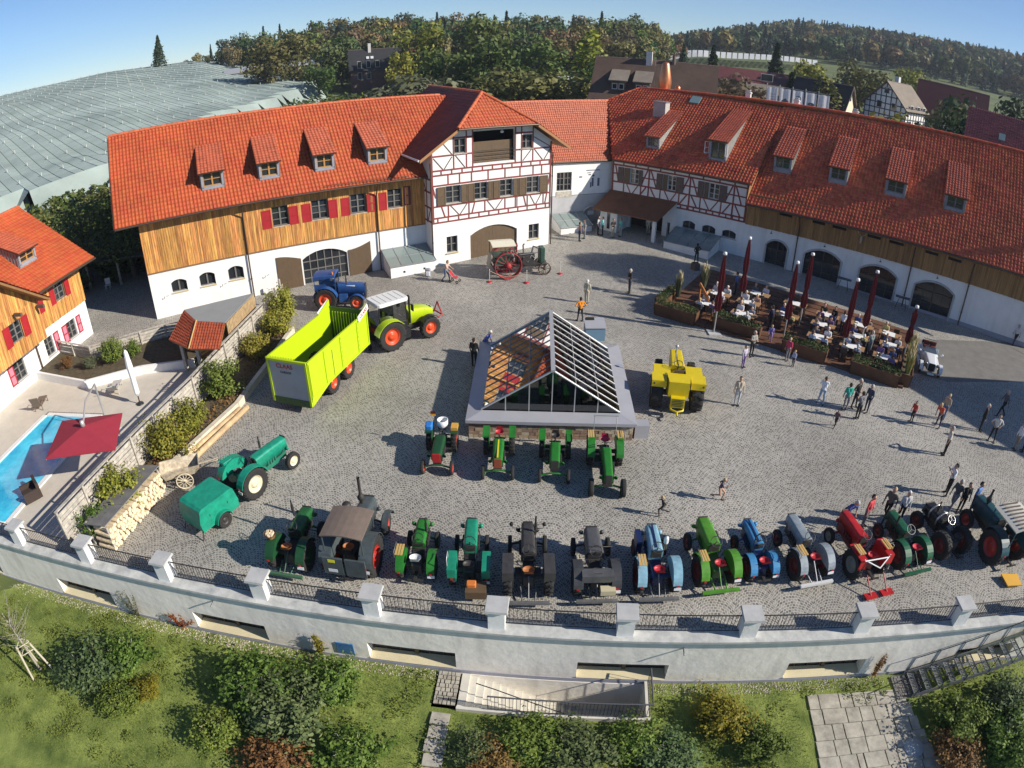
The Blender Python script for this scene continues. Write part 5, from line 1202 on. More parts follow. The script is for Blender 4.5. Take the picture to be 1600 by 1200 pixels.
TINTS = [(0.084,0.121,0.041),(0.128,0.142,0.049),(0.176,0.159,0.057),(0.108,0.115,0.046),(0.203,0.176,0.062),(0.068,0.105,0.046),(0.155,0.119,0.051)]
DK = (.028,.050,.026)
items = []
for row, (r0, de) in enumerate(((285,0.0),(262,-.45),(240,-.9),(220,-1.4),(203,-1.9))):
    a = -27.5+row*.4
    while a < 13.6-row*.5:
        az = a+rnd.uniform(-.3,.3); r = r0*rnd.uniform(.97,1.03)
        if -30 < az < -22 and row > 1: a += 1.0; continue
        if az < -15 and row > 2: a += 1.2; continue
        x, y = pol(az, r); z = land(x, y)-.5; el = skyl(az)+de-abs(rnd.gauss(0,.22)); h = 17.5+r*tan(radians(el))-z
        con = rnd.random() < (.22 if row == 0 else .06); 
        if h > 4: items.append((x, y, z, h*(1.05 if con else 1), rnd.uniform(.75,1.05)*(.62 if con else 1), 'c1' if con else rnd.choice(['t1','t2','t3','r1','r2']), DK if con else tuple(c*rnd.uniform(.75,1.25) for c in rnd.choice(TINTS)), .8))
        a += rnd.uniform(.95,1.45)
forest('near_wood', 'mixed autumn wood on the rise behind the half-timbered gable house', items, FOR)
items = []
def skyr(a): return float(np.interp(a, [11,13.7,18.4,23.7,29,34.4,39.7,46], [.9,1.55,2.76,4.05,4.25,4.48,4.79,5.0]))
for row in range(15):
    r0 = 400+row*21; a = 11.5+rnd.uniform(0,.5)
    while a < 47:
        az = a+rnd.uniform(-.2,.2); r = r0+rnd.uniform(-9,9); x, y = pol(az, r); z = land(x, y)-1
        h = rnd.uniform(12,19); con = rnd.random() < (.35 if row < 12 else .75); lim = 17.5+r*tan(radians(skyr(az)))-z
        if row >= 12: h = min(max(lim*rnd.uniform(.82,1.0), 7), 24)
        h = min(h, max(lim, 5))
        items.append((x, y, z, h, rnd.uniform(.8,1.2)*(.7 if con else 1), 'c1' if con else rnd.choice(['t1','r1','r2']), tuple(c*rnd.uniform(.8,1.2) for c in ((.040,.068,.050) if con else rnd.choice(TINTS))), .16))
        a += rnd.uniform(.62,1.05)
forest('far_wood', 'far wooded hill with conifers on the right skyline', items, FOR)
# orchard nets on the left hill
def net_edge(az): return float(np.interp(az, [-60,-44,-35,-27.5,-22,-17.3], [96,98,100,130,150,175]))
def net_top(az): return float(np.interp(az, [-60,-44,-35,-27.5,-22,-17.3], [262,262,268,288,262,196]))
NET = mat('hail_net', (.25,.31,.285), .8, .25, .06, coords='World', col2=(.32,.38,.35), detail=10)
NETL = mat('net_seam', (.42,.48,.46), .8); NETD = mat('net_valley', (.15,.19,.165), .85, .2, .3, coords='World')
dx_, dy_ = cos(radians(-38)), sin(radians(-38)); ex, ey = -dy_, dx_
mb = MB(); posts = MB(); seam = MB()
S = 3.6
for i in range(-85, 85):
    for j in range(-70, 105):
        def P(a, b, h): 
            x, y = -95+a*S*dx_+b*S*ex, 150+a*S*dy_+b*S*ey; return (x, y, land(x, y)+h)
        c = P(i+.5, j+.5, 0); az = math.degrees(atan2(c[0], c[1])); r = hypot(c[0], c[1])
        if not (-58 < az < -17.3) or r < net_edge(az) or r > net_top(az)+14 or c[1] < 20: continue
        a0, a1, m0, m1 = P(i,j,4.3), P(i+1,j,4.3), P(i,j+.5,4.05), P(i+1,j+.5,4.05); b0, b1 = P(i,j+1,4.3), P(i+1,j+1,4.3)
        mb.add([a0,a1,m1,m0,b0,b1], [(0,1,2,3),(3,2,5,4)], 0)
        seam.cyl(a0, a1, .07, n=3, m=0, caps=False, smooth=False); seam.cyl(m0, m1, .09, n=3, m=1, caps=False, smooth=False)
        if True:
            seam.cyl(a0, m0, .05, n=3, m=1, caps=False, smooth=False); seam.cyl(m0, b0, .05, n=3, m=1, caps=False, smooth=False)
        for (pa, pb, di, dj) in ((a0,a1,0,-1),(b0,b1,0,1),(a0,b0,-1,0),(a1,b1,1,0)):
            c2 = P(i+.5+di, j+.5+dj, 0); z2 = math.degrees(atan2(c2[0], c2[1])); r2 = hypot(c2[0], c2[1])
            if not (-58 < z2 < -17.3) or r2 < net_edge(z2): ox, oy = (di*dx_+dj*ex)*5, (di*dy_+dj*ey)*5; mb.add([pa,pb,(pb[0]+ox,pb[1]+oy,land(pb[0]+ox,pb[1]+oy)-.2),(pa[0]+ox,pa[1]+oy,land(pa[0]+ox,pa[1]+oy)-.2)], [(0,1,2,3)], 0)
        if i % 3 == 0: posts.bx(a0[0]-.07, a0[0]+.07, a0[1]-.07, a0[1]+.07, a0[2]-4.4, a0[2]+.55)
tag(mb.build('hail_net', NET), 'grey-green hail nets stretched over the hillside orchard', 'netting', kind='stuff')
tag(seam.build('net_wires', [NETL, NETD]), 'wires and seams of the hillside hail nets', 'netting', kind='stuff')
tag(posts.build('net_posts', mat('pale_post', (.50,.50,.46), .8)), 'pale posts carrying the hillside hail nets', 'posts', kind='stuff')
# white nets far right and beyond the poplar
for nm, lab, a0, a1, r0, r1, h in (('white_net_field', 'white orchard nets on the far slope above the village', 13.0, 25.5, 275, 335, 3.5), ('white_net_strip', 'white orchard nets glimpsed between the trees', 1.0, 7.4, 150, 190, 3.0)):
    mb = MB(); n = 26
    for i in range(n):
        for k in range(7):
            A0_, A1_ = a0+(a1-a0)*i/n, a0+(a1-a0)*(i+.8)/n; R0, R1 = r0+(r1-r0)*k/7, r0+(r1-r0)*(k+.78)/7
            q = [(*pol(A0_,R0),0),(*pol(A1_,R0),0),(*pol(A1_,R1),0),(*pol(A0_,R1),0)]; mb.add([(x, y, land(x, y)+h+(.5 if t > 1 else 0)) for t, (x, y, _) in enumerate(q)], [(0,1,2,3)])
    tag(mb.build(nm, mat('white_net', (.62,.62,.60), .8)), lab, 'netting', kind='stuff')
# open apple rows between the nets and the barn
rs = np.random.RandomState(8); P = []
for k in range(5200):
    az = rs.uniform(-48, -5); e = net_edge(az); r = rs.uniform(68 if az > -30 else 58, e-2); 
    if az > -20: r = rs.uniform(110, 168)
    x, y = pol(az, r); u = x*ex+y*ey; u = round(u/3.2)*3.2+rs.normal(0,.45); v = x*dx_+y*dy_; x, y = u*ex+v*dx_, u*ey+v*dy_
    for q in range(5): P.append((x+rs.normal(0,.5), y+rs.normal(0,.5), land(x, y)+rs.uniform(.3,2.6)))
P = np.array(P); V, F = leaves(P, np.tile(np.array([0,0,1.]), (len(P),1)), .42, rs, rand=1.0)
tag(link('apple_rows', np_mesh('apple_rows', V, F, leaf_mat('apple_leaf', (.045,.075,.016), (.12,.15,.035), orand=0))), 'low green apple rows below the nets behind the barn', 'orchard', kind='stuff')
# trees one can tell apart
tree('lone_spruce', 'lone dark spruce on the crest of the netted hill', -29.8, 272, 3.05, 'c2', LD, .95)
tree('olive_tree', 'tall olive-green tree left of the forest house, nearest the nets', -21.0, 186, 1.55, 't1', LO, 1.15)
tree('olive_tree', 'tall olive-green tree left of the forest house, nearer the house', -18.3, 190, 1.8, 't2', LO, 1.1)
tree('green_shrub_tree', 'low green tree at the end of the nets', -16.6, 170, -1.1, 'r1', LG, 1.1)
tree('dark_oak', 'dark green tree close left of the forest house', -14.6, 205, 1.1, 't3', LG, 1.1)
tree('yellow_tree', 'bright yellow-green tree above the forest house', -7.7, 178, 1.95, 't1', LY, 1.0)
tree('yellow_tree', 'small yellow-green tree in front of the forest house gable', -9.6, 172, -.6, 't3', LY, .9)
tree('grey_willow', 'rounded grey-green willow above the barn ridge', -8.8, 104, -2.85, 'r2', LGR, 1.6, sink=2)
tree('tall_green_tree', 'tall blue-green tree with thin bare top right of the yellow tree', -3.1, 175, 2.6, 't2', LG, 1.0)
tree('bushy_tree', 'bushy green tree left of the gable house hip', -5.4, 140, -.4, 'r1', LG, 1.2)
tree('bushy_tree', 'bushy green tree right above the gable house hip', -1.4, 132, .1, 't3', LG, 1.1)
tree('bright_green_tree', 'bright green tree left of the white net strip', 2.0, 150, .45, 't1', LG, 1.15)
tree('golden_poplar', 'slender golden-green poplar beside the brown-roofed farmhouse', 6.3, 140, 1.35, 'p1', LY, 1.5)
tree('olive_bush', 'olive bush below the golden poplar', 4.6, 112, -2.6, 'r1', LO, 1.5)
tree('olive_bush', 'brownish bush above the link wing ridge', .6, 108, -2.4, 'r2', LO, 1.6)
tree('dark_hedge_tree', 'dark green tree against the farmhouse left gable', 7.6, 128, -1.6, 'r2', LG, 1.1)
tree('wood_edge_tree', 'rounded tree at the right end of the near wood', 11.2, 215, 1.4, 't1', LO, 1.0)
tree('rust_tree', 'brown bare-looking tree in front of the red shed', 19.4, 112, -1.6, 'r1', leaf_mat('leaf_bare', (.10,.075,.045), (.17,.13,.08)), 1.1, sink=1)
tree('village_spruce', 'dark spruce rising right of the red shed', 22.0, 158, 1.55, 'c2', LD, .9)
tree('village_spruce', 'small dark spruce left of the black-roofed house', 23.4, 118, -.75, 'c1', LD, 1.0)
tree('village_spruce', 'dark spruce above the farmhouse right gable', 16.7, 170, .75, 'c1', LD, 1.0)
tree('village_spruce', 'small dark conifer above the farmhouse ridge', 14.2, 210, .6, 'c2', LD, .9)
tree('golden_tree', 'golden birch behind the black-roofed house', 24.9, 150, .55, 't2', LY, 1.0)
tree('golden_tree', 'golden slim tree in front of the black-roofed house', 26.2, 112, -.5, 'p1', LO, 1.6)
tree('round_tree', 'rounded olive tree left of the half-timbered house', 29.2, 165, 1.2, 'r1', LO, 1.1)
tree('round_tree', 'pale green tree behind the half-timbered house', 33.4, 190, 1.4, 'r2', LY, 1.0)
tree('hill_tree', 'single golden tree on the far wooded hill', 36.0, 430, 2.9, 'r1', LY, 1.0)
tree('slim_tree', 'slim yellowing tree in front of the dark red barn', 37.5, 112, -.2, 't2', LO, .9)
tree('garden_shrub', 'yellow-green shrub in front of the half-timbered house', 34.6, 96, -2.6, 'r1', LY, 1.6)
tree('garden_shrub', 'dark green shrub above the hall ridge near the right', 36.6, 88, -2.9, 'r2', LD, 1.7)
tree('garden_pine', 'dark pine left of the purple-roofed house', 40.0, 100, .1, 'r1', LD, 1.1)
tree('garden_pine', 'tall dark pine at the right edge', 42.6, 118, 1.4, 't3', LD, 1.0)
tree('court_tree', 'dark shrub tree behind the shed left of the barn', -34.6, 58, -8.6, 'n1', LG, 1.5)
tree('court_tree', 'yellowing tree behind the shed, nearer the left house', -38.5, 60, -8.2, 'n2', LO, 1.4)
tree('court_tree', 'dark tree against the barn left end', -31.6, 58, -9.4, 'n1', LG, 1.4)

# unseen pine added beyond the right edge, crown shaped to shade the porch corner
tp = thing('added_shade_pine', 'tall pine with a high dense crown beyond the right edge', 'tree', (46.2,36.7,0)); rs = np.random.RandomState(2)
V, F = crown([((d_*.82,-d_*.57,z_),(r_c,r_c,h_)) for d_, z_, r_c, h_ in ((0,20.5,2.8,2.6),(-3,19.5,2.4,2.4),(3,19.8,2.4,2.6),(-1.2,22.4,2.0,1.5),(1.4,17.6,2.4,1.6),(-2.4,17.4,2.2,1.6),(4.8,18.3,1.8,1.8),(-4.6,18.2,1.6,1.5),(3.6,22.0,1.6,1.3))], 9500, .32, rs, rand=.5); link('crown', np_mesh('crown', V, F, LD), tp)
mb = MB(); mb.tube([(0,0,-.3),(.2,0,9),(0,.1,20)], [.45,.34,.16], 10); mb.build('trunk', BARK, tp)
# ------------------------------------------------------------------ houses of the village
def house(name, label, az, r, rot, L, D, z_e, z_r, roof_m, wall_m, zb=None, hip=0.0, timber=None, wins=(), gable_m=None, chim=None, over=.5, cat='house'):
    x, y = pol(az, r); z0 = land(x, y)-.6 if zb is None else zb
    h = thing(name, label, cat, (x, y, z0), radians(rot)); e, g = z_e-z0, z_r-z0
    mb = MB(); mb.bx(-L/2,L/2,-D/2,D/2,0,e); mb.build('wall', wall_m, h)
    mb = MB(); mb.add([(-L/2,-D/2,e),(-L/2,D/2,e),(-L/2,0,g-.1),(L/2,-D/2,e),(L/2,D/2,e),(L/2,0,g-.1)], [(0,2,1),(3,4,5)]); mb.build('gable', gable_m or wall_m, h)
    k = (g-e)/(D/2); ez = e-over*k
    roof_slab(h, [(-L/2-over,-D/2-over,ez),(L/2+over,-D/2-over,ez),(L/2+over,0,g),(-L/2-over,0,g)], roof_m, BEAMG, .2); roof_slab(h, [(-L/2-over,0,g),(L/2+over,0,g),(L/2+over,D/2+over,ez),(-L/2-over,D/2+over,ez)], roof_m, BEAMG, .2, name='rear_roof')
    for (side, u, z, w, hh) in wins:      # front/left/right faces
        if side == 'f': c, d = (u,-D/2-.03,z), (w,.08,hh)
        elif side == 'l': c, d = (-L/2-.03,u,z), (.08,w,hh)
        else: c, d = (L/2+.03,u,z), (.08,w,hh)
        o = pbox('window', h, c, tuple(v+(.2 if v > .1 else 0) for v in d), mat('white_window_frame', (.62,.62,.60), .6)); 
        cc = tuple(cv+(-.03 if (side == 'f' and i == 1) or (side == 'l' and i == 0) else (.03 if side == 'r' and i == 0 else 0)) for i, cv in enumerate(c)); pbox('pane', h, cc, d, GLASS)
    if chim: mb = MB(); mb.bx(chim[0]-.4,chim[0]+.4,chim[1]-.4,chim[1]+.4,g-2,g+chim[2]); mb.build('chimney', mat('pale_vent', (.6,.6,.6)), h)
    return h, e, g
def timbering(h, side, L, D, z0, z1, n, m, apex=None, rows=3):
    for i in range(n+1):
        t = -.5+i/n
        top = z1 if apex is None else z1+(apex-z1)*(1-abs(2*t))
        if side == 'f': pbox('beam', h, (t*L,-D/2-.04,(z0+top)/2), (.18,.06,top-z0), m)
        elif side == 'l': pbox('beam', h, (-L/2-.04,t*D,(z0+top)/2), (.06,.18,top-z0), m)
    for j in range(rows+1):
        z = z0+(z1-z0)*j/rows
        if side == 'f': pbox('beam', h, (0,-D/2-.045,z), (L,.06,.18), m)
        else: pbox('beam', h, (-L/2-.045,0,z), (.06,D,.18), m)
    if apex:
        for j in range(1, 3):
            z = z1+(apex-z1)*j/3; pbox('beam', h, (-L/2-.045,0,z), (.06,D*(1-j/3),.18), m)
mat('white_window_frame', (.62,.62,.60), .6)
BROWNR = mat('brown_old_tile', (.085,.052,.036), .8, .25, .5, island=.1); BLACKR = mat('black_slate', (.022,.022,.024), .7, .2, 1); GREYR = mat('grey_brown_tile', (.20,.165,.13), .8, .2, .6); DREDR = mat('dark_red_sheet', (.10,.026,.024), .6, .15, .5); PURPR = mat('purple_red_tile', (.20,.060,.065), .6, .25, .8)
h, e, g = house('brown_farmhouse', 'big brown-roofed farmhouse with two dormers rising behind the hall', 12.0, 104, -17, 17.5, 12, 9.2, 15.7, BROWNR, WHITE, zb=0, gable_m=mat('brown_gable', (.16,.10,.06), .8), over=.7)
timbering(h, 'f', 17.5, 12, 5.5, 9.2, 14, BEAMG, rows=2)
for u, lab in ((-5.2,''),(-1.6,'')):
    b_ = MB(); b_.bx(u-1.1,u+1.1,-4.6,-1.5,10.3,12.2); d_ = b_.build('dormer', BEAMG, h)
    rs_ = MB(); rs_.slab([(u-1.4,-5.1,12.1),(u+1.4,-5.1,12.1),(u+1.4,-1.2,13.9),(u-1.4,-1.2,13.9)], (0,0,.15)); rs_.build('dormer_roof', GREYR, d_)
    for s in (-.5,.5): pbox('window', d_, (u+s,-4.64,11.3), (.8,.08,.9), MATS['white_window_frame']); pbox('pane', d_, (u+s,-4.69,11.3), (.6,.04,.7), GLASS)
b_ = MB(); b_.bx(-1.6,-.7,-.9,.0,14.5,16.9); b_.build('chimney', mat('pale_vent', (.6,.6,.6)), h); b_ = MB(); b_.cyl((2.6,-.3,15),(2.6,-.3,16.6),.25); b_.build('flue', BEAMG, h)
house('red_shed', 'long low dark red roofed shed behind the brown farmhouse', 19.8, 150, -8, 17, 9, 12.6, 15.0, DREDR, mat('tan_boarding', (.34,.20,.09), .8), wins=[('f',3,10.5,2.5,1.4)])
house('tile_roof_shed', 'pale tiled small shed roof in front of the red shed', 21.6, 128, -15, 8, 6, 11.2, 12.9, GREYR, WOODB)
h, e, g = house('black_roof_house', 'black-roofed house with cream gable behind the white banners', 26.2, 116, -44, 9.5, 8.0, 11.2, 15.6, BLACKR, WHITE, gable_m=mat('cream_render', (.66,.60,.44), .8), wins=[('r',-1.5,9.5,.8,1.2),('r',1.2,9.5,.8,1.2),('r',0,12.6,.8,1.0)])
h, e, g = house('half_timbered_house', 'white half-timbered village house with grey-brown roof', 32.4, 124, 30, 8.6, 8.4, 13.6, 17.7, GREYR, WHITE, wins=[('f',-2.4,9.4,1.0,1.2),('f',1.6,9.4,1.0,1.2),('f',-2.2,12.2,.9,1.1),('f',0.5,12.2,.9,1.1),('f',2.8,12.2,.9,1.1),('l',-1.8,12.0,.9,1.1),('l',1.2,12.0,.9,1.1),('l',0,14.6,.9,1.0),('l',-1.2,9.4,1.0,1.2)], chim=(1.2,1.0,1.0))
BLUEB = mat('blue_grey_timber', (.06,.065,.09), .8)
timbering(h, 'l', 8.6, 8.4, e-3.0, e, 8, BLUEB, apex=g-.3); timbering(h, 'f', 8.6, 8.4, e-3.0, e, 8, BLUEB)
house('dark_red_barn', 'dark red-brown roofed barn right of the half-timbered house', 37.0, 132, -38, 13, 11, 13.2, 19.4, DREDR, mat('greyish_plaster', (.6,.58,.55), .85), cat='barn')  # one even greyish off-white plaster on all the barn walls
h, e, g = house('purple_roof_house', 'purple-red tiled house roof cut by the right edge', 43.2, 84, -40, 13, 10, 12.4, 16.8, PURPR, WHITE, gable_m=mat('white_verge_gable', (.7,.7,.7), .8))
tiles(h, (-7,-5.5,e-.44),(7,-5.5,e-.44),(7,0,g+.02),(-7,0,g+.02), PURPR, tw=.3, th=.4)
for u in (-2.5,1.6): sk = MB(); sk.slab([(u-.4,-3.4,e+1.55),(u+.4,-3.4,e+1.55),(u+.4,-2.6,e+2.25),(u-.4,-2.6,e+2.25)], (0,-.08,.1)); sk.build('skylight', MATS['skylight_glass'], h)
h, e, g = house('forest_house', 'dark-roofed brick house half hidden by trees at the wood edge', -11.6, 192, 14, 15, 9.5, 11.2, 16.8, BLACKR, mat('dark_brick', (.13,.075,.065), .85, .2, 1), gable_m=mat('red_timber_gable', (.36,.12,.09), .8), wins=[('f',-5,9,1.0,1.8),('f',-2.5,9,1.0,1.8),('f',0,9,1.0,1.8),('f',-5,5.8,1.0,1.8),('f',-2.5,5.8,1.0,1.8),('f',3,6.5,1.0,1.6)], chim=(-2,-.5,1.6))
for u in (-2.6,-1.4): pbox('skylight', h, (u,-2.4,e+3.1), (.8,.9,.1), mat('white_skylight', (.6,.62,.65), .3), (radians(50),0,0))
h2, e, g = house('forest_house_wing', 'red half-timbered cross gable of the forest house', -8.9, 188, 82, 8, 8, 11.6, 16.6, DREDR, mat('red_plaster', (.34,.13,.10), .85), gable_m=MATS['red_timber_gable']); timbering(h2, 'l', 8, 8, e-3, e, 5, mat('cream_timber', (.62,.55,.45), .8), apex=g-.4)
house('grey_glasshouse', 'long grey low roof behind the olive trees', -20.0, 225, 12, 34, 10, 13.2, 14.8, mat('pale_roof_sheet', (.30,.31,.33), .7), WOODG, cat='shed')
ct = MB(); ct.lathe([(1.2,0),(1.2,6),(1.5,6.2),(1.35,8),(.5,9.2),(.35,10.2),(.5,10.6),(.02,11.8)], 12)
cx_, cy_ = pol(28.0, 185); tag(ct.build('chapel_turret', mat('turret_grey', (.14,.15,.17), .6), None, (cx_, cy_, land(cx_, cy_)+.5)), 'small dark onion-capped chapel turret above the black-roofed house', 'turret')
# white banners on poles
for k in range(5):
    az = 21.9+k*1.10; x, y = pol(az, 93); z = land(x, y)
    b_ = thing('banner', ['white banner with wavy lettering, leftmost of the five','white banner with a grey house picture, second of the five','white banner with a round emblem, middle of the five','white banner with a grey fan picture, fourth of the five','plain white banner, rightmost of the five'][k], 'banner', (x, y, z), radians(-az), 'banners behind the hall roof')
    m_ = MB(); m_.cyl((-.85,0,0),(-.85,0,14.2-z+.2),.05,n=6); m_.tube([(-.85,0,14.1-z),(.75,0,14.1-z)],.035,5); m_.build('pole', ALU, b_)
    m_ = MB(); zt = 13.95-z; n = 8
    for i in range(n):
        xa, xb = -.78+1.5*i/n, -.78+1.5*(i+1)/n; ya, yb = .06*sin(i*1.1+k), .06*sin((i+1)*1.1+k); m_.add([(xa,ya,zt-3.4),(xb,yb,zt-3.4),(xb,yb,zt),(xa,ya,zt)], [(0,1,2,3)], 0, None, True)
    cl = m_.build('cloth', mat('white_banner_cloth', (.82,.82,.83), .8, trans=.5), b_)
    INK = mat('grey_print', (.16,.17,.17), .8); e_ = MB()
    if k == 2: e_.lathe([(.30,0),(.40,0)], 20, M=Matrix.Translation((0,-.09,zt-1.1))@Matrix.Rotation(pi/2,4,'X')); e_.lathe([(0,0),(.17,0)], 14, M=Matrix.Translation((0,-.09,zt-1.1))@Matrix.Rotation(pi/2,4,'X'))
    elif k == 1: e_.add([(-.5,-.09,zt-2.2),(.5,-.09,zt-2.2),(.5,-.09,zt-1.7),(0,-.09,zt-1.3),(-.5,-.09,zt-1.7)], [(0,1,2,3,4)])
    elif k == 3: e_.lathe([(.05,0),(.5,0)], 9, M=Matrix.Translation((0,-.09,zt-1.6))@Matrix.Rotation(pi/2,4,'X')@Matrix.Scale(.55,4,(0,1,0)))
    elif k == 0: [e_.tube([(-.45+.1*q,-.09,zt-1.0-.35*w+.06*sin(q*2+w)) for q in range(10)], .02, 4) for w in range(4)]
    if k < 4: e_.build('print', INK, cl)

# ------------------------------------------------------------------ vehicles kit
def paint(name, col, rough=.45, dirt=.26): return mat('paint_'+name, col, rough, dirt, 3.5, spec=.45, detail=8)
RUB = mat('tyre_rubber', (.022,.021,.020), .85, .25, 6); GREASE = mat('greasy_iron', (.035,.032,.030), .55, .3, 5); STEELD = mat('dull_steel', (.22,.22,.22), .5, .2, 4, metal=.5); LENS = mat('lamp_glass', (.62,.62,.58), .15); PLATE = mat('number_plate', (.72,.73,.74), .5); PINE = mat('slat_pine', (.55,.36,.12), .6, .15, 4)
TY = {}
def tyre_mesh(R, w, hub, lugs):
    k = (R, w, hub, lugs)
    if k in TY: return TY[k]
    mb = MB(); s = w/2; X = Matrix.Rotation(pi/2, 4, 'X')
    prof = [(hub,-s*.72),(R*.86,-s*.98),(R*.955,-s*.92),(R*.975,-s*.4),(R*.98,0),(R*.975,s*.4),(R*.955,s*.92),(R*.86,s*.98),(hub,s*.72)]
    mb.lathe(prof, 28, 0, X)
    for i in range(lugs):
        for sd in (-1, 1):
            a = 2*pi*(i+(.25 if sd > 0 else -.25))/lugs; T = Matrix.Rotation(a, 4, 'Y') @ Matrix.Translation((R*.985, sd*s*.47, 0)) @ Matrix.Rotation(sd*.55, 4, 'X'); mb.bx(-.02*R-.012, .022*R+.006, -s*.5, s*.5, -.028*R-.012, .028*R+.012, 0, T)
    TY[k] = mb.mesh('tyre', RUB); return TY[k]
def rim_mesh(r, w, m, deep=.35, spokes=0):
    k = ('rim', r, w, m.name, deep, spokes)
    if k in TY: return TY[k]
    mb = MB(); s = w/2; X = Matrix.Rotation(pi/2, 4, 'X')
    mb.lathe([(r*1.03,-s*.8),(r*1.03,-s*.72),(r*.93,-s*.7),(r*.88,-s*deep),(r*.45,-s*deep*.6),(r*.42,-s*(deep+.25)),(r*.18,-s*(deep+.3)),(0,-s*(deep+.3))], 24, 0, X)
    mb.lathe([(r*1.03,s*.8),(r*1.03,s*.72),(r*.93,s*.7),(r*.88,s*deep),(r*.45,s*deep*.6),(r*.42,s*(deep+.25)),(r*.18,s*(deep+.3)),(0,s*(deep+.3))], 24, 0, X)
    for i in range(6):
        a = pi/3*i
        for sd in (-1,1): mb.cyl((r*.3*cos(a), sd*s*(deep+.26), r*.3*sin(a)), (r*.3*cos(a), sd*s*(deep+.34), r*.3*sin(a)), r*.035, n=6)
    TY[k] = mb.mesh('rim', m); return TY[k]
def wheel(parent, x, y, R, w, rim_m, lugs=18, hub=.55, name='wheel', steer=0.0):
    o = link(name, rim_mesh(R*hub, w, rim_m), parent, (x, y, R), (0,0,steer)); link('tyre', tyre_mesh(R, w, R*hub, lugs), o); return o
def fender(parent, y, R, w, m, z, a0=15, a1=165, x=0.0, inner=True, side=1):
    mb = MB(); n = 12; ro = R+.09; P = [(x+ro*cos(radians(a0+(a1-a0)*i/n)), z+ro*sin(radians(a0+(a1-a0)*i/n))) for i in range(n+1)]; Q = [(x+(ro-.025)*cos(radians(a0+(a1-a0)*i/n)), z+(ro-.025)*sin(radians(a0+(a1-a0)*i/n))) for i in range(n+1)]
    for i in range(n):
        for (A, B) in ((P[i],P[i+1]),(Q[i+1],Q[i])): mb.add([(A[0],y-w/2,A[1]),(B[0],y-w/2,B[1]),(B[0],y+w/2,B[1]),(A[0],y+w/2,A[1])], [(0,1,2,3)], 0, None, True)
        for yy in (y-w/2, y+w/2): mb.add([(P[i][0],yy,P[i][1]),(P[i+1][0],yy,P[i+1][1]),(Q[i+1][0],yy,Q[i+1][1]),(Q[i][0],yy,Q[i][1])], [(0,1,2,3)])
    if inner:
        yy = y-side*w/2; pts = [(p[0],yy,p[1]) for p in P]+[(x+ro*.55*cos(radians(a1)),yy,z+ro*.2),(x+ro*.55*cos(radians(a0)),yy,z+ro*.2)]; mb.poly(pts)
    return mb.build('fender', m, parent)
def hood_mesh(mb, x0, x1, w0, w1, z0, za, zb, rnd_=.5, n=7, m=0, steps=5, drop=0.0):
    """bonnet: rounded-top sections lofted from the dash (x0) to the nose (x1)"""
    rings = []
    for i in range(steps+1):
        t = i/steps; x = x0+(x1-x0)*t; w = (w0+(w1-w0)*t)/2; z = za+(zb-za)*t-drop*t**4; h = z-z0; w *= 1.12; c = min(w, h*.9)*rnd_
        r = [(x,-w,z0),(x,-w,z-c)]+[(x,-w+c-c*cos(pi/2*j/n),z-c+c*sin(pi/2*j/n)) for j in range(1, n+1)]+[(x,w-c+c*sin(pi/2*j/n),z-c+c*cos(pi/2*j/n)) for j in range(0, n+1)]+[(x,w,z0)]
        rings.append(r)
    mb.loft(rings, m)
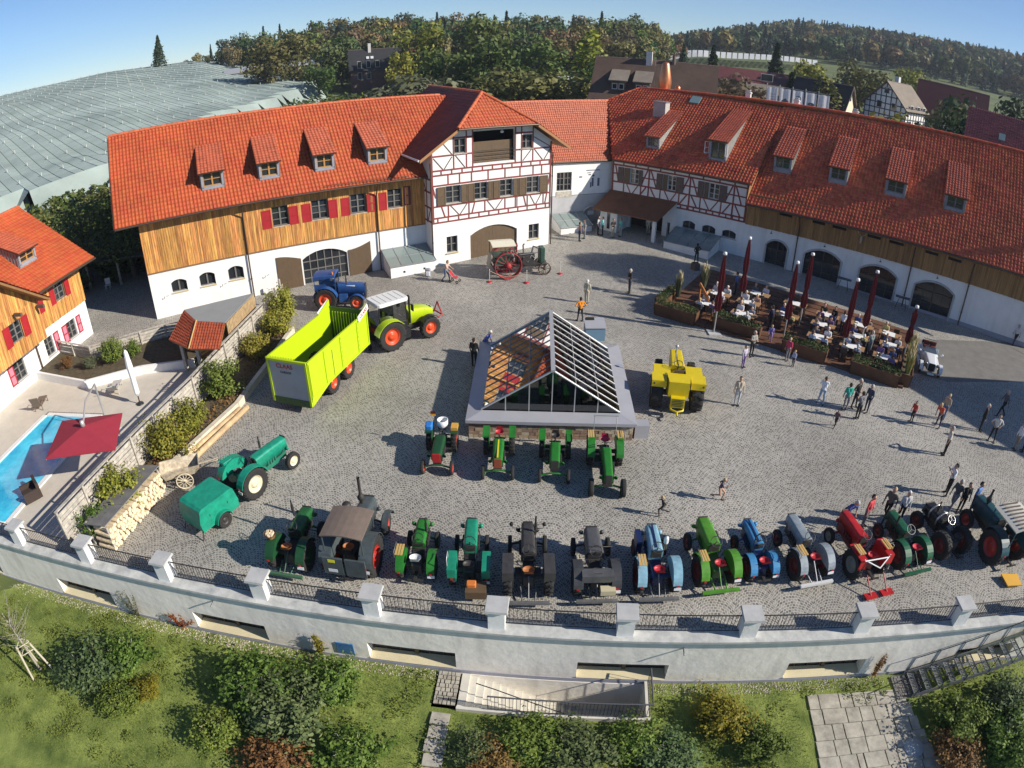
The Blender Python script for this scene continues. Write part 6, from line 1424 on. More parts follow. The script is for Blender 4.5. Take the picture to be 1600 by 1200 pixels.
def tractor(name, label, loc, deg, c, R=.62, rw=.28, T=1.28, r=.34, fw=.15, ft=1.12, wb=1.75, rim=None, hood=(.55,None,.46,.40,1.22,1.16), fend='arc', seat=None, exh=None, grille=None, bench=None,
            roof=None, lugs=18, frim=None, bar=None, wheelm=None, plate=True, drawb=True, stack=None, group=None, scale=1.0, eng=None, stripe=None, rlamp=True, hood_m=None, mudm=None):
    t = thing(name, label, 'tractor', loc, radians(deg), group); t.scale = (scale,)*3
    P = c; rim = rim or P; x1 = hood[1] or wb+.28; eng = eng or GREASE
    b = MB(); b.rbox((.12,0,R*.98),(.75,.42,.42),.06,0); b.rbox((wb*.48,0,.58),(wb*.75,.34,.38),.05,0); b.bx(.3,x1-.1,-.19,.19,.48,.82); b.cyl((0,-T/2+.1,R),(0,T/2-.1,R),.10,n=10); b.build('chassis', eng, t)
    b = MB(); b.bx(wb*.52,x1-.18,-.24,.24,.62,.95); 
    for i in range(4): b.cyl((wb*.55+i*.16,-.27,.72),(wb*.55+i*.16,-.27,.95),.05,n=8); b.cyl((wb*.55+i*.16,.27,.72),(wb*.55+i*.16,.27,.95),.05,n=8)
    b.build('engine_block', eng, t)
    b = MB(); b.tube([(wb,-ft/2+.06,r+.02),(wb,-.2,r+.14),(wb,.2,r+.14),(wb,ft/2-.06,r+.02)], .045, 8); b.tube([(wb-.12,-ft/2+.1,r),(wb-.16,.1,r+.06)], .02, 5); b.build('front_axle', P if P is not None else GREASE, t)
    h = MB(); hood_mesh(h, hood[0], x1, hood[2], hood[3], .82, hood[4], hood[5], drop=.05); hd = h.build('hood', hood_m or P, t)
    g = MB(); g.rbox((x1+.025,0,(.82+hood[5])/2-.06),(.05,hood[3]*.86,hood[5]-.72),.02); g.build('grille', grille or GREASE, t)
    if stripe:
        s_ = MB(); s_.bx(hood[0]+.1,x1-.05,-.035,.035,hood[5]+.0,max(hood[4],hood[5])+.012); s_.build('stripe', stripe, hd)
    mm = mudm or P
    for s in (-1, 1):
        wheel(t, 0, s*T/2, R, rw, rim, lugs); wheel(t, wb, s*ft/2, r, fw, frim or rim, 0, .58)
        if fend == 'arc': fender(t, s*(T/2-.02), R, rw+.06, mm, R, 12, 168, inner=True, side=s)
        elif fend == 'rear': fender(t, s*(T/2-.02), R, rw+.05, mm, R, 55, 185, inner=True, side=s)
        elif fend == 'flat':
            f = MB(); f.bx(-.52,.42,s*(T/2)-rw/2-.04,s*(T/2)+rw/2+.04,2*R+.03,2*R+.07); f.bx(-.56,-.52,s*(T/2)-rw/2-.04,s*(T/2)+rw/2+.04,R*1.35,2*R+.07); f.bx(-.5,.42,s*(T/2)-s*(rw/2+.03)-.015,s*(T/2)-s*(rw/2+.03)+.015,R*.9,2*R+.03); f.build('fender', mm, t)
        l = MB(); l.lathe([(0,-.07),(.05,-.06),(.085,0),(.09,.03),(.08,.045)], 12, 0, Matrix.Translation((x1-.12,s*(hood[3]/2+.14),.98))@Matrix.Rotation(pi/2,4,'Y')); l.bx(x1-.16,x1-.12,min(0,s*(hood[3]/2+.14)),max(0,s*(hood[3]/2+.14)),.90,.93); l.build('headlight', P, t)
        if rlamp: pbox('tail_lamp', t, (-R-.10 if fend == 'arc' else -.57, s*T/2, R*1.25), (.03,.09,.07), mat('red_lamp', (.4,.02,.02), .3))
    if plate: pbox('number_plate', t, (-R*.98-.09 if fend == 'arc' else -.575, -T/2, R*1.0), (.02,.26,.12), PLATE, (0,.15,0))
    if wheelm is not False:
        sw = MB(); Ms = Matrix.Translation((.52,0,hood[4]+.20))@Matrix.Rotation(radians(-35),4,'Y'); sw.tube([(Ms@Vector((.21*cos(2*pi*i/18),.21*sin(2*pi*i/18),0))) for i in range(18)], .016, 6, closed=True)
        for a in (0,2.1,4.2): sw.tube([Ms@Vector((0,0,0)), Ms@Vector((.21*cos(a),.21*sin(a),0))], .010, 5)
        sw.build('steering_wheel', wheelm or IRON, t); sc_ = MB(); sc_.tube([Ms@Vector((0,0,0)),(.78,0,.95)], .02, 6); sc_.build('steering_column', GREASE, t)
        ds = MB(); ds.bx(hood[0]-.04,hood[0],-hood[2]*.42,hood[2]*.42,.95,hood[4]-.04); ds.build('dashboard', GREASE, t)
    for k, (lx, ly, lz) in enumerate(((.38,-.17,1.18),(.42,.16,1.10),(.30,-.24,1.02))): b = MB(); b.tube([(lx+.1,ly,.75),(lx+.04,ly,.95),(lx,ly*1.15,lz)], .011, 5); b.ell((lx,ly*1.15,lz+.02), .024, n=6, k=4); b.build('lever', IRON, t)
    b = MB(); b.tube([(x1-.3,-.26,.98),(x1-.45,-.31,.86),(wb*.5,-.27,.74)], .02, 5); b.build('hose', RUB, t); b = MB(); b.bx(.12,.62,-.46,-.22,R*.72,R*.72+.03); b.bx(.12,.62,.22,.46,R*.72,R*.72+.03); b.build('footplate', eng, t)
    st_ = MB(); sm = seat or GREASE
    st_.lathe([(0,.03),(.12,.035),(.19,.07),(.215,.13)], 14, 0, Matrix.Translation((-.18,0,R+.42))@Matrix.Scale(.82,4,(1,0,0))); st_.add([(-.36,-.17,R+.5),(-.36,.17,R+.5),(-.42,.14,R+.68),(-.42,-.14,R+.68)], [(0,1,2,3),(3,2,1,0)])
    s2 = st_.build('seat', sm, t); br = MB(); br.tube([(-.15,0,R+.43),(-.05,0,R+.2)], .03, 6); br.build('seat_spring', GREASE, s2)
    if exh:
        e = MB(); ex_, ey_, ez_ = exh; e.tube([(ex_,ey_,hood[4]-.15),(ex_,ey_,ez_)], .035, 8); e.cyl((ex_,ey_,hood[4]+.08),(ex_,ey_,hood[4]+.38),.055,n=10); e.build('exhaust', GREASE, t)
    if stack:
        e = MB(); ex_, ey_, ez_ = stack; e.lathe([(.05,hood[5]-.1),(.06,hood[5]+.1),(.13,hood[5]+.22),(.15,hood[5]+.32),(.09,hood[5]+.42),(.06,hood[5]+.5),(.055,ez_-.05),(.075,ez_)], 14, 0, Matrix.Translation((ex_,ey_,0))); e.build('smoke_stack', GREASE, t)
    if bench:
        for s in ([1,-1] if bench == 2 else [1]):
            bm = MB(); bz = 2*R+.24 if fend != 'flat' else 2*R+.20; yy = s*T/2
            bm.tube([(-.32,yy+s*.15,bz-.15),(-.32,yy+s*.15,bz+.12),(.22,yy+s*.15,bz+.12),(.22,yy+s*.15,bz-.15)], .014, 5); bs = bm.build('bench_frame', STEELD, t)
            for k in range(3): pbox('bench_slat', bs, (-.05,yy-.11+k*.10,bz), (.56,.075,.03), PINE)
    if bar: 
        bb = MB(); bb.bx(-R-.32,-R-.20,-.72,.72,.28,.38); bb.tube([(-.3,-.28,.5),(-R-.24,-.22,.36)], .025, 6); bb.tube([(-.3,.28,.5),(-R-.24,.22,.36)], .025, 6); bb.tube([(-.2,0,.9),(-R-.24,0,.42)], .022, 6); bb.build('hitch_bar', bar, t)
    elif drawb:
        bb = MB(); bb.bx(-R-.18,-.2,-.06,.06,.36,.42); bb.bx(-R-.16,-R-.10,-.28,.28,.34,.40); bb.build('drawbar', GREASE, t)
    return t
def text_part(name, s, size, m, parent, loc, rot, ext=.004):
    cu = bpy.data.curves.new(name, 'FONT'); cu.body = s; cu.size = size; cu.extrude = ext; cu.align_x = 'CENTER'; cu.align_y = 'CENTER'; cu.offset = size*.02
    o = bpy.data.objects.new(name, cu); COL.objects.link(o); bpy.context.view_layer.update(); me = bpy.data.meshes.new_from_object(o.evaluated_get(bpy.context.evaluated_depsgraph_get())); bpy.data.objects.remove(o); me.materials.clear(); me.materials.append(m)
    return link(name, me, parent, loc, rot)

DG, BG_, TEAL, LBL, GRN, BLU, GRY, REDP = paint('dark_green',(.012,.062,.022)), paint('bright_green',(.020,.165,.020)), paint('teal',(.012,.230,.135)), paint('light_blue',(.21,.38,.47)), paint('leaf_green',(.075,.24,.022)), paint('sky_blue',(.045,.21,.42)), paint('light_grey',(.24,.28,.31)), paint('red',(.42,.014,.016))
ANTH, BLK, SLATE, DBLUE, DTEAL = paint('anthracite',(.045,.047,.050)), paint('black',(.014,.014,.015)), paint('slate_grey',(.065,.082,.088)), paint('dark_blue',(.010,.022,.085)), paint('dark_teal',(.012,.060,.075))
CREAMR, REDR, DREDRIM = paint('cream_rim',(.66,.60,.42)), paint('red_rim',(.45,.035,.022)), paint('dark_red_rim',(.16,.018,.015))
BRSEAT, REDSEAT = mat('brown_leather', (.33,.12,.035), .6), mat('red_vinyl', (.42,.02,.03), .45)
FRG = 'vintage tractors in the row along the wall'
# front row, noses to the court, from left to right
t = tractor('vintage_tractor', 'dark green tractor at the left end of the front row, log basket on fender', (-8.15,16.55,0), 84, DG, R=.62, hood=(.62,2.0,.50,.46,1.30,1.26), fend='arc', seat=BRSEAT, wb=1.75, group=FRG, bar=mat('green_bar', (.05,.13,.07), .6), rim=DG, hood_m=paint('mid_green',(.016,.105,.030)), exh=(1.5,.35,1.9))
b = MB(); b.lathe([(.16,0),(.23,.18),(.24,.20)], 14, 0, Matrix.Translation((-.05,.66,1.36))); k_ = b.build('log_basket', WOODB, t)
for i in range(9): o = link('log', cache[i%5], k_, (-.05-.10+.1*(i%3), .66-.1+.1*(i//3), 1.44), (0,-pi/2+.2,i)); o.scale = (.16,.55,.55)
t = tractor('vintage_tractor', 'large slate grey tractor with grey-brown canvas roof and tall chimney', (-5.75,16.55,0), 84, SLATE, R=.80, rw=.40, T=1.55, r=.46, fw=.20, ft=1.35, wb=2.15, hood=(.75,2.5,.62,.52,1.62,1.52), stack=(2.0,.12,2.75), seat=BRSEAT, rim=REDR, group=FRG, lugs=20)
b = MB(); rings = []
for i in range(7):
    y = -.78+1.56*i/6; zz = 2.22+.14*cos((i-3)/3*1.3); rings.append([(-.75,y,zz),(.85,y,zz),(.85,y,zz-.05),(-.75,y,zz-.05)])
b.loft(rings, smooth=False); cv = b.build('canvas_roof', mat('canvas_brown', (.165,.125,.100), .9, .1, 5), t)
for x_, y_ in ((-.7,-.72),(-.7,.72),(.8,-.68),(.8,.68)): pbox('roof_post', cv, (x_,y_,1.85), (.04,.04,.75), SLATE)
b = MB(); b.bx(-.92,-.84,-.80,-.05,.55,1.35); b.bx(-.92,-.84,.05,.80,.55,1.35); b.build('rear_panel', SLATE, t); pbox('yellow_sticker', t, (-.925,.45,1.22), (.01,.26,.14), mat('yellow_sticker', (.7,.65,.03), .5)); pbox('number_plate', t, (-.925,.45,.75), (.012,.34,.14), PLATE)
fender(t, .78, .46, .26, SLATE, .46, 10, 170, x=2.15, side=1); fender(t, -.78, .46, .26, SLATE, .46, 10, 170, x=2.15, side=-1)
b = MB(); b.lathe([(.02,.0),(.16,.02),(.17,.26),(.12,.32),(0,.33)], 14, 0, Matrix.Translation((1.45,.52,1.62))); b.build('air_cleaner', GREASE, t)
t = tractor('vintage_tractor', 'small bright green tractor with slatted side seat and thin exhaust', (-3.35,16.40,0), 88, BG_, R=.52, rw=.22, T=1.15, r=.32, ft=1.05, wb=1.55, hood=(.55,1.8,.42,.40,1.12,1.16), exh=(1.15,-.22,1.75), bench=1, group=FRG, seat=mat('white_bag', (.65,.66,.64), .6))
t = tractor('vintage_tractor', 'teal tractor with round-backed hood and orange bag on carrier box', (-1.45,16.15,0), 90, TEAL, R=.52, rw=.22, T=1.20, r=.32, wb=1.65, hood=(.62,2.0,.44,.42,1.24,1.28), fend='flat', group=FRG)
b = MB(); b.bx(-1.15,-.62,-.62,.10,.28,.62); k_ = b.build('carrier_box', SHUTB, t); b = MB(); b.rbox((-.80,-.10,.70),(.26,.34,.16),.05); b.build('orange_bag', mat('orange_cloth', (.60,.17,.03), .8), k_)
b = MB(); b.tube([(-.35,.75,1.08),(-.35,.75,1.40),(.05,.75,1.44),(.1,.75,1.1)], .018, 6); b.build('grab_rail', ALU, t)
t = tractor('vintage_tractor', 'black tractor with ribbed long hood and wide box fenders', (.62,15.75,0), 90, BLK, R=.68, rw=.30, T=1.42, r=.36, ft=1.30, wb=1.95, hood=(.62,2.2,.46,.42,1.28,1.30), fend='flat', exh=(1.7,-.27,2.0), seat=BRSEAT, group=FRG, hood_m=paint('worn_black',(.050,.048,.047),.5,.3), bar=STEELD, mudm=paint('worn_black',(.05,.05,.05)))
for s in (-1,1): b = MB(); b.tube([(2.0,s*.2,1.15),(1.95,s*.55,1.2),(1.95,s*.6,1.35)], .014, 5); b.ell((1.95,s*.6,1.40),(.08,.08,.08)); b.build('lamp', BLK, t)
t = tractor('vintage_tractor', 'dark grey tractor with flat rear crate and wide windscreen bar', (2.98,15.72,0), 90, ANTH, R=.60, rw=.28, T=1.36, r=.36, ft=1.3, wb=1.85, hood=(.70,2.1,.60,.50,1.22,1.18), group=FRG, bar=STEELD, hood_m=paint('mid_grey',(.085,.085,.088)))
b = MB(); b.bx(-.55,-.15,-.55,.55,.95,1.25); b.build('rear_crate', paint('mid_grey',(.085,.085,.088)), t); b = MB(); b.tube([(.62,-.55,1.0),(.62,-.55,1.55),(.62,.55,1.55),(.62,.55,1.0)], .018, 6); b.build('screen_bar', GREASE, t); pbox('slatted_box', t, (-.72,-.35,.72), (.28,.52,.22), mat('cream_slats', (.52,.46,.30), .7))
t = tractor('vintage_tractor', 'pale blue tractor with red pan seat and dark blue loader frame', (5.18,15.75,0), 89, LBL, R=.62, rw=.27, T=1.30, r=.34, wb=1.75, hood=(.62,2.0,.46,.42,1.30,1.32), seat=REDSEAT, bench=1, group=FRG, rim=DREDRIM, bar=STEELD, eng=DBLUE, stripe=DBLUE)
b = MB(); b.bx(1.2,1.9,.42,.62,.55,1.15); b.build('side_tank', DBLUE, t); b = MB(); b.lathe([(0,.3),(.07,.28),(.09,.2),(.09,0)], 10, 0, Matrix.Translation((1.35,-.5,.95))); b.build('white_canister', mat('white_can', (.7,.72,.72), .4), t)
t = tractor('vintage_tractor', 'leaf green tractor with dark red rims and green hitch beam', (7.45,15.95,0), 94, GRN, R=.60, rw=.26, T=1.30, r=.36, wb=1.8, hood=(.62,2.1,.50,.46,1.30,1.34), seat=REDSEAT, bench=1, group=FRG, rim=DREDRIM, bar=GRN, eng=paint('grimy_green',(.05,.11,.03)))
t = tractor('vintage_tractor', 'narrow sky blue tractor with roll hoop and red square seat', (9.25,16.05,0), 93, BLU, R=.48, rw=.22, T=.95, r=.30, ft=.95, wb=1.6, hood=(.55,1.95,.42,.38,1.18,1.20), seat=REDSEAT, group=FRG, rim=DREDRIM, eng=DBLUE, stripe=DBLUE)
b = MB(); b.tube([(.35,-.36,.8),(.35,-.36,1.65)]+[(.35,-.36*cos(pi*i/8),1.65+.30*sin(pi*i/8)) for i in range(1,8)]+[(.35,.36,1.65),(.35,.36,.8)], .022, 6); b.build('roll_hoop', IRON, t)
t = tractor('vintage_tractor', 'light grey tractor with big steering wheel and white hitch beam', (11.28,15.95,0), 96, GRY, R=.60, rw=.26, T=1.26, r=.36, wb=1.8, hood=(.60,2.1,.46,.42,1.28,1.32), seat=REDSEAT, bench=1, group=FRG, rim=DREDRIM, bar=mat('white_beam', (.6,.6,.6), .5))
t = tractor('vintage_tractor', 'red tractor with two slatted fender seats and white linkage arms', (13.75,15.75,0), 97, REDP, R=.62, rw=.24, T=1.34, r=.36, ft=1.25, wb=1.95, hood=(.62,2.25,.44,.36,1.36,1.40), bench=2, group=FRG, rim=mat('grey_green_rim', (.25,.26,.22), .6), eng=paint('grimy_red',(.16,.02,.02)), seat=REDSEAT, fend='flat')
b = MB(); b.tube([(-.5,-.65,1.3),(-.85,0,1.05),(-.5,.65,1.3)], .03, 6); b.tube([(-.6,-.45,1.28),(-.6,.7,1.34)], .03, 6); b.build('linkage_arm', mat('white_arm', (.68,.68,.68), .5), t)
for s in (-.45,.35): b = MB(); b.tube([(-.7,s,.6),(-1.35,s,.12)], .025, 6); b.bx(-1.5,-1.2,s-.28,s+.28,.08,.14); b.build('support_foot', REDP, t)
t = tractor('vintage_tractor', 'mid green tractor with rose red cushion right of the red tractor', (16.05,15.95,0), 95, paint('fir_green',(.010,.090,.040)), R=.58, rw=.26, T=1.22, r=.36, wb=1.75, hood=(.62,2.0,.46,.42,1.22,1.24), seat=mat('rose_cushion', (.52,.03,.06), .7), group=FRG, rim=DREDRIM, bar=paint('fir_green',(.01,.09,.04)), wheelm=STEELD, exh=(1.2,.25,1.6))
t = tractor('vintage_tractor', 'black steam-age engine tractor with bright rings and silver steering wheel', (18.45,16.25,0), 98, BLK, R=.62, rw=.30, T=1.30, r=.42, fw=.22, wb=1.9, hood=(.8,2.0,.62,.62,1.25,1.25), group=FRG, rim=DREDRIM, wheelm=mat('silver_wheel', (.6,.6,.6), .3, metal=.7), fend='none', exh=(1.3,.2,1.85))
for x_ in (1.0,1.55): b = MB(); b.lathe([(.36,-.03),(.41,-.03),(.41,.03),(.36,.03)], 24, 0, Matrix.Translation((x_,0,1.05))@Matrix.Rotation(pi/2,4,'Y'), closed=True); b.build('boiler_ring', mat('bright_steel', (.5,.5,.5), .3, metal=.8), t)
t = tractor('vintage_tractor', 'big dark teal tractor at the right end under a striped roof', (21.15,15.55,0), 92, DTEAL, R=.80, rw=.42, T=1.60, r=.48, fw=.22, ft=1.4, wb=2.2, hood=(.75,2.6,.66,.56,1.62,1.50), stack=(1.9,.15,2.3), rim=REDR, group=FRG, lugs=20, wheelm=mat('white_wheel', (.7,.7,.7), .5))
b = MB(); rings = []
for i in range(7): y = -.85+1.7*i/6; zz = 2.25+.16*cos((i-3)/3*1.3); rings.append([(-.85,y,zz),(.9,y,zz),(.9,y,zz-.05),(-.85,y,zz-.05)])
b.loft(rings, smooth=False); cv = b.build('striped_roof', mat('pale_canvas', (.46,.45,.40), .85), t)
for i in range(8): pbox('roof_stripe', cv, (-.75+i*.22,0,2.415), (.09,1.0,.012), BEAMG)
for x_, y_ in ((-.8,-.78),(-.8,.78),(.85,-.75),(.85,.75)): pbox('roof_post', cv, (x_,y_,1.85), (.04,.04,.8), DTEAL)
b = MB(); b.slab([(-1.9,-.1,.08),(-1.25,-.3,.08),(-1.15,.75,.2),(-1.8,.75,.12)], (0,0,.06)); b.build('yellow_ramp', mat('amber_board', (.62,.33,.03), .6), t)

# four green tractors nosing towards the wall in front of the pavilion
G4 = 'green tractors in front of the pavilion'
t = tractor('pavilion_tractor', 'dark green tractor with red grille, white chair and small flag', (-3.15,24.33,0), -92, DG, R=.56, rw=.24, T=1.25, r=.35, wb=2.0, ft=1.35, hood=(.6,2.05,.48,.44,1.24,1.18), grille=REDP, rim=REDR, bench=None, group=G4, scale=.94, fend='flat')
b = MB(); b.rbox((-.05,-.62,1.30),(.5,.34,.26),.08); b.build('blue_bag', mat('blue_cloth', (.02,.17,.5), .7), t); pbox('yellow_box', t, (-.05,.62,1.26), (.45,.32,.18), mat('amber_box', (.60,.32,.06), .6))
b = MB(); b.cyl((-.2,-.55,1.2),(-.2,-.55,2.05),.012,n=5); fl = b.build('flag_pole', ALU, t)
for i, cm in enumerate(('black_cloth','flag_red','flag_gold')): pbox('flag_stripe', fl, (-.2,-.42,1.97-i*.08), (.012,.26,.08), mat(cm, ((.01,.01,.01),(.5,.01,.01),(.65,.42,.01))[i], .8))
b = MB(); b.lathe([(.20,0),(.26,.12),(.27,.42),(.24,.42),(.22,.1)], 14, 0, Matrix.Translation((-.35,0,1.05))); b.build('white_shell_seat', mat('white_plastic', (.75,.75,.75)), t)
t = tractor('pavilion_tractor', 'green tractor with yellow stripe on the hood and red seat', (-.55,24.08,0), -91, BG_, R=.56, rw=.24, T=1.25, r=.35, wb=2.05, ft=1.35, hood=(.6,2.15,.46,.40,1.24,1.22), grille=mat('rust_grille', (.24,.055,.02), .7), seat=REDSEAT, stripe=mat('yellow_stripe', (.68,.56,.02), .5), group=G4, scale=.94, fend='flat', wheelm=mat('red_wheel', (.42,.04,.02), .5))
t = tractor('pavilion_tractor', 'plain green tractor with dark seat and angular hood', (1.95,23.83,0), -94, BG_, R=.56, rw=.22, T=1.28, r=.34, wb=2.0, ft=1.3, hood=(.6,2.0,.44,.42,1.24,1.22), group=G4, scale=.94, fend='flat')
t = tractor('pavilion_tractor', 'green tractor with red bowl seat, pine fender benches and bar frame', (4.12,23.33,0), -93, BG_, R=.64, rw=.26, T=1.30, r=.40, wb=2.3, ft=1.35, fw=.20, hood=(.6,2.45,.38,.32,1.28,1.20), seat=mat('rose_bowl', (.55,.03,.09), .5), bench=2, group=G4, bar=None)
b = MB(); b.tube([(-.65,-.5,.9),(-.65,-.5,2.1),(-.65,.5,2.1),(-.65,.5,.9)], .02, 6); b.bx(-.70,-.60,-.55,.55,2.08,2.13); b.build('bar_frame', ALU, t)

# teal tractor with cream wheels
t = tractor('teal_tractor', 'teal tractor with large cream wheels parked by the wooden cart', (-11.55,20.75,0), 62, paint('sea_green',(.010,.26,.165)), R=.78, rw=.34, T=1.45, r=.44, fw=.22, ft=1.40, wb=2.55, hood=(.75,2.75,.50,.46,1.45,1.50), rim=CREAMR, lugs=22, exh=(1.5,.22,2.1), eng=paint('grimy_teal',(.02,.17,.11)), scale=.95)
b = MB(); b.tube([(-.55,.85,1.25),(-.55,.85,1.75),(.0,.85,1.75),(.0,.85,1.3)], .018, 6); b.build('side_seat_rail', paint('sea_green',(.01,.26,.165)), t); b = MB(); b.rbox((-.25,.72,1.62),(.55,.35,.12),.05); b.build('side_seat', paint('sea_green',(.01,.26,.165)), t)

# green compressor trailer
t = thing('compressor_trailer', 'sea green box compressor trailer behind the teal tractor', 'trailer', (-12.42,18.75,0), radians(62))
b = MB(); prof = [(-1.02,.38),(1.02,.38),(1.06,.75),(.92,1.38),(.80,1.46),(-.80,1.46),(-.94,1.38),(-1.08,.85)]; b.extr(prof, -.70, .70, smooth=False); b.build('housing', paint('sea_green',(.01,.26,.165)), t)
for s in (-1,1):
    wheel(t, .05, s*.80, .36, .18, GREASE, 0, .55); fender(t, s*.80, .36, .22, paint('sea_green',(.01,.26,.165)), .36, 5, 175, x=.05, side=s)
    for x_ in (-.5,.5): pbox('latch', t, (x_,s*.705,.95), (.03,.02,.12), GREASE)
b = MB(); b.tube([(1.0,.2,.45),(2.0,0,.42)], .035, 6); b.tube([(1.0,-.2,.45),(2.0,0,.42)], .035, 6); b.tube([(1.6,0,.45),(1.6,0,.05)], .03, 6); b.build('drawbar', GREASE, t)
b = MB(); b.tube([(-1.0,-.6,.4),(-1.15,-.65,.02)], .025, 6); b.tube([(-1.0,.6,.4),(-1.15,.65,.02)], .025, 6); b.build('rear_prop', GREASE, t)
# wooden handcart
t = thing('wooden_cart', 'weathered two-wheeled wooden cart beside the firewood stack', 'cart', (-15.0,21.15,0), radians(28))
CW = mat('cart_wood', (.46,.38,.27), .85, .3, 5, col2=(.52,.45,.34))
b = MB()
for s in (-1,1): b.slab([(-.75,s*.33,.55),(.85,s*.33,.55),(.98,s*.50,1.0),(-.88,s*.50,1.0)], (0,s*.04,0)); 
b.build('side_board', CW, t); b = MB(); b.slab([(-.75,-.33,.55),(-.75,.33,.55),(-.88,.5,1.0),(-.88,-.5,1.0)], (-.04,0,0)); b.slab([(.85,-.33,.55),(.85,.33,.55),(.98,.5,1.0),(.98,-.5,1.0)], (.04,0,0)); b.build('end_board', CW, t); b = MB(); b.bx(-.78,.88,-.34,.34,.50,.55); b.build('floor', CW, t)
def spoked(parent, x, y, R, w, m, n=12, name='wheel', rm=None, hubr=.09):
    b = MB(); X = Matrix.Translation((x,y,R))@Matrix.Rotation(pi/2,4,'X'); b.lathe([(R-.055,-w/2),(R,-w/2),(R,w/2),(R-.055,w/2)], 32, 0, X, closed=True); b.lathe([(0,-w*.8),(hubr,-w*.8),(hubr,w*.8),(0,w*.8)], 14, 0, X); o = b.build(name, rm or m, parent)
    for i in range(n):
        a = 2*pi*i/n; c = MB(); c.cyl((x+hubr*.8*cos(a),y,R+hubr*.8*sin(a)),(x+(R-.04)*cos(a),y,R+(R-.04)*sin(a)),.022,.018,6); c.build('spoke', m, o)
    return o
for s in (-1,1): spoked(t, .15, s*.62, .42, .06, mat('pale_wheel_wood', (.58,.50,.36), .8, .2, 5))
b = MB(); b.cyl((.15,-.7,.42),(.15,.7,.42),.03,n=8); b.build('axle', IRON, t); b = MB(); b.tube([(.9,.2,.6),(1.9,.06,.75)], .035, 6); b.tube([(.9,-.2,.6),(1.9,-.06,.75)], .035, 6); b.build('shaft', CW, t); b = MB(); b.tube([(-.7,0,.5),(-.85,0,.02)], .03, 6); b.build('prop', CW, t)

# modern lime tractor
LIME, LIMED = paint('lime',(.46,.62,.012),.35,.04), paint('forest_green',(.030,.085,.020))
ORR = paint('orange_red_rim',(.62,.075,.020),.4,.05)
t = thing('modern_tractor', 'modern lime green tractor with white cab roof and orange-red rims', 'tractor', (-7.75,35.0,0), radians(40))
for s in (-1,1): wheel(t, 0, s*.95, .93, .55, ORR, 18, .56); wheel(t, 2.75, s*.92, .68, .42, ORR, 16, .56); fender(t, s*.97, .93, .60, LIME, .93, 40, 165, side=s); fender(t, s*.92, .68, .40, BLK, .70, 40, 140, x=2.75, inner=False)
b = MB(); b.rbox((1.3,0,.85),(3.0,.62,.55),.08); b.cyl((0,-.8,.93),(0,.8,.93),.16,n=12); b.cyl((2.75,-.8,.68),(2.75,.8,.68),.12,n=12); b.build('chassis', GREASE, t)
b = MB(); hood_mesh(b, 1.55, 3.35, .86, .72, 1.05, 2.0, 1.72, .35, drop=.12); hd = b.build('hood', LIME, t); b = MB(); b.rbox((3.37,0,1.35),(.06,.60,.58),.03); b.build('grille', BLK, hd)
for s in (-1,1): pbox('side_vent', hd, (2.4,s*.41,1.55), (.7,.03,.32), BLK); pbox('headlight', hd, (3.36,s*.22,1.62), (.06,.20,.10), LENS)
b = MB()
for (x_, y_) in ((-.55,-.72),(-.55,.72),(.35,-.80),(.35,.80),(1.40,-.55),(1.40,.55)): b.tube([(x_,y_,1.25),(x_*.96,y_*.94,2.78)], .04, 6)
b.rbox((.42,0,1.32),(1.9,1.35,.35),.08); cb = b.build('cab_frame', BLK, t)
CG = glass_mat('cab_glass', (.30,.36,.36), .82)
for q in ([(-.55,-.72),(.35,-.80)],[(.35,-.80),(1.40,-.55)],[(1.40,-.55),(1.40,.55)],[(.35,.80),(1.40,.55)],[(-.55,.72),(.35,.80)],[(-.55,-.72),(-.55,.72)]):
    (xa, ya), (xb, yb) = q; g = MB(); g.add([(xa,ya,1.48),(xb,yb,1.48),(xb*.96,yb*.94,2.76),(xa*.96,ya*.94,2.76)], [(0,1,2,3)]); g.build('cab_window', CG, cb)
b = MB(); b.rbox((.42,0,2.87),(2.15,1.62,.20),.28); rf = b.build('cab_roof', mat('white_roof', (.74,.75,.72), .4), t)
for i in range(5): pbox('roof_rib', rf, (-.35+i*.38,0,2.975), (.02,1.2,.012), STEELD)
b = MB(); b.rbox((.1,0,1.65),(.5,.5,.14),.06); b.rbox((-.15,0,1.98),(.12,.48,.55),.05); b.build('driver_seat', BLK, t)
b = MB(); b.tube([(1.55,-.62,1.2),(1.55,-.62,2.9),(1.50,-.62,3.0)], .07, 8); b.build('exhaust', BLK, t)
for s in (-1,1): b = MB(); b.tube([(1.3,s*.7,2.6),(1.45,s*1.15,2.55)], .018, 5); b.bx(1.42,1.48,s*1.15-.12,s*1.15+.12,2.2,2.6); b.build('mirror', BLK, t)
b = MB(); b.tube([(3.4,-.45,.8),(4.0,-.45,1.0),(3.95,0,1.75),(4.0,.45,1.0),(3.4,.45,.8)], .05, 6); b.tube([(4.0,-.45,1.0),(4.0,.45,1.0)], .05, 6); b.build('front_linkage', REDP, t)
b = MB(); b.bx(.7,1.25,-1.15,-.72,.55,1.15); b.build('fuel_tank', BLK, t); b = MB(); [b.bx(.75,1.2,-1.25,-.75,z,z+.03) for z in (.45,.78)]; b.build('cab_step', BLK, t)
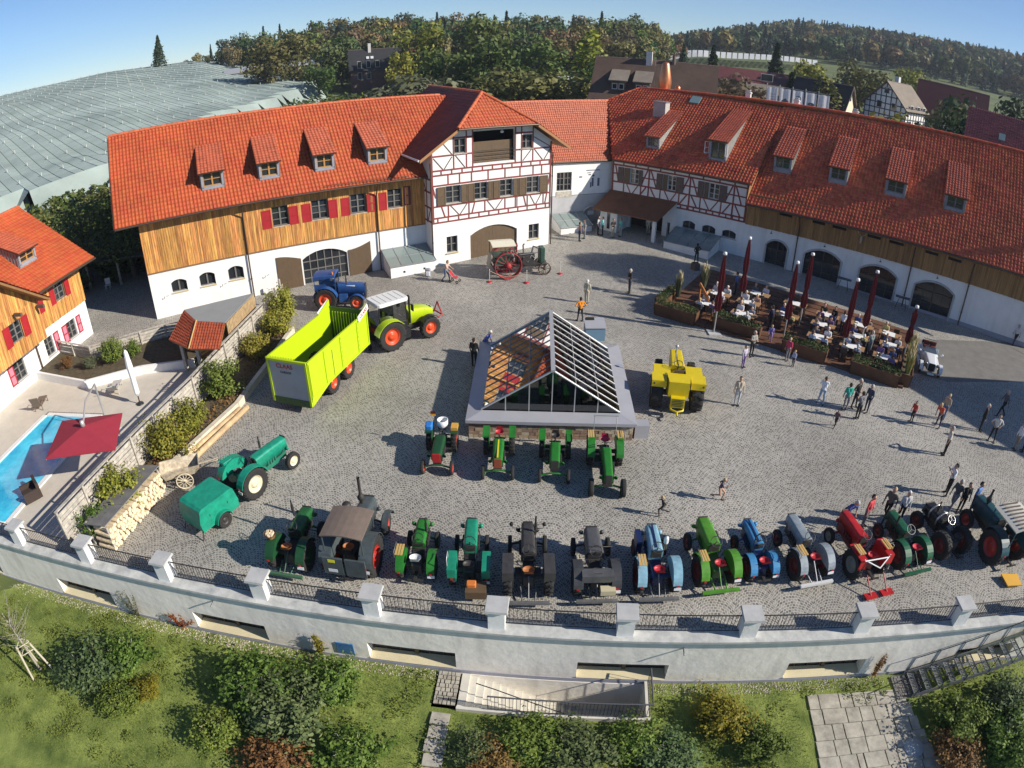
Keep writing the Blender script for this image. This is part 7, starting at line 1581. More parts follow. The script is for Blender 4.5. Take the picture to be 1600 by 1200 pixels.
# lime silage trailer
t = thing('forage_trailer', 'tall lime green open forage trailer with grey tailgate', 'trailer', (-11.18,27.30,0), radians(74.4))
L_, Wd, zb_, zt_ = 6.5, 2.42, .95, 3.0
LIN = paint('lime_inside',(.40,.55,.02),.5,.06)
for s in (-1,1):
    b = MB(); b.bx(.05,L_,s*Wd/2-.03,s*Wd/2+.03,zb_,zt_); b.slab([(.05,s*Wd/2,zb_),(2.2,s*Wd/2,zb_),(.05,s*Wd/2,.50)], (0,.02*s,0)); w_ = b.build('side_wall', LIME, t)
    for x_ in (.12,1.6,3.3,5.2,6.42): pbox('upright', w_, (x_,s*(Wd/2+.055),(zb_+zt_)/2), (.10,.05,zt_-zb_), LIME)
    for z_ in (zb_+.04,zt_-.05): pbox('rail', w_, (L_/2,s*(Wd/2+.05),z_), (L_,.045,.10), LIME)
    pbox('panel_seam', w_, (4.4,s*(Wd/2+.035),zt_-.42), (3.4,.012,.05), LIN); pbox('panel_seam', w_, (2.4,s*(Wd/2+.04),1.8), (.02,.02,1.5), GREASE)
    for k in range(7): pbox('hinge', w_, (5.25,s*(Wd/2+.085),zb_+.25+k*.26), (.07,.03,.12), LIN); pbox('hinge', w_, (3.35,s*(Wd/2+.085),zb_+.25+k*.26), (.06,.03,.10), LIN)
    for x_ in (2.35,4.05): wheel(t, x_, s*.98, .62, .48, ORR, 14, .52)
b = MB(); b.bx(.05,L_,-Wd/2+.03,Wd/2-.03,zb_-.06,zb_); b.build('floor', LIMED, t)
b = MB(); b.bx(-.02,.04,-Wd/2,Wd/2,.75,zt_-.1); tg = b.build('tailgate', mat('grey_tailgate', (.30,.34,.38), .45, .08, 1), t); 
for s in (-1,1): pbox('tailgate_post', tg, (0,s*(Wd/2-.06),1.75), (.12,.12,2.5), LIME)
pbox('tailgate_rail', tg, (0,0,zt_-.05), (.13,Wd,.12), LIME); b = MB(); b.bx(-.05,.05,-Wd/2+.1,Wd/2-.1,.42,.80); b.build('rear_flap', LIMED, tg)
for i in range(22): pbox('rake_tine', tg, (.06,-1.05+i*.1,zt_+.03), (.015,.015,.14), GREASE)
text_part('lettering', 'CLAAS', .34, mat('red_letters', (.42,.02,.02), .5), tg, (-.028,.15,2.62), (pi/2,0,-pi/2)); text_part('lettering', 'CARGOS', .17, mat('dark_letters', (.05,.05,.06), .5), tg, (-.028,.12,2.28), (pi/2,0,-pi/2))
b = MB(); b.bx(L_-.08,L_,-Wd/2,Wd/2,zb_,zt_+.05); fw_ = b.build('front_wall', LIMED, t)
for i in range(12): pbox('front_slat', fw_, (L_-.10,-1.0+i*.18,2.0), (.03,.05,1.6), LIN)
for s in (-1,1):
    b = MB(); b.slab([(L_-1.25,s*Wd/2,zt_),(L_+.02,s*Wd/2,zt_),(L_+.02,s*Wd/2,zt_+.46)], (0,s*.05,0)); b.build('gusset', LIME, t); pbox('name_board', t, (L_-.55,s*(Wd/2+.10),zt_+.12), (1.25,.03,.36), mat('white_board', (.78,.78,.76), .5), (0,-.26,0))
text_part('lettering', 'CLAAS', .30, MATS['red_letters'], t, (L_-.55,-Wd/2-.122,zt_+.12), (pi/2,-.26,0))
b = MB(); b.bx(.4,L_+.2,-.45,.45,.62,.88); b.tube([(L_,-.4,.75),(L_+1.6,0,.62)], .07, 6); b.tube([(L_,.4,.75),(L_+1.6,0,.62)], .07, 6); b.tube([(L_+.4,-.5,.7),(L_+.4,-.5,.1)], .05, 6); b.build('chassis', GREASE, t)
b = MB(); b.rbox((L_+.42,-.45,1.25),(.55,.75,.95),.2); b.build('white_tank', mat('white_plastic', (.75,.75,.75)), t); b = MB(); b.lathe([(.1,-.06),(.17,-.05),(.17,.05),(.1,.06)], 14, 0, Matrix.Translation((L_+.85,-.75,.18))@Matrix.Rotation(pi/2,4,'X'), closed=True); b.build('jockey_wheel', RUB, t)

# blue cab tractor by the barn door
BLUP = paint('royal_blue',(.022,.075,.235))
t = tractor('blue_cab_tractor', 'royal blue tractor with rounded blue cab near the barn door', (-12.75,40.75,.13), 3, BLUP, R=.80, rw=.40, T=1.55, r=.50, fw=.26, ft=1.45, wb=2.15, hood=(.85,2.7,.60,.56,1.72,1.62), rim=ORR, exh=(1.45,-.25,2.35), lugs=18, frim=ORR)
fender(t, -.74, .50, .30, BLUP, .50, 20, 160, x=2.15, side=-1); fender(t, .74, .50, .30, BLUP, .50, 20, 160, x=2.15, side=1)
b = MB(); rings = []
for i in range(7): y = -.72+1.44*i/6; zz = 2.42+.13*cos((i-3)/3*1.25); rings.append([(-.75,y,zz-.06),(.75,y,zz),(.78,y,zz-.12),(-.78,y,zz-.30)])
b.loft(rings, smooth=False); rf = b.build('cab_roof', BLUP, t)
for x_, y_ in ((-.7,-.68),(-.7,.68),(.75,-.62),(.75,.62)): pbox('cab_post', rf, (x_,y_,1.85), (.05,.05,1.0), BLUP)
for y_ in (-.66,.66): b = MB(); b.bx(-.7,.1,y_-.02,y_+.02,1.35,1.85); b.build('cab_side', BLUP, rf)
g = MB(); g.add([(.76,-.6,1.6),(.76,.6,1.6),(.74,.6,2.35),(.74,-.6,2.35)], [(0,1,2,3)]); g.build('windscreen', CG, rf); b = MB(); b.cyl((.6,-.5,2.5),(.6,-.5,2.68),.05,n=8); b.build('beacon', mat('orange_beacon', (.8,.25,.02), .3), rf)
b = MB(); b.bx(.95,1.5,-.72,-.40,.55,1.05); b.build('tool_box', BLUP, t); pbox('white_lettering_strip', t, (1.75,-.315,1.55), (.6,.012,.10), PLATE)

# heavy yellow tractor
YEL = paint('yellow',(.66,.50,.008),.35,.06)
t = thing('yellow_tractor', 'heavy bright yellow tractor with giant rear tyres right of pavilion', 'tractor', (8.42,28.1,0), radians(80))
for s in (-1,1): wheel(t, 0, s*1.05, .82, .62, YEL, 14, .45); wheel(t, 2.65, s*.90, .62, .40, YEL, 14, .5)
b = MB(); b.rbox((1.2,0,.85),(3.2,.55,.5),.06); b.cyl((0,-.9,.82),(0,.9,.82),.16,n=10); b.cyl((2.65,-.8,.62),(2.65,.8,.62),.12,n=10); b.build('chassis', GREASE, t)
b = MB(); hood_mesh(b, 1.15, 3.25, .68, .58, .95, 1.80, 1.68, .25); hd = b.build('hood', YEL, t); pbox('hood_seam', hd, (2.2,0,1.755), (1.9,.03,.012), GREASE, (0,.055,0))
for s in (-1,1):
    b = MB(); b.bx(.42,1.35,s*.40 if s > 0 else -1.28,1.28 if s > 0 else -.40,1.55,1.70); b.bx(.38,.46,min(s*.4,s*1.28),max(s*.4,s*1.28),1.15,1.55); b.build('side_tank', YEL, t)
    b = MB(); b.bx(-.55,.30,min(s*.62,s*1.38),max(s*.62,s*1.38),1.70,1.78); b.bx(-.60,-.54,min(s*.62,s*1.38),max(s*.62,s*1.38),1.42,1.78); b.build('fender', YEL, t); b = MB(); b.cyl((-.62,s*1.25,1.62),(-.60,s*1.25,1.62),.05,n=10); b.build('tail_lamp', GREASE, t)
b = MB(); b.slab([(-.85,-.52,1.05),(.10,-.62,1.05),(.10,.62,1.05),(-.85,.52,1.05)], (0,0,.85)); b.build('rear_housing', YEL, t); b = MB(); b.bx(-1.15,-.85,-.36,.36,.62,1.15); b.build('rear_box', YEL, t)
for k in range(5): pbox('box_louvre', t, (-1.16,0,.72+k*.09), (.02,.6,.03), GREASE)
b = MB(); b.rbox((.35,0,1.62),(.5,.5,.16),.06); b.build('seat', SHUTB, t); b = MB(); b.bx(.12,.22,-.25,.25,1.7,2.05); b.build('backrest', SHUTB, t)
sw = MB(); Ms = Matrix.Translation((.95,0,2.0))@Matrix.Rotation(radians(-30),4,'Y'); sw.tube([(Ms@Vector((.22*cos(2*pi*i/18),.22*sin(2*pi*i/18),0))) for i in range(18)], .016, 6, closed=True); sw.tube([Ms@Vector((0,0,0)),(1.2,0,1.5)],.025,6); sw.tube([Ms@Vector((-.2,0,0)),Ms@Vector((.2,0,0))],.012,5); sw.build('steering_wheel', IRON, t)
b = MB(); b.tube([(-.85,-.35,.6),(-1.25,-.3,.55),(-1.35,0,.5),(-1.25,.3,.55),(-.85,.35,.6)], .05, 6); b.tube([(-1.35,0,.5),(-1.65,0,.45)], .05, 6); b.build('hitch', YEL, t)
b = MB(); b.tube([(1.5,.15,1.75),(1.5,.15,2.7)], .03, 6); b.ell((1.5,.15,2.75),(.10,.10,.09)); b.build('exhaust', ALU, t); b = MB(); b.tube([(1.6,-.28,1.7),(1.7,-.3,3.0)], .012, 5); b.build('aerial', ALU, t)

# steam-age tractor with red spoked wheels
t = thing('antique_tractor', 'antique red-wheeled iron tractor with cream canopy before the gable house gate', 'tractor', (-.55,46.0,.40), radians(13.5))
RWH = paint('wheel_red',(.36,.030,.035),.6)
for s in (-1,1):
    o = spoked(t, 0, s*.80, 1.02, .40, RWH, 14, hubr=.2); o2 = spoked(t, 2.85, s*.62, .48, .16, GREASE, 10, rm=mat('rusty_rim', (.11,.06,.045), .7))
    b = MB(); 
    for i in range(26): a = 2*pi*i/26; b.box((1.04*cos(a),s*.80,1.02+1.04*sin(a)),(.05,.38,.06),0,None,Matrix.Rotation(-a,4,'Y'))
    b.build('grouser', GREASE, o)['kind'] = 'stuff'
GRNB = paint('bottle_green',(.030,.075,.055))
b = MB(); b.bx(-.5,3.1,-.35,.35,.62,.85); b.rbox((1.5,0,1.15),(1.3,.62,.7),.1,0); b.cyl((1.0,.1,1.3),(2.2,.1,1.3),.28,n=14); b.cyl((1.5,-.45,1.1),(1.5,.45,1.1),.34,n=18); b.build('engine', GREASE, t)
b = MB(); b.tube([(1.3,-.3,1.4),(1.6,-.45,1.0),(1.9,-.3,1.5),(2.2,-.35,1.2)], .05, 6); b.tube([(1.0,-.35,1.6),(2.4,-.35,1.7)], .045, 6); b.tube([(2.0,0,1.6),(2.1,0,2.1),(2.5,-.1,1.95)], .07, 8); b.tube([(1.4,.1,1.5),(1.35,.1,2.2),(1.45,.1,2.3)], .06, 8); b.build('piping', STEELD, t)
b = MB(); b.rbox((2.75,0,1.45),(.38,.78,1.15),.08); b.build('radiator', GRNB, t); b = MB(); b.bx(-.95,.45,-.72,.72,.95,1.65); b.build('cab_body', GRNB, t)
b = MB(); rings = []
for i in range(5): x_ = -1.15+1.75*i/4; rings.append([(x_,-.85,2.52),(x_,0,2.68),(x_,.85,2.52),(x_,.85,2.46),(x_,0,2.62),(x_,-.85,2.46)])
b.loft(rings, smooth=False); cv = b.build('canopy', mat('cream_canopy', (.70,.66,.52), .7), t)
for x_ in (-1.05,.5):
    for y_ in (-.75,.75): pbox('canopy_post', cv, (x_,y_,2.05), (.05,.05,.9), GRNB)
b = MB(); b.lathe([(.06,0),(.05,.4),(.08,.45),(.10,.6),(.04,.62),(.05,.75)], 10, 0, Matrix.Translation((.85,0,1.7))); b.build('smoke_stack', RWH, t)
sw = MB(); Ms = Matrix.Translation((.1,-.2,1.9))@Matrix.Rotation(radians(-25),4,'Y'); sw.tube([(Ms@Vector((.26*cos(2*pi*i/18),.26*sin(2*pi*i/18),0))) for i in range(18)], .018, 6, closed=True); sw.build('steering_wheel', IRON, t)
b = MB(); b.slab([(-1.3,-.5,.8),(-1.1,-.6,1.7),(-1.1,.6,1.7),(-1.3,.5,.8)], (-.06,0,0)); b.build('canvas_sack', mat('sack_cloth', (.42,.38,.30), .9), t)
pts_ = [(-1.75,44.75),(1.15,44.6),(3.35,46.3),(3.9,46.4)]
for k, (x_, y_) in enumerate(((-1.70,44.6),(1.0,44.45),(3.55,46.25))):
    s_ = thing('barrier_stand', ('red-footed barrier stand by the antique tractor, left of three','red-footed barrier stand by the antique tractor, middle of three','red-footed barrier stand by the antique tractor, right of three')[k], 'barrier', (x_,y_,court_z(y_)), 0, 'barrier stands round the antique tractor')
    b = MB(); b.lathe([(0,.10),(.05,.09),(.20,.05),(.22,0)], 14); b.build('foot', REDSEAT, s_); b = MB(); b.cyl((0,0,.05),(0,0,.95),.025,n=8); b.ell((0,0,.97),.045); b.build('post', mat('pale_post', (.6,.58,.5)), s_)
b = MB(); P_ = [Vector((-1.70,44.6,1.2)), Vector((1.0,44.45,1.2))]; b.tube([P_[0].lerp(P_[1], i/12)-Vector((0,0,.42*sin(pi*i/12))) for i in range(13)], .022, 6); tag(b.build('barrier_rope', mat('rope', (.52,.36,.28), .8)), 'drooping rope in front of the antique tractor', 'rope')

# white vintage roadster
t = thing('vintage_car', 'white open vintage roadster parked right of the terrace planters', 'car', (28.05,33.95,0), radians(-118))
CARW = mat('car_white', (.70,.72,.76), .3, clear=.5); 
b = MB(); hood_mesh(b, .95, 2.55, .85, .52, .42, .98, .92, .45, drop=.02); b.build('hood', CARW, t)
b = MB(); b.rbox((.15,0,.68),(1.7,1.15,.52),.18); b.build('body', CARW, t); b = MB(); b.rbox((-.85,0,.66),(.7,1.0,.5),.22); b.build('boot', CARW, t); b = MB(); b.bx(-.55,.8,-.48,.48,.90,.955); b.build('cockpit', SHUTB, t)
for s in (-1,1):
    for x_ in (-.55,2.2): 
        wheel(t, x_, s*.68, .36, .15, STEELD, 0, .62); fender(t, s*.70, .36, .22, CARW, .38, 0, 172, x=x_, inner=False)
    pbox('running_board', t, (.85,s*.70,.30), (1.9,.22,.05), CARW); b = MB(); b.lathe([(0,-.12),(.06,-.10),(.12,0),(.125,.04),(.11,.06)], 14, 0, Matrix.Translation((2.45,s*.42,.80))@Matrix.Rotation(pi/2,4,'Y')); b.build('headlight', ALU, t); b = MB(); b.ell((.95,s*.82,1.02),(.06,.11,.09)); b.build('mirror', CARW, t)
b = MB(); b.rbox((2.58,0,.68),(.07,.46,.52),.03); b.build('radiator_grille', BLK, t); pbox('bumper', t, (2.85,0,.42), (.06,1.35,.07), ALU); pbox('number_plate', t, (2.86,0,.32), (.02,.46,.12), PLATE)
b = MB(); b.tube([(.92,-.55,.95),(.80,-.53,1.35),(.80,.53,1.35),(.92,.55,.95)], .02, 6); wf = b.build('windscreen_frame', BLK, t); g = MB(); g.add([(.91,-.52,.97),(.91,.52,.97),(.81,.50,1.33),(.81,-.50,1.33)], [(0,1,2,3)]); g.build('windscreen', CG, wf)
b = MB(); b.tube([(-.55,-.5,.95),(-.45,-.5,1.40),(-.45,.5,1.40),(-.55,.5,.95)], .02, 6); b.slab([(-.75,-.52,.95),(-.75,.52,.95),(-.55,.52,1.2),(-.55,-.52,1.2)], (-.12,0,0)); b.build('folded_hood', BLK, t)
for s in (-.25,.25): b = MB(); b.rbox((-.1,s,.98),(.45,.4,.14),.05); b.rbox((-.36,s,1.12),(.12,.4,.4),.04); b.build('seat', mat('oxblood_leather', (.13,.03,.025), .5), t)

# ------------------------------------------------------------------ people
def cloth(c): return mat('cloth_%02d_%02d_%02d' % tuple(int(v*99) for v in c), c, .85, .12, 14)
SKIN = mat('skin', (.50,.30,.21), .6)
def pose(kind):
    """capsules (p, q, rp, rq, slot) of a 1.75 m figure facing +x; slots: skin, hair, top, trousers, shoes"""
    C = []; A = C.append; lean = 0.0
    legs = {'stand': [(0,.0,0,.0)]*2, 'walk': [(.20,.30,.02,-.12),(-.02,-.32,.0,.0)], 'run': [(.32,.22,.15,0),(.10,-.45,.0,.25)], 'wide': [(.0,.06,0,0),(.0,-.08,0,0)]}
    k = {'stand':'stand','hips':'wide','camera':'wide','walk':'walk','salute':'stand','push':'walk','run':'run','bend':'wide','sit':'sit','sitlean':'sit','carry':'stand'}[kind]
    zo = -.47 if k == 'sit' else 0.0; lean = {'push':.16,'bend':.34,'run':.14,'sitlean':.14}.get(kind, .02)
    for i, s in enumerate((1,-1)):
        hip = (0, s*.095, .93+zo)
        if k == 'sit': kn, an = (.42, s*.12, .49), (.40, s*.13, .09)
        else: kx, ax, kz, az = legs[k][i] if k != 'wide' else (.02*s, .05*s, 0, 0); kn, an = (kx, s*(.10+.03*(k == 'wide')), .50+kz), (ax, s*(.10+.07*(k == 'wide')), .09+az)
        A((hip, kn, .088, .062, 3)); A((kn, an, .060, .042, 3)); A(((an[0]-.03,an[1],an[2]-.03), (an[0]+.16,an[1]+s*.02,max(.035,an[2]-.05)), .045, .038, 4))
    def tz(z): return ((z-.93)*lean*1.6, z+zo-(z-.93)*lean*.25)
    def T(x, y, z): a, b = tz(z); return (x+a, y, b)
    A((T(0,.05,.95), T(0,-.05,.95), .115, .115, 3)); A((T(0,0,1.0), T(.0,0,1.16), .125, .125, 2)); A((T(.01,.07,1.18), T(.01,.09,1.36), .115, .10, 2)); A((T(.01,-.07,1.18), T(.01,-.09,1.36), .115, .10, 2)); A((T(0,.15,1.42), T(0,-.15,1.42), .065, .065, 2))
    A((T(0,0,1.42), T(.02,0,1.54), .055, .050, 0)); A((T(.03,0,1.60), T(.025,0,1.66), .088, .098, 0)); A((T(-.015,0,1.68), T(.0,0,1.70), .10, .088, 1)); A((T(-.05,0,1.60), T(-.03,0,1.66), .075, .08, 1))
    arm = {'stand': [((.02,.25,1.15),(.10,.24,.90))]*2, 'hips': [((-.05,.38,1.18),(.08,.20,1.04))]*2, 'camera': [((.12,.26,1.22),(.32,.06,1.46))]*2, 'walk': [((-.10,.25,1.17),(-.10,.25,.92)),((.10,.25,1.17),(.24,.22,.98))], 'salute': [((.02,.25,1.15),(.08,.23,.90)),((.12,.40,1.44),(.10,.16,1.66))],
           'push': [((.16,.24,1.20),(.42,.18,1.08))]*2, 'run': [((-.18,.24,1.22),(-.02,.22,1.05)),((.16,.24,1.22),(.32,.18,1.30))], 'bend': [((.20,.22,1.12),(.40,.16,.92))]*2, 'sit': [((.10,.24,1.16),(.34,.12,1.20))]*2, 'sitlean': [((.16,.25,1.15),(.42,.10,1.14)),((.05,.26,1.15),(.20,.20,1.00))], 'carry': [((.05,.25,1.16),(.28,.06,1.20))]*2}[kind]
    hands = []
    for s, (e, w) in zip((1,-1), arm):
        sh, el, wr = T(0,s*.19,1.42), T(e[0],s*e[1],e[2]), T(w[0],s*w[1],w[2]); A((sh, el, .058, .045, 2)); A((el, wr, .043, .032, 2 if kind in ('stand','walk','push') else 0))
        d = (Vector(wr)-Vector(el)).normalized(); pm = Vector(wr)+d*.07; A((wr, tuple(pm), .034, .036, 0)); hands.append((pm, d, s))
    return C, hands, T
PM = {}
def person_mesh(kind):
    if kind in PM: return PM[kind]
    C, hands, T = pose(kind); mb = MB()
    for p, q, rp, rq, m in C:
        mb.cyl(p, q, rp, rq, 10); mb.ell(p, rp, n=10, k=6); mb.ell(q, rq, n=10, k=6)
    o = mb.build('body_blank', SKIN); md = o.modifiers.new('r', 'REMESH'); md.mode = 'VOXEL'; md.voxel_size = .024; sm = o.modifiers.new('s', 'SMOOTH'); sm.factor = .5; sm.iterations = 3
    bpy.context.view_layer.update(); me = bpy.data.meshes.new_from_object(o.evaluated_get(bpy.context.evaluated_depsgraph_get())); bpy.data.objects.remove(o)
    V = np.zeros(len(me.vertices)*3, np.float32); me.vertices.foreach_get('co', V); V = V.reshape(-1,3); Fc = [tuple(p.vertices) for p in me.polygons]; ctr = np.array([V[list(f)].mean(0) for f in Fc])
    D = []
    for p, q, rp, rq, m in C:
        p, q = np.array(p), np.array(q); d = q-p; t = np.clip(((ctr-p)@d)/max(d@d, 1e-9), 0, 1); D.append(np.linalg.norm(ctr-(p+t[:,None]*d), axis=1)-(rp+(rq-rp)*t))
    mi = np.array([c[4] for c in C])[np.argmin(np.array(D), 0)]
    out = MB(); out.v = [tuple(v) for v in V.tolist()]; out.f = Fc; out.m = mi.tolist(); out.s = [True]*len(Fc)
    for pm, d, s in hands:       # four fingers and a thumb on each hand, slightly curled
        sd = d.cross(Vector((0,0,1))); sd = sd.normalized() if sd.length > .1 else Vector((0,1,0)); up = sd.cross(d)
        for k, ln in enumerate((.062,.072,.068,.052)): b = pm+sd*(-.027+.018*k)+d*.02; out.tube([b, b+d*ln*.55, b+d*ln-up*.022], [.0095,.009,.006], 4, 0)
        b = pm+sd*(-.03*s)-d*.02; out.tube([b, b+sd*(-.03*s)+d*.03, b+sd*(-.035*s)+d*.055], [.011,.010,.007], 4, 0)
    for y, e in ((0,(.022,.014,.022)),(.10,(.018,.010,.028)),(-.10,(.018,.010,.028))): h = T(.125 if y == 0 else .02, y, 1.615); out.ell(h, e, 0, n=6, k=4)
    for y in (.036,-.036): out.ell(T(.112, y, 1.645), (.008,.011,.009), 1, n=6, k=4)
    out.ell(T(.116, 0, 1.572), (.008,.024,.006), 2, n=6, k=4)
    PM[kind] = out.mesh('body_'+kind, [SKIN]*5); return PM[kind]
HAIRS = {'d': (.03,.02,.015), 'b': (.10,.06,.035), 'g': (.45,.44,.42), 'l': (.48,.34,.15), 'w': (.70,.70,.68), 'k': (.012,.012,.014)}
def person(label, loc, deg, kind, top, leg, hair='b', shoes=(.03,.025,.02), h=1.75, group='visitors in the courtyard', z=None):
    o = link('person', person_mesh(kind), None, (loc[0], loc[1], (loc[2] if z is None else z)), (0,0,radians(deg))); o.scale = (h/1.75,)*3
    for i, m in enumerate((SKIN, cloth(HAIRS[hair]), cloth(top), cloth(leg), cloth(shoes))): o.material_slots[i].link = 'OBJECT'; o.material_slots[i].material = m
    return tag(o, label, 'person', group)
W_, K_, B_, N_, J_, GY, BE = (.72,.73,.75), (.015,.015,.018), (.06,.10,.30), (.02,.025,.06), (.10,.15,.26), (.22,.22,.23), (.45,.40,.30)
LJ = (.30,.40,.55)
person('person in white shirt and dark cap photographing near the right tractors', (20.72, 20.06, 0.00), 165, 'camera', W_, K_, 'k', h=1.82)
person('person in beige shirt shading eyes with one hand', (22.58, 23.23, 0.00), 150, 'salute', (.55,.50,.42), K_, 'g', h=1.78)
person('person in cream waistcoat and pale jeans right of the yellow tractor', (11.88, 28.26, 0.00), -100, 'stand', (.50,.42,.32), (.45,.48,.52), 'd', h=1.74)
person('child in dark vest and shorts running across mid courtyard', (8.79, 20.58, 0.00), -30, 'run', (.10,.09,.12), (.50,.30,.21), 'l', h=1.22)
person('child in dark clothes running towards the green pavilion tractors', (6.15, 19.66, 0.00), 175, 'run', (.03,.03,.03), (.04,.04,.04), 'l', h=1.05)
person('person in white shirt and light blue jeans photographing the terrace', (16.98, 28.32, 0.00), 60, 'camera', W_, LJ, 'b', h=1.74)
person('person in turquoise top and grey trousers, back to the camera', (18.29, 27.71, 0.00), 80, 'stand', (.03,.36,.28), GY, 'd', h=1.70)
person('person in black standing just behind the turquoise top', (19.01, 27.97, 0.00), -60, 'hips', K_, K_, 'g', h=1.85)
person('person in dark blue jacket on the right of the black-clad group', (19.60, 27.49, 0.00), 200, 'stand', (.05,.06,.10), N_, 'g', h=1.76)
person('person in dark top with pale bag in front of the group', (18.65, 26.79, 0.00), 100, 'carry', (.16,.16,.17), K_, 'd', h=1.72)
person('small child in striped dark dress left of the black-clad group', (16.92, 26.08, 0.00), 210, 'walk', (.16,.08,.10), K_, 'd', h=1.05)
person('child in red shirt and black shorts in the shadow', (22.21, 26.45, 0.00), 190, 'stand', (.50,.04,.03), K_, 'b', h=1.35)
person('person in orange-red shirt bending in the shadow', (23.80, 25.88, 0.00), 200, 'bend', (.55,.09,.04), N_, 'l', h=1.70)
person('fair-haired person close behind the orange-red shirt', (24.69, 26.66, 0.00), 200, 'stand', (.40,.32,.22), J_, 'l', h=1.68)
person('person in black standing in the shadow left of the white shirt', (26.79, 25.37, 0.00), -40, 'stand', K_, K_, 'g', h=1.80)
person('person in striped dark shirt in the shadow by the drive', (29.76, 26.88, 0.00), 160, 'walk', (.10,.10,.11), K_, 'g', h=1.80)
person('person in pale shirt with hands on hips in the shadow', (26.97, 24.32, 0.00), -120, 'hips', (.60,.58,.52), K_, 'b', h=1.76)
person('person in white t-shirt at the right edge in the shadow', (28.23, 23.35, 0.00), 170, 'stand', W_, (.28,.24,.18), 'w', h=1.72)
person('person in crimson jumper at the right edge behind the white t-shirt', (28.72, 23.13, 0.00), 150, 'stand', (.35,.03,.06), N_, 'd', h=1.66)
person('person in blue shirt leaning over the grey and red tractors', (13.99, 18.51, 0.00), -80, 'bend', B_, N_, 'g', h=1.76)
person('person in coral red shirt and grey trousers behind the red tractor', (15.00, 18.41, 0.00), -60, 'stand', (.58,.06,.07), GY, 'd', h=1.74)
person('person in patterned dark shirt striding behind the fir green tractor', (16.27, 18.71, 0.00), -150, 'walk', (.13,.12,.09), K_, 'l', h=1.80)
person('person in light grey shirt behind the fir green tractor', (16.92, 18.47, 0.00), -100, 'stand', (.52,.52,.52), K_, 'w', h=1.76)
person('person in dark jacket walking behind the black engine tractor', (20.32, 18.95, 0.00), -160, 'walk', (.08,.08,.08), GY, 'g', h=1.78)
person('person in blue polo shirt beside the big dark teal tractor', (21.40, 18.68, 0.00), -60, 'stand', (.10,.20,.48), K_, 'k', h=1.78)
person('person in black between the dark jacket and the blue polo', (20.74, 18.76, 0.00), -100, 'stand', K_, K_, 'b', h=1.72)
person('person in orange and yellow jacket behind the pavilion', (4.37, 38.47, 0.02), 100, 'hips', (.72,.24,.01), K_, 'd', h=1.68)
person('person in long beige coat behind the orange jacket', (5.05, 41.17, 0.16), 60, 'stand', (.50,.47,.36), BE, 'w', h=1.72)
person('person in black standing alone at the edge of the big shadow', (8.32, 43.00, 0.25), 190, 'carry', K_, (.05,.05,.06), 'g', h=1.85)
person('person in black beside the left edge of the pavilion', (-2.13, 32.22, 0.00), 70, 'stand', K_, K_, 'd', h=1.78)
person('person in bright blue top leaning on the pavilion border', (-1.61, 33.55, 0.00), -20, 'bend', (.12,.16,.52), N_, 'w', h=1.74)
person('bare-armed person in jeans bending to a red pushchair by the light well', (-4.89, 44.66, 0.33), -20, 'push', (.55,.38,.30), J_, 'b', h=1.70)
person('person in purple top and violet trousers by the terrace steps', (13.58, 32.49, 0.00), -60, 'stand', (.50,.45,.55), (.12,.07,.25), 'b', h=1.45)
person('person in grey jacket with dark bag by the terrace planter', (14.59, 33.91, 0.00), -70, 'carry', (.28,.28,.25), K_, 'g', h=1.74)
person('child in violet clothes stepping off the terrace deck', (16.59, 35.94, 0.00), -110, 'walk', (.22,.18,.42), (.20,.16,.40), 'l', h=1.25)
person('person in pink-red top beside the second planter', (16.88, 33.49, 0.00), -150, 'stand', (.52,.05,.12), GY, 'l', h=1.55)
person('small child in pale blue right of the pink-red top', (16.96, 32.67, 0.00), 200, 'stand', (.35,.42,.60), N_, 'l', h=1.12)
person('person in white shirt striding left past the hall end', (39.56, 37.09, 0.00), 185, 'walk', (.62,.62,.62), K_, 'g', h=1.76)
person('person in pale top at the right edge by the hall end', (40.53, 36.94, 0.00), 185, 'walk', (.55,.55,.56), J_, 'b', h=1.74)
for k, (px, d, kd, tp, lg, hr, lab) in enumerate((((5.64, 53.43, 0.77),10,'stand',(.30,.16,.14),N_,'d','person in rust top at the left of the shaded group'),((6.15, 54.10, 0.81),190,'stand',(.24,.24,.26),GY,'b','person in grey at the left of the shaded group'),((7.44, 55.19, 0.86),-20,'stand',(.62,.62,.60),K_,'d','person in pale shirt in the middle of the shaded group'),((7.83, 55.05, 0.85),170,'stand',(.14,.50,.50),K_,'k','person in turquoise in the middle of the shaded group'),((8.68, 54.63, 0.83),-60,'carry',K_,BE,'k','person in black top and sand trousers by the porch wall'),((9.40, 54.86, 0.84),200,'stand',(.10,.42,.42),(.35,.35,.33),'b','person in sea-green shirt by the porch wall'),((12.06, 55.81, 0.89),-80,'stand',(.52,.48,.42),BE,'g','person in cream standing in the dark porch'),((12.58, 56.04, 0.90),-90,'stand',(.12,.11,.10),GY,'b','person in brown standing in the dark porch'))):
    person(lab, px, d, kd, tp, lg, hr, h=1.72, group='visitors in the shade of the porch')
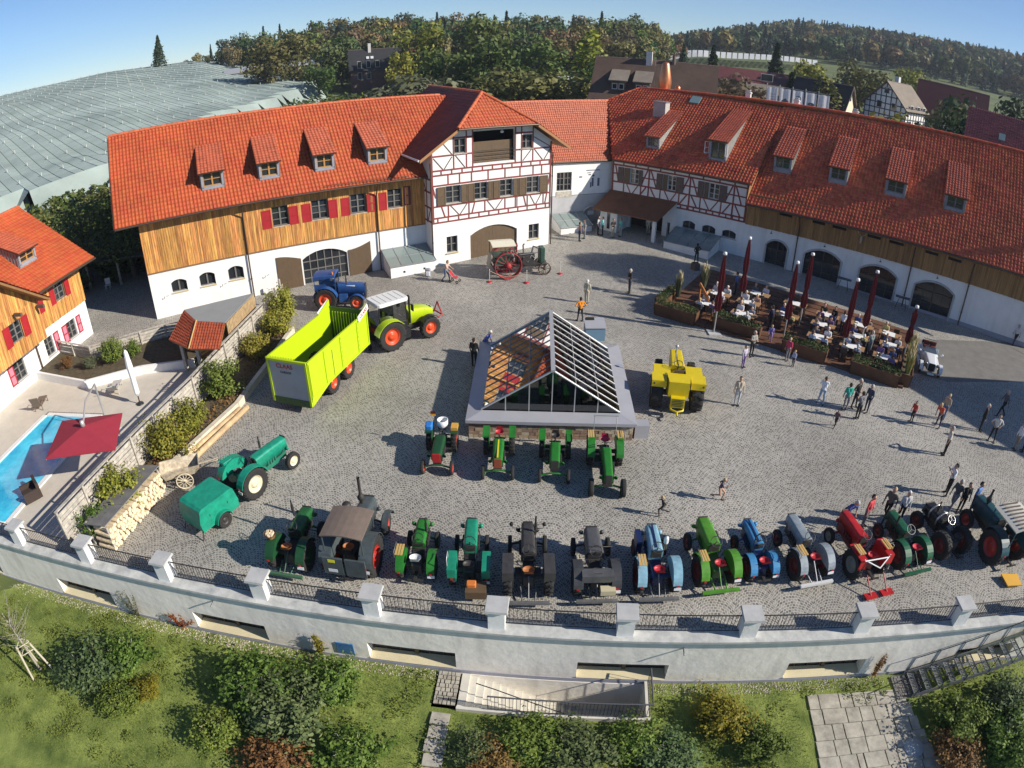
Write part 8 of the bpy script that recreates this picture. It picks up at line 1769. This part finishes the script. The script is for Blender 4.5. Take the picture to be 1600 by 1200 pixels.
# pushchair
t = thing('pushchair', 'small red and white pushchair near the barn light well', 'pushchair', (-4.22, 44.54, 0.33), radians(-20))
b = MB(); b.slab([(-.2,-.2,.4),(.2,-.2,.35),(.2,.2,.35),(-.2,.2,.4)], (0,0,.05)); b.slab([(-.2,-.2,.42),(-.2,.2,.42),(-.42,.2,.85),(-.42,-.2,.85)], (.04,0,0)); b.build('seat', REDSEAT, t); b = MB()
for s in (-1,1): b.tube([(-.6,s*.2,1.0),(.25,s*.22,.12)], .015, 5); b.tube([(-.3,s*.22,.12),(.1,s*.2,.5)], .015, 5)
b.tube([(-.6,-.2,1.0),(-.6,.2,1.0)], .016, 5); b.build('frame', ALU, t)
for x_, y_ in ((-.3,-.24),(-.3,.24),(.27,-.24),(.27,.24)): b = MB(); b.lathe([(.06,-.02),(.11,-.02),(.11,.02),(.06,.02)], 14, 0, Matrix.Translation((x_,y_,.11))@Matrix.Rotation(pi/2,4,'X'), closed=True); b.build('wheel', RUB, t)
b = thing('rucksack', 'grey and white rucksack left beside the barn light well', 'bag', (-6.34, 45.74, 0.39)); m_ = MB(); m_.rbox((0,0,.3),(.42,.32,.6),.12); m_.build('body', GREYP, b); m_ = MB(); m_.rbox((0,-.18,.24),(.3,.1,.32),.04); m_.build('pocket', PLATE, b)

# ------------------------------------------------------------------ restaurant terrace before the hall
def hw(u, o, z=0.0): x, y = FH.W(u, o); return (x, y, z+court_z(y))
mb = MB(); DZ = .14
us = [-1.3+i*1.7 for i in range(11)]
for u0, u1 in zip(us, us[1:]):
    for j in range(12):
        a, b_ = -15.0+j*.82, -15.0+(j+1)*.82-.02; q = [hw(u0,a), hw(u1-.015,a), hw(u1-.015,b_), hw(u0,b_)]; zz = max(p[2] for p in q)*0+max(.0, court_z(FH.W(u0,b_)[1]))+DZ; mb.add([(p[0],p[1],zz) for p in q]+[(p[0],p[1],-.05) for p in q], [(0,1,2,3),(0,4,5,1),(1,5,6,2),(2,6,7,3),(3,7,4,0)])
tag(mb.build('terrace_deck', DECK), kind='structure')
def planter_box(label, u, o, L, W, H, rz=0.0):
    x, y, z = hw(u, o); p = thing('planter_box', label, 'planter', (x, y, z), FH.a+rz, 'rust-brown terrace planters')
    b = MB(); b.slab([(-L/2,-W/2,0),(L/2,-W/2,0),(L/2+.06,-W/2-.08,H),(-L/2-.06,-W/2-.08,H)], (0,.06,0)); b.slab([(-L/2,W/2,0),(L/2,W/2,0),(L/2+.06,W/2+.08,H),(-L/2-.06,W/2+.08,H)], (0,-.06,0)); b.slab([(-L/2,-W/2,0),(-L/2,W/2,0),(-L/2-.06,W/2+.08,H),(-L/2-.06,-W/2-.08,H)], (.06,0,0)); b.slab([(L/2,-W/2,0),(L/2,W/2,0),(L/2+.06,W/2+.08,H),(L/2+.06,-W/2-.08,H)], (-.06,0,0)); b.build('box', CORTEN, p)
    b = MB(); b.bx(-L/2,L/2,-W/2,W/2,H-.12,H-.08); b.build('soil', MATS['bark_soil'], p); return p
HEDGE = leaf_mat('hedge_leaf', (.045,.075,.018), (.13,.15,.05), orand=.1)
def plant_row(name, label, u, o, L, W, z, h, lm, n, cat='plant', size=.055):
    rs = np.random.RandomState(int(abs(u*37+o*11))+3); P = np.c_[rs.uniform(-L/2,L/2,n), rs.uniform(-W/2,W/2,n), rs.uniform(0,1,n)**.8*h]; P[:,2] *= 1+.25*np.sin(P[:,0]*4)
    V, F = leaves(P, np.tile(np.array([0,0,1.]),(n,1)), size, rs, rand=1.0); x, y, zz = hw(u, o, z); return tag(link(name, np_mesh(name, V, F, lm), None, (x, y, zz), (0,0,FH.a)), label, cat, 'terrace planting', kind='stuff')
for (u, o, L, lab) in ((.0,-14.9,2.9,'leftmost'),(4.15,-14.3,3.2,'second from left'),(8.95,-14.8,2.9,'third from left'),(13.7,-14.8,3.2,'rightmost')):
    planter_box('rust-brown planter box along the terrace front, '+lab, u, o, L, .75, .85); plant_row('planter_shrubs', 'low flowering shrubs in the terrace front planter, '+lab, u, o, L, .8, .75, .38, HEDGE, 900)
planter_box('narrow rust-brown planter at the right end of the terrace', 15.7, -12.9, .7, 3.4, .85); planter_box('short rust-brown planter at the left end of the terrace', -1.4, -13.2, .7, 2.6, .85); plant_row('planter_shrubs', 'leafy shrubs in the left end planter of the terrace', -1.4, -13.2, .8, 2.5, .75, .4, HEDGE, 700)
def grass_tuft(label, u, o, z, h, n=260, lm=None):
    rs = np.random.RandomState(int(u*91+o*7) % 999); a = rs.uniform(0,6.28,n); r = rs.uniform(.02,.16,n); out = rs.uniform(.05,.42,n)*h*.5; hh = h*rs.uniform(.55,1,n); mb = MB(); V = []; F = []
    for i in range(n):
        c, s = cos(a[i]), sin(a[i]); b0 = Vector((r[i]*c, r[i]*s, 0)); m_ = b0+Vector((out[i]*.35*c, out[i]*.35*s, hh[i]*.65)); e = b0+Vector((out[i]*c, out[i]*s, hh[i])); w = Vector((-s,c,0))*.014; k = len(V); V += [b0-w, b0+w, m_+w, m_-w, e]; F += [(k,k+1,k+2,k+3),(k+3,k+2,k+4)]
    me = bpy.data.meshes.new('blades'); me.from_pydata([tuple(v) for v in V], [], F); me.materials.append(lm or LGR); x, y, zz = hw(u, o, z); p = thing('grass_tuft', label, 'grass', (x, y, zz), 0, 'ornamental grasses on the terrace'); o_ = link('blades', me, p); o_['kind'] = 'stuff'
    me2 = MB(); 
    for i in range(26): c, s = cos(a[i]), sin(a[i]); e = Vector((out[i]*c*.6, out[i]*s*.6, hh[i])); me2.tube([e-Vector((0,0,.18)), e, e+Vector((.03*c,.03*s,.28))], [.012,.035,.006], 5)
    q = me2.build('plumes', mat('straw_plume', (.52,.44,.26), .9), p); q['kind'] = 'stuff'
STRAW = leaf_mat('straw_blade', (.20,.20,.05), (.42,.36,.13), orand=.05)
grass_tuft('tall pampas tuft at the left end of the terrace', -.7, -13.0, .7, 1.75); grass_tuft('tall pampas tuft behind the left end of the terrace', .3, -10.6, .7, 2.0)
for i in range(5): grass_tuft('yellow-green reed tuft at the terrace right end, %s from the front' % ORD[i+1], 15.7, -14.2+i*.85, .7, 1.5+.15*(i%2), 300, STRAW)
sc_ = MB(); x, y, z = hw(1.1, -12.6); sc_.add([(0,-.5,.9),(0,.9,1.6),(0,.75,1.85),(0,-.6,1.15),(.06,-.5,.9),(.06,.9,1.6),(.06,.75,1.85),(.06,-.6,1.15)], [(0,1,2,3),(7,6,5,4),(0,4,5,1),(1,5,6,2),(2,6,7,3),(3,7,4,0)]); sc_.bx(0,.06,-.4,-.3,0,1.1); sc_.bx(0,.06,.6,.7,0,1.6); tag(sc_.build('steel_sculpture', mat('orange_steel', (.52,.19,.055), .6), None, (x,y,z), (0,0,FH.a+.9)), 'slanted orange-brown steel screen at the terrace left end', 'screen')
# folded dark red parasols
def closed_parasol(label, u, o, H=5.5):
    x, y, z = hw(u, o); t = thing('closed_parasol', label, 'parasol', (x, y, z), 0, 'folded dark red parasols on the terrace'); n = 22; prof = [(.08,1.55),(.22,1.7),(.25,2.3),(.15,2.75),(.13,2.85),(.18,3.1),(.20,3.7),(.15,H*.85),(.06,H-.12)]; V = []; F = []
    for i in range(n):
        for r, h in prof: rr_ = r*(1.0 if i % 2 else .55); V.append((rr_*cos(2*pi*i/n), rr_*sin(2*pi*i/n), h))
    k = len(prof); b = MB(); b.add(V, [(i*k+j, ((i+1)%n)*k+j, ((i+1)%n)*k+j+1, i*k+j+1) for i in range(n) for j in range(k-1)]); b.build('folded_canopy', mat('dark_red_canvas', (.165,.016,.022), .85), t)
    b = MB(); b.cyl((0,0,0),(0,0,H-.1),.045,n=8); b.build('pole', ALU, t); b = MB(); b.lathe([(0,H+.05),(.12,H+.03),(.14,H-.12),(.05,H-.16)], 10); b.build('cap', WP, t); b = MB(); b.bx(-.42,.42,-.42,.42,0,.07); b.build('base_plate', CONC, t)
for u, o, lab in ((2.9,-15.3,'front left of the terrace, beside the first planter'),(7.2,-13.4,'front centre, behind the deck entrance'),(11.2,-13.6,'front right, by the terrace steps'),(3.3,-11.0,'rear left, before the small arch'),(7.7,-10.7,'rear centre, before the second large arch'),(12.2,-10.7,'rear right, before the third large arch'),(15.3,-11.4,'right end beyond the reed tufts')): closed_parasol('folded dark red parasol '+lab, u, o, 5.5 if u < 15 else 4.2)
# tables, chairs and guests
def mk_chair():
    b = MB(); b.bx(-.21,.21,-.21,.21,.43,.47); b.bx(-.23,-.19,-.21,.21,.50,.88)
    for x_ in (-.19,.19):
        for y_ in (-.19,.19): b.bx(x_-.02,x_+.02,y_-.02,y_+.02,0,.43)
    return b.mesh('terrace_chair', mat('dark_chair', (.07,.045,.03), .6))
CHM = mk_chair(); rg = random.Random(77); TOPS = [W_,W_,(.60,.60,.58),(.30,.33,.40),(.20,.12,.30),B_,(.40,.36,.28),(.12,.12,.13),(.55,.50,.20),K_,(.45,.28,.22),(.62,.64,.70)]
CN = {0:'white',1:'white',2:'off-white',3:'slate blue',4:'violet',5:'blue',6:'sand',7:'charcoal',8:'mustard',9:'black',10:'terracotta',11:'pale grey'}
RN = ['front','middle','rear']; PLT = MB(); PLT.lathe([(0,.012),(.09,.012),(.13,.03),(.13,.022),(.08,0)], 14); PLM = PLT.mesh('plate', WP)
TBM = MB(); TBM.bx(-.85,.85,-.40,.40,.71,.75); TTM = TBM.mesh('table_top', mat('oak_table', (.33,.19,.09), .5, .15, 3)); LGM = MB(); LGM.bx(-.03,.03,-.03,.03,0,.71); LGM = LGM.mesh('leg', IRON); CLM = MB(); CLM.bx(-.35,.35,-.41,.41,.752,.757); CLM = CLM.mesh('runner', mat('white_linen', (.74,.74,.72), .8))
for r_, o in enumerate((-13.0,-10.9,-8.8)):
    for c_, u in enumerate((1.5,4.0,6.9,9.4,11.9,14.2)):
        if (r_, c_) in ((0,2),(2,0)): continue
        uu, oo = u+rg.uniform(-.15,.15), o+rg.uniform(-.15,.15); x, y, z = hw(uu, oo); z = court_z(y)+DZ+.01
        nm = '%s row, %s from the left' % (RN[r_], ORD[c_+1]); t = thing('terrace_table', 'terrace table in the '+nm, 'table', (x, y, z), FH.a, 'tables on the terrace'); link('table_top', TTM, t); link('runner', CLM, t)
        for lx, ly in ((-.75,-.32),(.75,-.32),(-.75,.32),(.75,.32)): link('leg', LGM, t, (lx,ly,0))
        for s_, (du, do, rot) in enumerate(((-.42,-.72,90),(.42,-.72,90),(-.42,.72,-90),(.42,.72,-90))):
            px, py, _ = hw(uu+du, oo+do); side = ['near left','near right','far left','far right'][s_]
            ch = link('terrace_chair', CHM, None, (px, py, z), (0,0,FH.a+radians(rot))); tag(ch, 'dark chair at the %s of the terrace table, %s' % (side, nm), 'chair', 'chairs on the terrace')
            if rg.random() < (.97 if r_ == 0 else .92 if r_ == 1 else .6):
                k = rg.randrange(12); person('guest in %s seated %s at terrace table, %s' % (CN[k], side, nm), (px, py, z), math.degrees(FH.a)+rot+rg.uniform(-15,15), rg.choice(['sit','sitlean']), TOPS[k], rg.choice([K_,N_,J_,GY]), rg.choice('dbbglw'), h=rg.uniform(1.6,1.8), group='guests seated on the terrace')
            if s_ % 2 == 0 or r_ == 0: px2, py2, _ = hw(uu+du*1.1, oo+do*.33); pl_ = link('plate', PLM, None, (px2, py2, z+.759)); tag(pl_, 'white plate at the %s of the table, %s' % (side, nm), 'plate', 'plates on the terrace tables')
for lab, u, o, d, kd, tp, lg, hr in (('waiter in white shirt standing between the rear tables',10.6,-9.8,60,'carry',W_,K_,'d'),('person in black standing beside the waiter',9.9,-9.4,200,'stand',K_,K_,'k'),('person in dark blue standing on the deck entrance',6.0,-12.6,120,'stand',N_,K_,'b'),('person in grey coat standing by the right parasol',12.9,-11.9,100,'stand',(.20,.24,.24),GY,'g'),('person in blue standing at the left rear of the terrace',2.2,-8.6,150,'stand',B_,N_,'d')):
    x, y, z = hw(u, o); person(lab, (x,y,court_z(y)+DZ+.01), d, kd, tp, lg, hr, group='people standing on the terrace')
for k, (u, o) in enumerate(((9.35,-1.0),(14.4,-1.0))):
    x, y, z = hw(u, o); t = thing('trestle_table', 'small dark trestle table against the hall wall, %s' % ('left of the third arch' if k == 0 else 'left of the last arch'), 'table', (x,y,z), FH.a, 'trestle tables by the hall wall'); pbox('top', t, (0,0,1.02), (1.2,.5,.05), mat('blue_grey_top', (.05,.06,.09), .5))
    for s in (-1,1): b = MB(); b.tube([(s*.45,-.2,0),(s*.25,0,1.0)], .02, 5); b.tube([(s*.45,.2,0),(s*.25,0,1.0)], .02, 5); b.build('trestle', IRON, t)
stt = thing('bronze_statue', 'dark bronze figure on a slim plinth before the hall light well', 'statue', (14.48, 47.89, 0.49), 2.0); o = link('figure', person_mesh('hips').copy(), stt, (0,0,.55)); o.scale = (.95,)*3
for i in range(5): o.material_slots[i].link = 'OBJECT'; o.material_slots[i].material = mat('bronze', (.03,.028,.026), .4, metal=.6)
b = MB(); b.rbox((0,0,.28),(.55,.55,.56),.05); b.build('plinth', BEAMG, stt)

# ------------------------------------------------------------------ garden plants
BL = leaf_mat('bush_leaf', (.060,.110,.014), (.20,.26,.05), orand=.14); BLB = leaf_mat('bush_leaf_blue', (.055,.095,.030), (.155,.20,.08), orand=.12); BLY = leaf_mat('bush_leaf_yellow', (.14,.13,.012), (.34,.26,.03), orand=.1); IVY = leaf_mat('climber_leaf', (.13,.145,.016), (.36,.33,.05), orand=.12); BLR = leaf_mat('bush_leaf_rust', (.14,.075,.025), (.30,.17,.06), orand=.1)
BM = {}
def loose(rs, n, size, k):
    """open shrub: sprays of leaves along many arching shoots of uneven length"""
    P = []; N_ = []
    for i in range(k*3):
        a = rs.uniform(0,6.28); L = rs.uniform(.35,1.0); b0 = np.array([rs.normal(0,.13), rs.normal(0,.13), 0]); out = rs.uniform(.12,.5); m = int(n/(k*3)); t = rs.uniform(.12,1,m)**.8
        c = b0+np.c_[out*np.cos(a)*t, out*np.sin(a)*t, L*np.sin(t*1.45)]; d = rs.normal(0,.055,(m,3))*(.5+t)[:,None]; P.append(c+d); N_.append(np.c_[np.cos(a)*.5+d[:,0]*6, np.sin(a)*.5+d[:,1]*6, np.full(m,.7)])
    P = np.concatenate(P); P[:,2] = np.abs(P[:,2]); return leaves(P, np.concatenate(N_), size, rs, rand=.5)
def bush(name, label, loc, w, h, lm, var=0, stems=True, group='garden shrubs below the wall', n=5200, size=.036, cat='shrub'):
    k = (lm.name, var)
    if k not in BM:
        rs = np.random.RandomState(40+var); V, F = loose(rs, n, size, 20+var*4); rt = np.random.RandomState(var); sm_ = MB()
        for i in range(9): a = rt.uniform(0,6.28); e = rt.uniform(.15,.36); sm_.tube([(0,0,-.05),(e*.5*cos(a),e*.5*sin(a),.35),(e*cos(a),e*sin(a),.85)], [.022,.014,.005], 5)
        BM[k] = (np_mesh('foliage', V, F, lm), sm_.mesh('stems', BARKP))
    t = thing(name, label, cat, loc, rnd.uniform(0,6.28), group); a = link('foliage', BM[k][0], t); a.scale = (w,w,h)
    if stems: b = link('stems', BM[k][1], t); b.scale = (w,w,h)
    return t
for (px, w, h, lm, v, lab) in (
    ((-16.11, 11.55, -2.55),2.9,1.9,BLB,0,'large blue-green shrub left, nearest the staked tree'), ((-14.85, 12.66, -2.55),2.4,1.6,BL,1,'green shrub right of the blue-green shrub'), ((-14.42, 10.55, -2.60),1.9,1.1,BL,2,'low green shrub in front of the left shrub pair'), ((-13.43, 11.39, -2.60),1.3,.9,BLY,0,'small yellowing shrub right of the left shrub pair'),
    ((-9.35, 12.29, -2.60),3.0,2.0,BL,1,'large green shrub below the second strip window'), ((-7.61, 11.27, -2.60),3.2,1.9,BLB,2,'wide shrub below the blue sign, nearer the camera'), ((-6.34, 12.69, -2.60),2.3,1.6,BL,0,'upright green shrub below the blue sign'), ((-10.15, 10.16, -2.60),2.0,1.2,BL,2,'round shrub at the lower left edge of the bushes'), ((-7.79, 9.40, -2.65),2.4,1.2,BLR,1,'rust-tinged shrub at the bottom edge'), ((-5.10, 10.02, -2.65),2.5,1.3,BL,1,'low green shrub left of the narrow path'),
    ((-1.17, 10.43, -2.65),1.8,1.2,BLB,1,'dark shrub right of the narrow path'), ((-0.53, 10.07, -2.65),1.7,1.1,BLR,0,'brownish shrub at the bottom right of the path'), ((0.73, 10.81, -2.60),2.3,1.2,BL,2,'green shrub in front of the stair railing'), ((2.31, 10.42, -2.65),2.6,1.3,BLB,0,'dark green shrub at the bottom centre'), ((4.05, 10.69, -2.60),1.9,1.3,BL,1,'green shrub right of the stair railing end'),
    ((5.29, 9.97, -2.65),2.3,1.2,BLB,2,'dark shrub at the bottom, right of centre'), ((7.24, 11.45, -2.60),2.2,1.6,BLY,1,'golden shrub on the lawn left of the flagstones'), ((8.63, 10.08, -2.65),2.0,1.0,BL,0,'low green shrub by the flagstone edge'), ((16.66, 9.39, -2.60),2.6,1.7,BL,0,'tall green shrub below the steel stair'), ((19.15, 9.54, -2.60),2.9,1.9,BLB,1,'biggest shrub at the right below the steel stair'), ((18.53, 7.67, -2.65),3.0,1.9,BL,2,'large green shrub in the lower right corner'), ((15.93, 8.11, -2.65),2.2,1.3,BLR,2,'rust-flecked shrub beside the manhole')):
    k_ = .62 if 4 < px[0] < 8 or -3 < px[0] < 6 else .8; bush('garden_shrub', lab, px, w*.86, h*k_*.95, lm, v)
# lawn blades and rough tufts
rs = np.random.RandomState(12); n = 52000; U = rs.uniform(-23,23.5,n); Wd_ = rs.uniform(.15,7.2,n); keep = ~((U > -2.7) & (U < 5.1) & (Wd_ < 1.8)); U, Wd_ = U[keep], Wd_[keep]; ang = FWL.a; X = U*cos(ang)+Wd_*sin(ang); Y = 13.72+U*sin(ang)-Wd_*cos(ang)
keep = ~((X > 10.4) & (X < 15.7) & (Y < 12.1)) & ~((X > -3.1) & (X < -1.9) & (Y < 12.2)); X, Y, U, Wd_ = X[keep], Y[keep], U[keep], Wd_[keep]; dens = np.array([noise.noise(Vector((x*.5,y*.5,7))) for x, y in zip(X, Y)]); Z = np.array([gz(u, w) for u, w in zip(U, Wd_)]); H_ = (.055+.075*np.clip(dens+.25,0,1))*rs.uniform(.6,1.5,len(X))
a = rs.uniform(0,6.28,len(X)); ln = rs.uniform(.2,.9,len(X))*H_; V = np.zeros((len(X),3,3)); V[:,0] = np.c_[X-.012*np.sin(a),Y+.012*np.cos(a),Z-.01]; V[:,1] = np.c_[X+.012*np.sin(a),Y-.012*np.cos(a),Z-.01]; V[:,2] = np.c_[X+ln*np.cos(a),Y+ln*np.sin(a),Z+H_]
tag(link('grass', np_mesh('grass', V.reshape(-1,3), np.arange(len(X)*3).reshape(-1,3), leaf_mat('grass_blade', (.085,.145,.016), (.26,.29,.06), orand=0))), 'rough green lawn grass below the retaining wall', 'grass', kind='stuff')
# herb and ground-cover clumps that break up the lawn
P = []; rs = np.random.RandomState(19)
for k in range(330):
    u, w = rs.uniform(-23,23), rs.uniform(.3,7.0)
    if (-2.9 < u < 5.2 and w < 1.9) or (10.2 < u < 15.9 and w > 1.2): continue
    r = rs.uniform(.12,.5); x, y, _ = wp(u, w, 0); z = gz(u, w)
    for q in range(int(90*r/.3)): aa, rr_ = rs.uniform(0,6.28), r*rs.uniform(0,1)**.5; P.append((x+rr_*cos(aa), y+rr_*sin(aa), z+rs.uniform(0,.16)*(1.2-rr_/r)))
P = np.array(P); V, F = leaves(P, np.tile(np.array([0,0,1.]),(len(P),1)), .035, rs, rand=.8); tag(link('ground_cover', np_mesh('ground_cover', V, F, leaf_mat('cover_leaf', (.08,.13,.018), (.26,.28,.06), orand=0))), 'low leafy weeds scattered over the garden lawn', 'ground cover', kind='stuff')
# bare young tree on three stakes at the left
st_ = thing('staked_tree', 'bare young tree held by pale stakes at the lower left', 'tree', (-19.06, 11.34, -2.55), .3); b = MB(); rt = random.Random(6); b.tube([(0,0,-.1),(.05,.0,1.6),(-.15,.2,3.2)], [.06,.045,.02], 8); b.build('trunk', BARKP, st_)
b = MB()
for i in range(34): z = rt.uniform(1.3,3.1); a = rt.uniform(0,6.28); l = rt.uniform(.5,1.3); b.tube([(.03,0,z),(.03+l*.5*cos(a),l*.5*sin(a),z+l*.3),(.03+l*cos(a),l*sin(a),z+l*.75)], [.014,.009,.003], 4)
b.build('twigs', BARKP, st_)['kind'] = 'stuff'
rs = np.random.RandomState(5); P = np.c_[rs.normal(0,.6,420), rs.normal(0,.6,420), rs.uniform(1.5,3.8,420)]; V, F = leaves(P, np.tile(np.array([0,0,1.]),(420,1)), .05, rs, rand=1.2); link('last_leaves', np_mesh('last_leaves', V, F, LO), st_)['kind'] = 'stuff'
for x_, y_ in ((.55,.1),(-.3,.5),(-.25,-.5)): o = MB(); o.cyl((x_,y_,-.1),(x_*.55,y_*.55,1.75),.05,n=8); o.build('stake', mat('pale_stake', (.52,.47,.36), .85), st_)
for z in (1.2,1.65): o = MB(); o.tube([(.36,.06,z),(-.19,.31,z),(-.16,-.31,z)], .03, 5, closed=True); o.build('tie_rail', MATS['pale_stake'], st_)
# climbers on the retaining wall
def climber(label, u, h, w, lm, seed, n=260):
    rs = np.random.RandomState(seed); x, y, _ = wp(u, .06, 0); t = thing('wall_climber', label, 'climbing plant', (x, y, -2.5), FWL.a, 'climbers on the retaining wall'); V_ = []; b = MB()
    for i in range(7):
        a = rs.uniform(-1,1); p = [(0,0,0)]; 
        for k in range(5): p.append((a*w*(k+1)/5+rs.normal(0,.04), -.02-rs.uniform(0,.04), h*(k+1)/5*rs.uniform(.8,1.05)*(1-.3*abs(a))))
        b.tube(p, [.014-.002*k for k in range(6)], 4)
        for q in range(n//7): s = rs.uniform(.1,1)*4.99; k = int(s); f = s-k; V_.append(tuple(Vector(p[k]).lerp(Vector(p[k+1]), f)+Vector((rs.normal(0,.05),-abs(rs.normal(0,.05)),rs.normal(0,.05)))))
    b.build('stems', BARK, t)['kind'] = 'stuff'; V, F = leaves(np.array(V_), np.tile(np.array([0,-1.,.3]),(len(V_),1)), .045, rs, rand=.6); link('leaves', np_mesh('leaves', V, F, lm), t)['kind'] = 'stuff'
RUST = leaf_mat('climber_rust', (.22,.045,.015), (.42,.14,.04), orand=0)
climber('red-leaved climber on the wall left of the second strip window', -13.3, 1.0, .9, RUST, 1); climber('feathery grey-red climber on the wall beside the first strip window', -15.5, 1.7, .9, LGR, 2, 200); climber('orange climber on the wall left of the blue sign', -7.1, 1.35, .22, BLY, 3, 420); climber('brown withered climber beside the last strip window', 14.0, 1.6, .12, BLR, 4, 320)
# hedging plants on the courtyard side of the plank fence
for k, (x, y, w, h, lm, v, lab) in enumerate(((-17.05,18.9,1.9,1.75,IVY,0,'tall climber on the fence behind the firewood stack'),(-17.35,17.2,1.3,1.2,BL,1,'small climber at the near end of the fence'),(-16.25,22.9,2.0,1.9,IVY,1,'yellow-green climber on the fence behind the wooden cart'),(-15.95,24.8,1.6,1.7,IVY,2,'second yellow-green climber on the fence by the logs'),(-15.65,28.3,1.9,2.0,BL,0,'green climber on the fence behind the trailer tail'),(-15.3,33.0,1.6,1.5,IVY,1,'climber on the fence below the garden hut'),(-15.0,37.6,1.7,2.4,IVY,0,'tall narrow climber at the barn end of the fence'),(-14.9,35.9,1.8,1.6,IVY,2,'bushy climber before the barn end of the fence'))):
    bush('fence_climber', lab, (x, y, .25), w*1.05, h, lm, v, group='climbers on the plank fence', n=5200, cat='climber')
for k, (px, w, h, lm, v, lab) in enumerate((((-25.25, 31.96, 0.00),1.5,1.5,BL,0,'bright green shrub in the middle of the terrace bed'),((-24.13, 32.81, 0.00),1.1,1.0,BL,1,'small green shrub right in the terrace bed'),((-28.66, 31.11, 0.00),.9,.8,BLR,0,'brownish shrub left in the terrace bed'),((-32.05, 32.26, 0.00),.9,.8,IVY,1,'red-green shrub by the white house corner'),((-26.71, 31.12, 0.00),.9,.8,LGR,2,'pale shrub in the terrace bed'))):
    bush('bed_shrub', lab, (px[0],px[1],.45), w, h, lm, v, group='shrubs in the terrace bed')
rs = np.random.RandomState(3); P = []
for i in range(900): t_ = rs.uniform(0,1); k = min(3, int(t_*4)); f = t_*4-k; a, b_ = BP[k], BP[k+1]; P.append((a[0]+(b_[0]-a[0])*f-rs.uniform(.2,1.2), a[1]+(b_[1]-a[1])*f, .30+rs.uniform(0,.25)))
P = np.array(P); V, F = leaves(P, np.tile(np.array([0,0,1.]),(len(P),1)), .07, rs, rand=.9); tag(link('bed_ground_cover', np_mesh('bed_ground_cover', V, F, BLR)), 'rusty ground cover in the raised bed along the fence', 'ground cover', kind='stuff')

# pieces that share one builder but stand apart become parts of their own
def split_loose(o):
    bm = bmesh.new(); bm.from_mesh(o.data); seen = set(); comps = []
    for v in bm.verts:
        if v in seen: continue
        st = [v]; seen.add(v); c = []
        while st:
            x = st.pop(); c.append(x)
            for e in x.link_edges:
                y = e.other_vert(x)
                if y not in seen: seen.add(y); st.append(y)
        comps.append(c)
    for c in comps:
        mp = {v: i for i, v in enumerate(c)}; fs = [f for f in bm.faces if f.verts[0] in mp]; me = bpy.data.meshes.new(o.name); me.from_pydata([tuple(v.co) for v in c], [], [tuple(mp[v] for v in f.verts) for f in fs])
        for m in o.data.materials: me.materials.append(m)
        me.polygons.foreach_set('material_index', [f.material_index for f in fs]); link(o.name.split('.')[0], me, o.parent, o.location, o.rotation_euler)
    bm.free(); bpy.data.objects.remove(o)
for o in list(bpy.data.objects):
    if o.type == 'MESH' and o.parent is not None and o.data.name.split('.')[0] != 'piece' and o.name.split('.')[0] in ('wall_hook','vent','verge_board','interior','porch_wall','rear_prop','end_board','gable','footplate'): split_loose(o)

# ------------------------------------------------------------------ thin autumn haze over the valley
hz = MB(); hz.bx(-1180,1180,-1180,1180,-5,112); HM = bpy.data.materials.new('haze_air'); HM.use_nodes = True; HM.node_tree.nodes.clear(); vo = HM.node_tree.nodes.new('ShaderNodeOutputMaterial'); pv_ = HM.node_tree.nodes.new('ShaderNodeVolumePrincipled')
pv_.inputs['Color'].default_value = (.80,.88,1,1); pv_.inputs['Density'].default_value = .00022; pv_.inputs['Anisotropy'].default_value = .2; HM.node_tree.links.new(pv_.outputs[0], vo.inputs['Volume'])
tag(hz.build('haze', HM), 'thin pale haze over the valley', kind='stuff')
SC.cycles.volume_bounces = 0
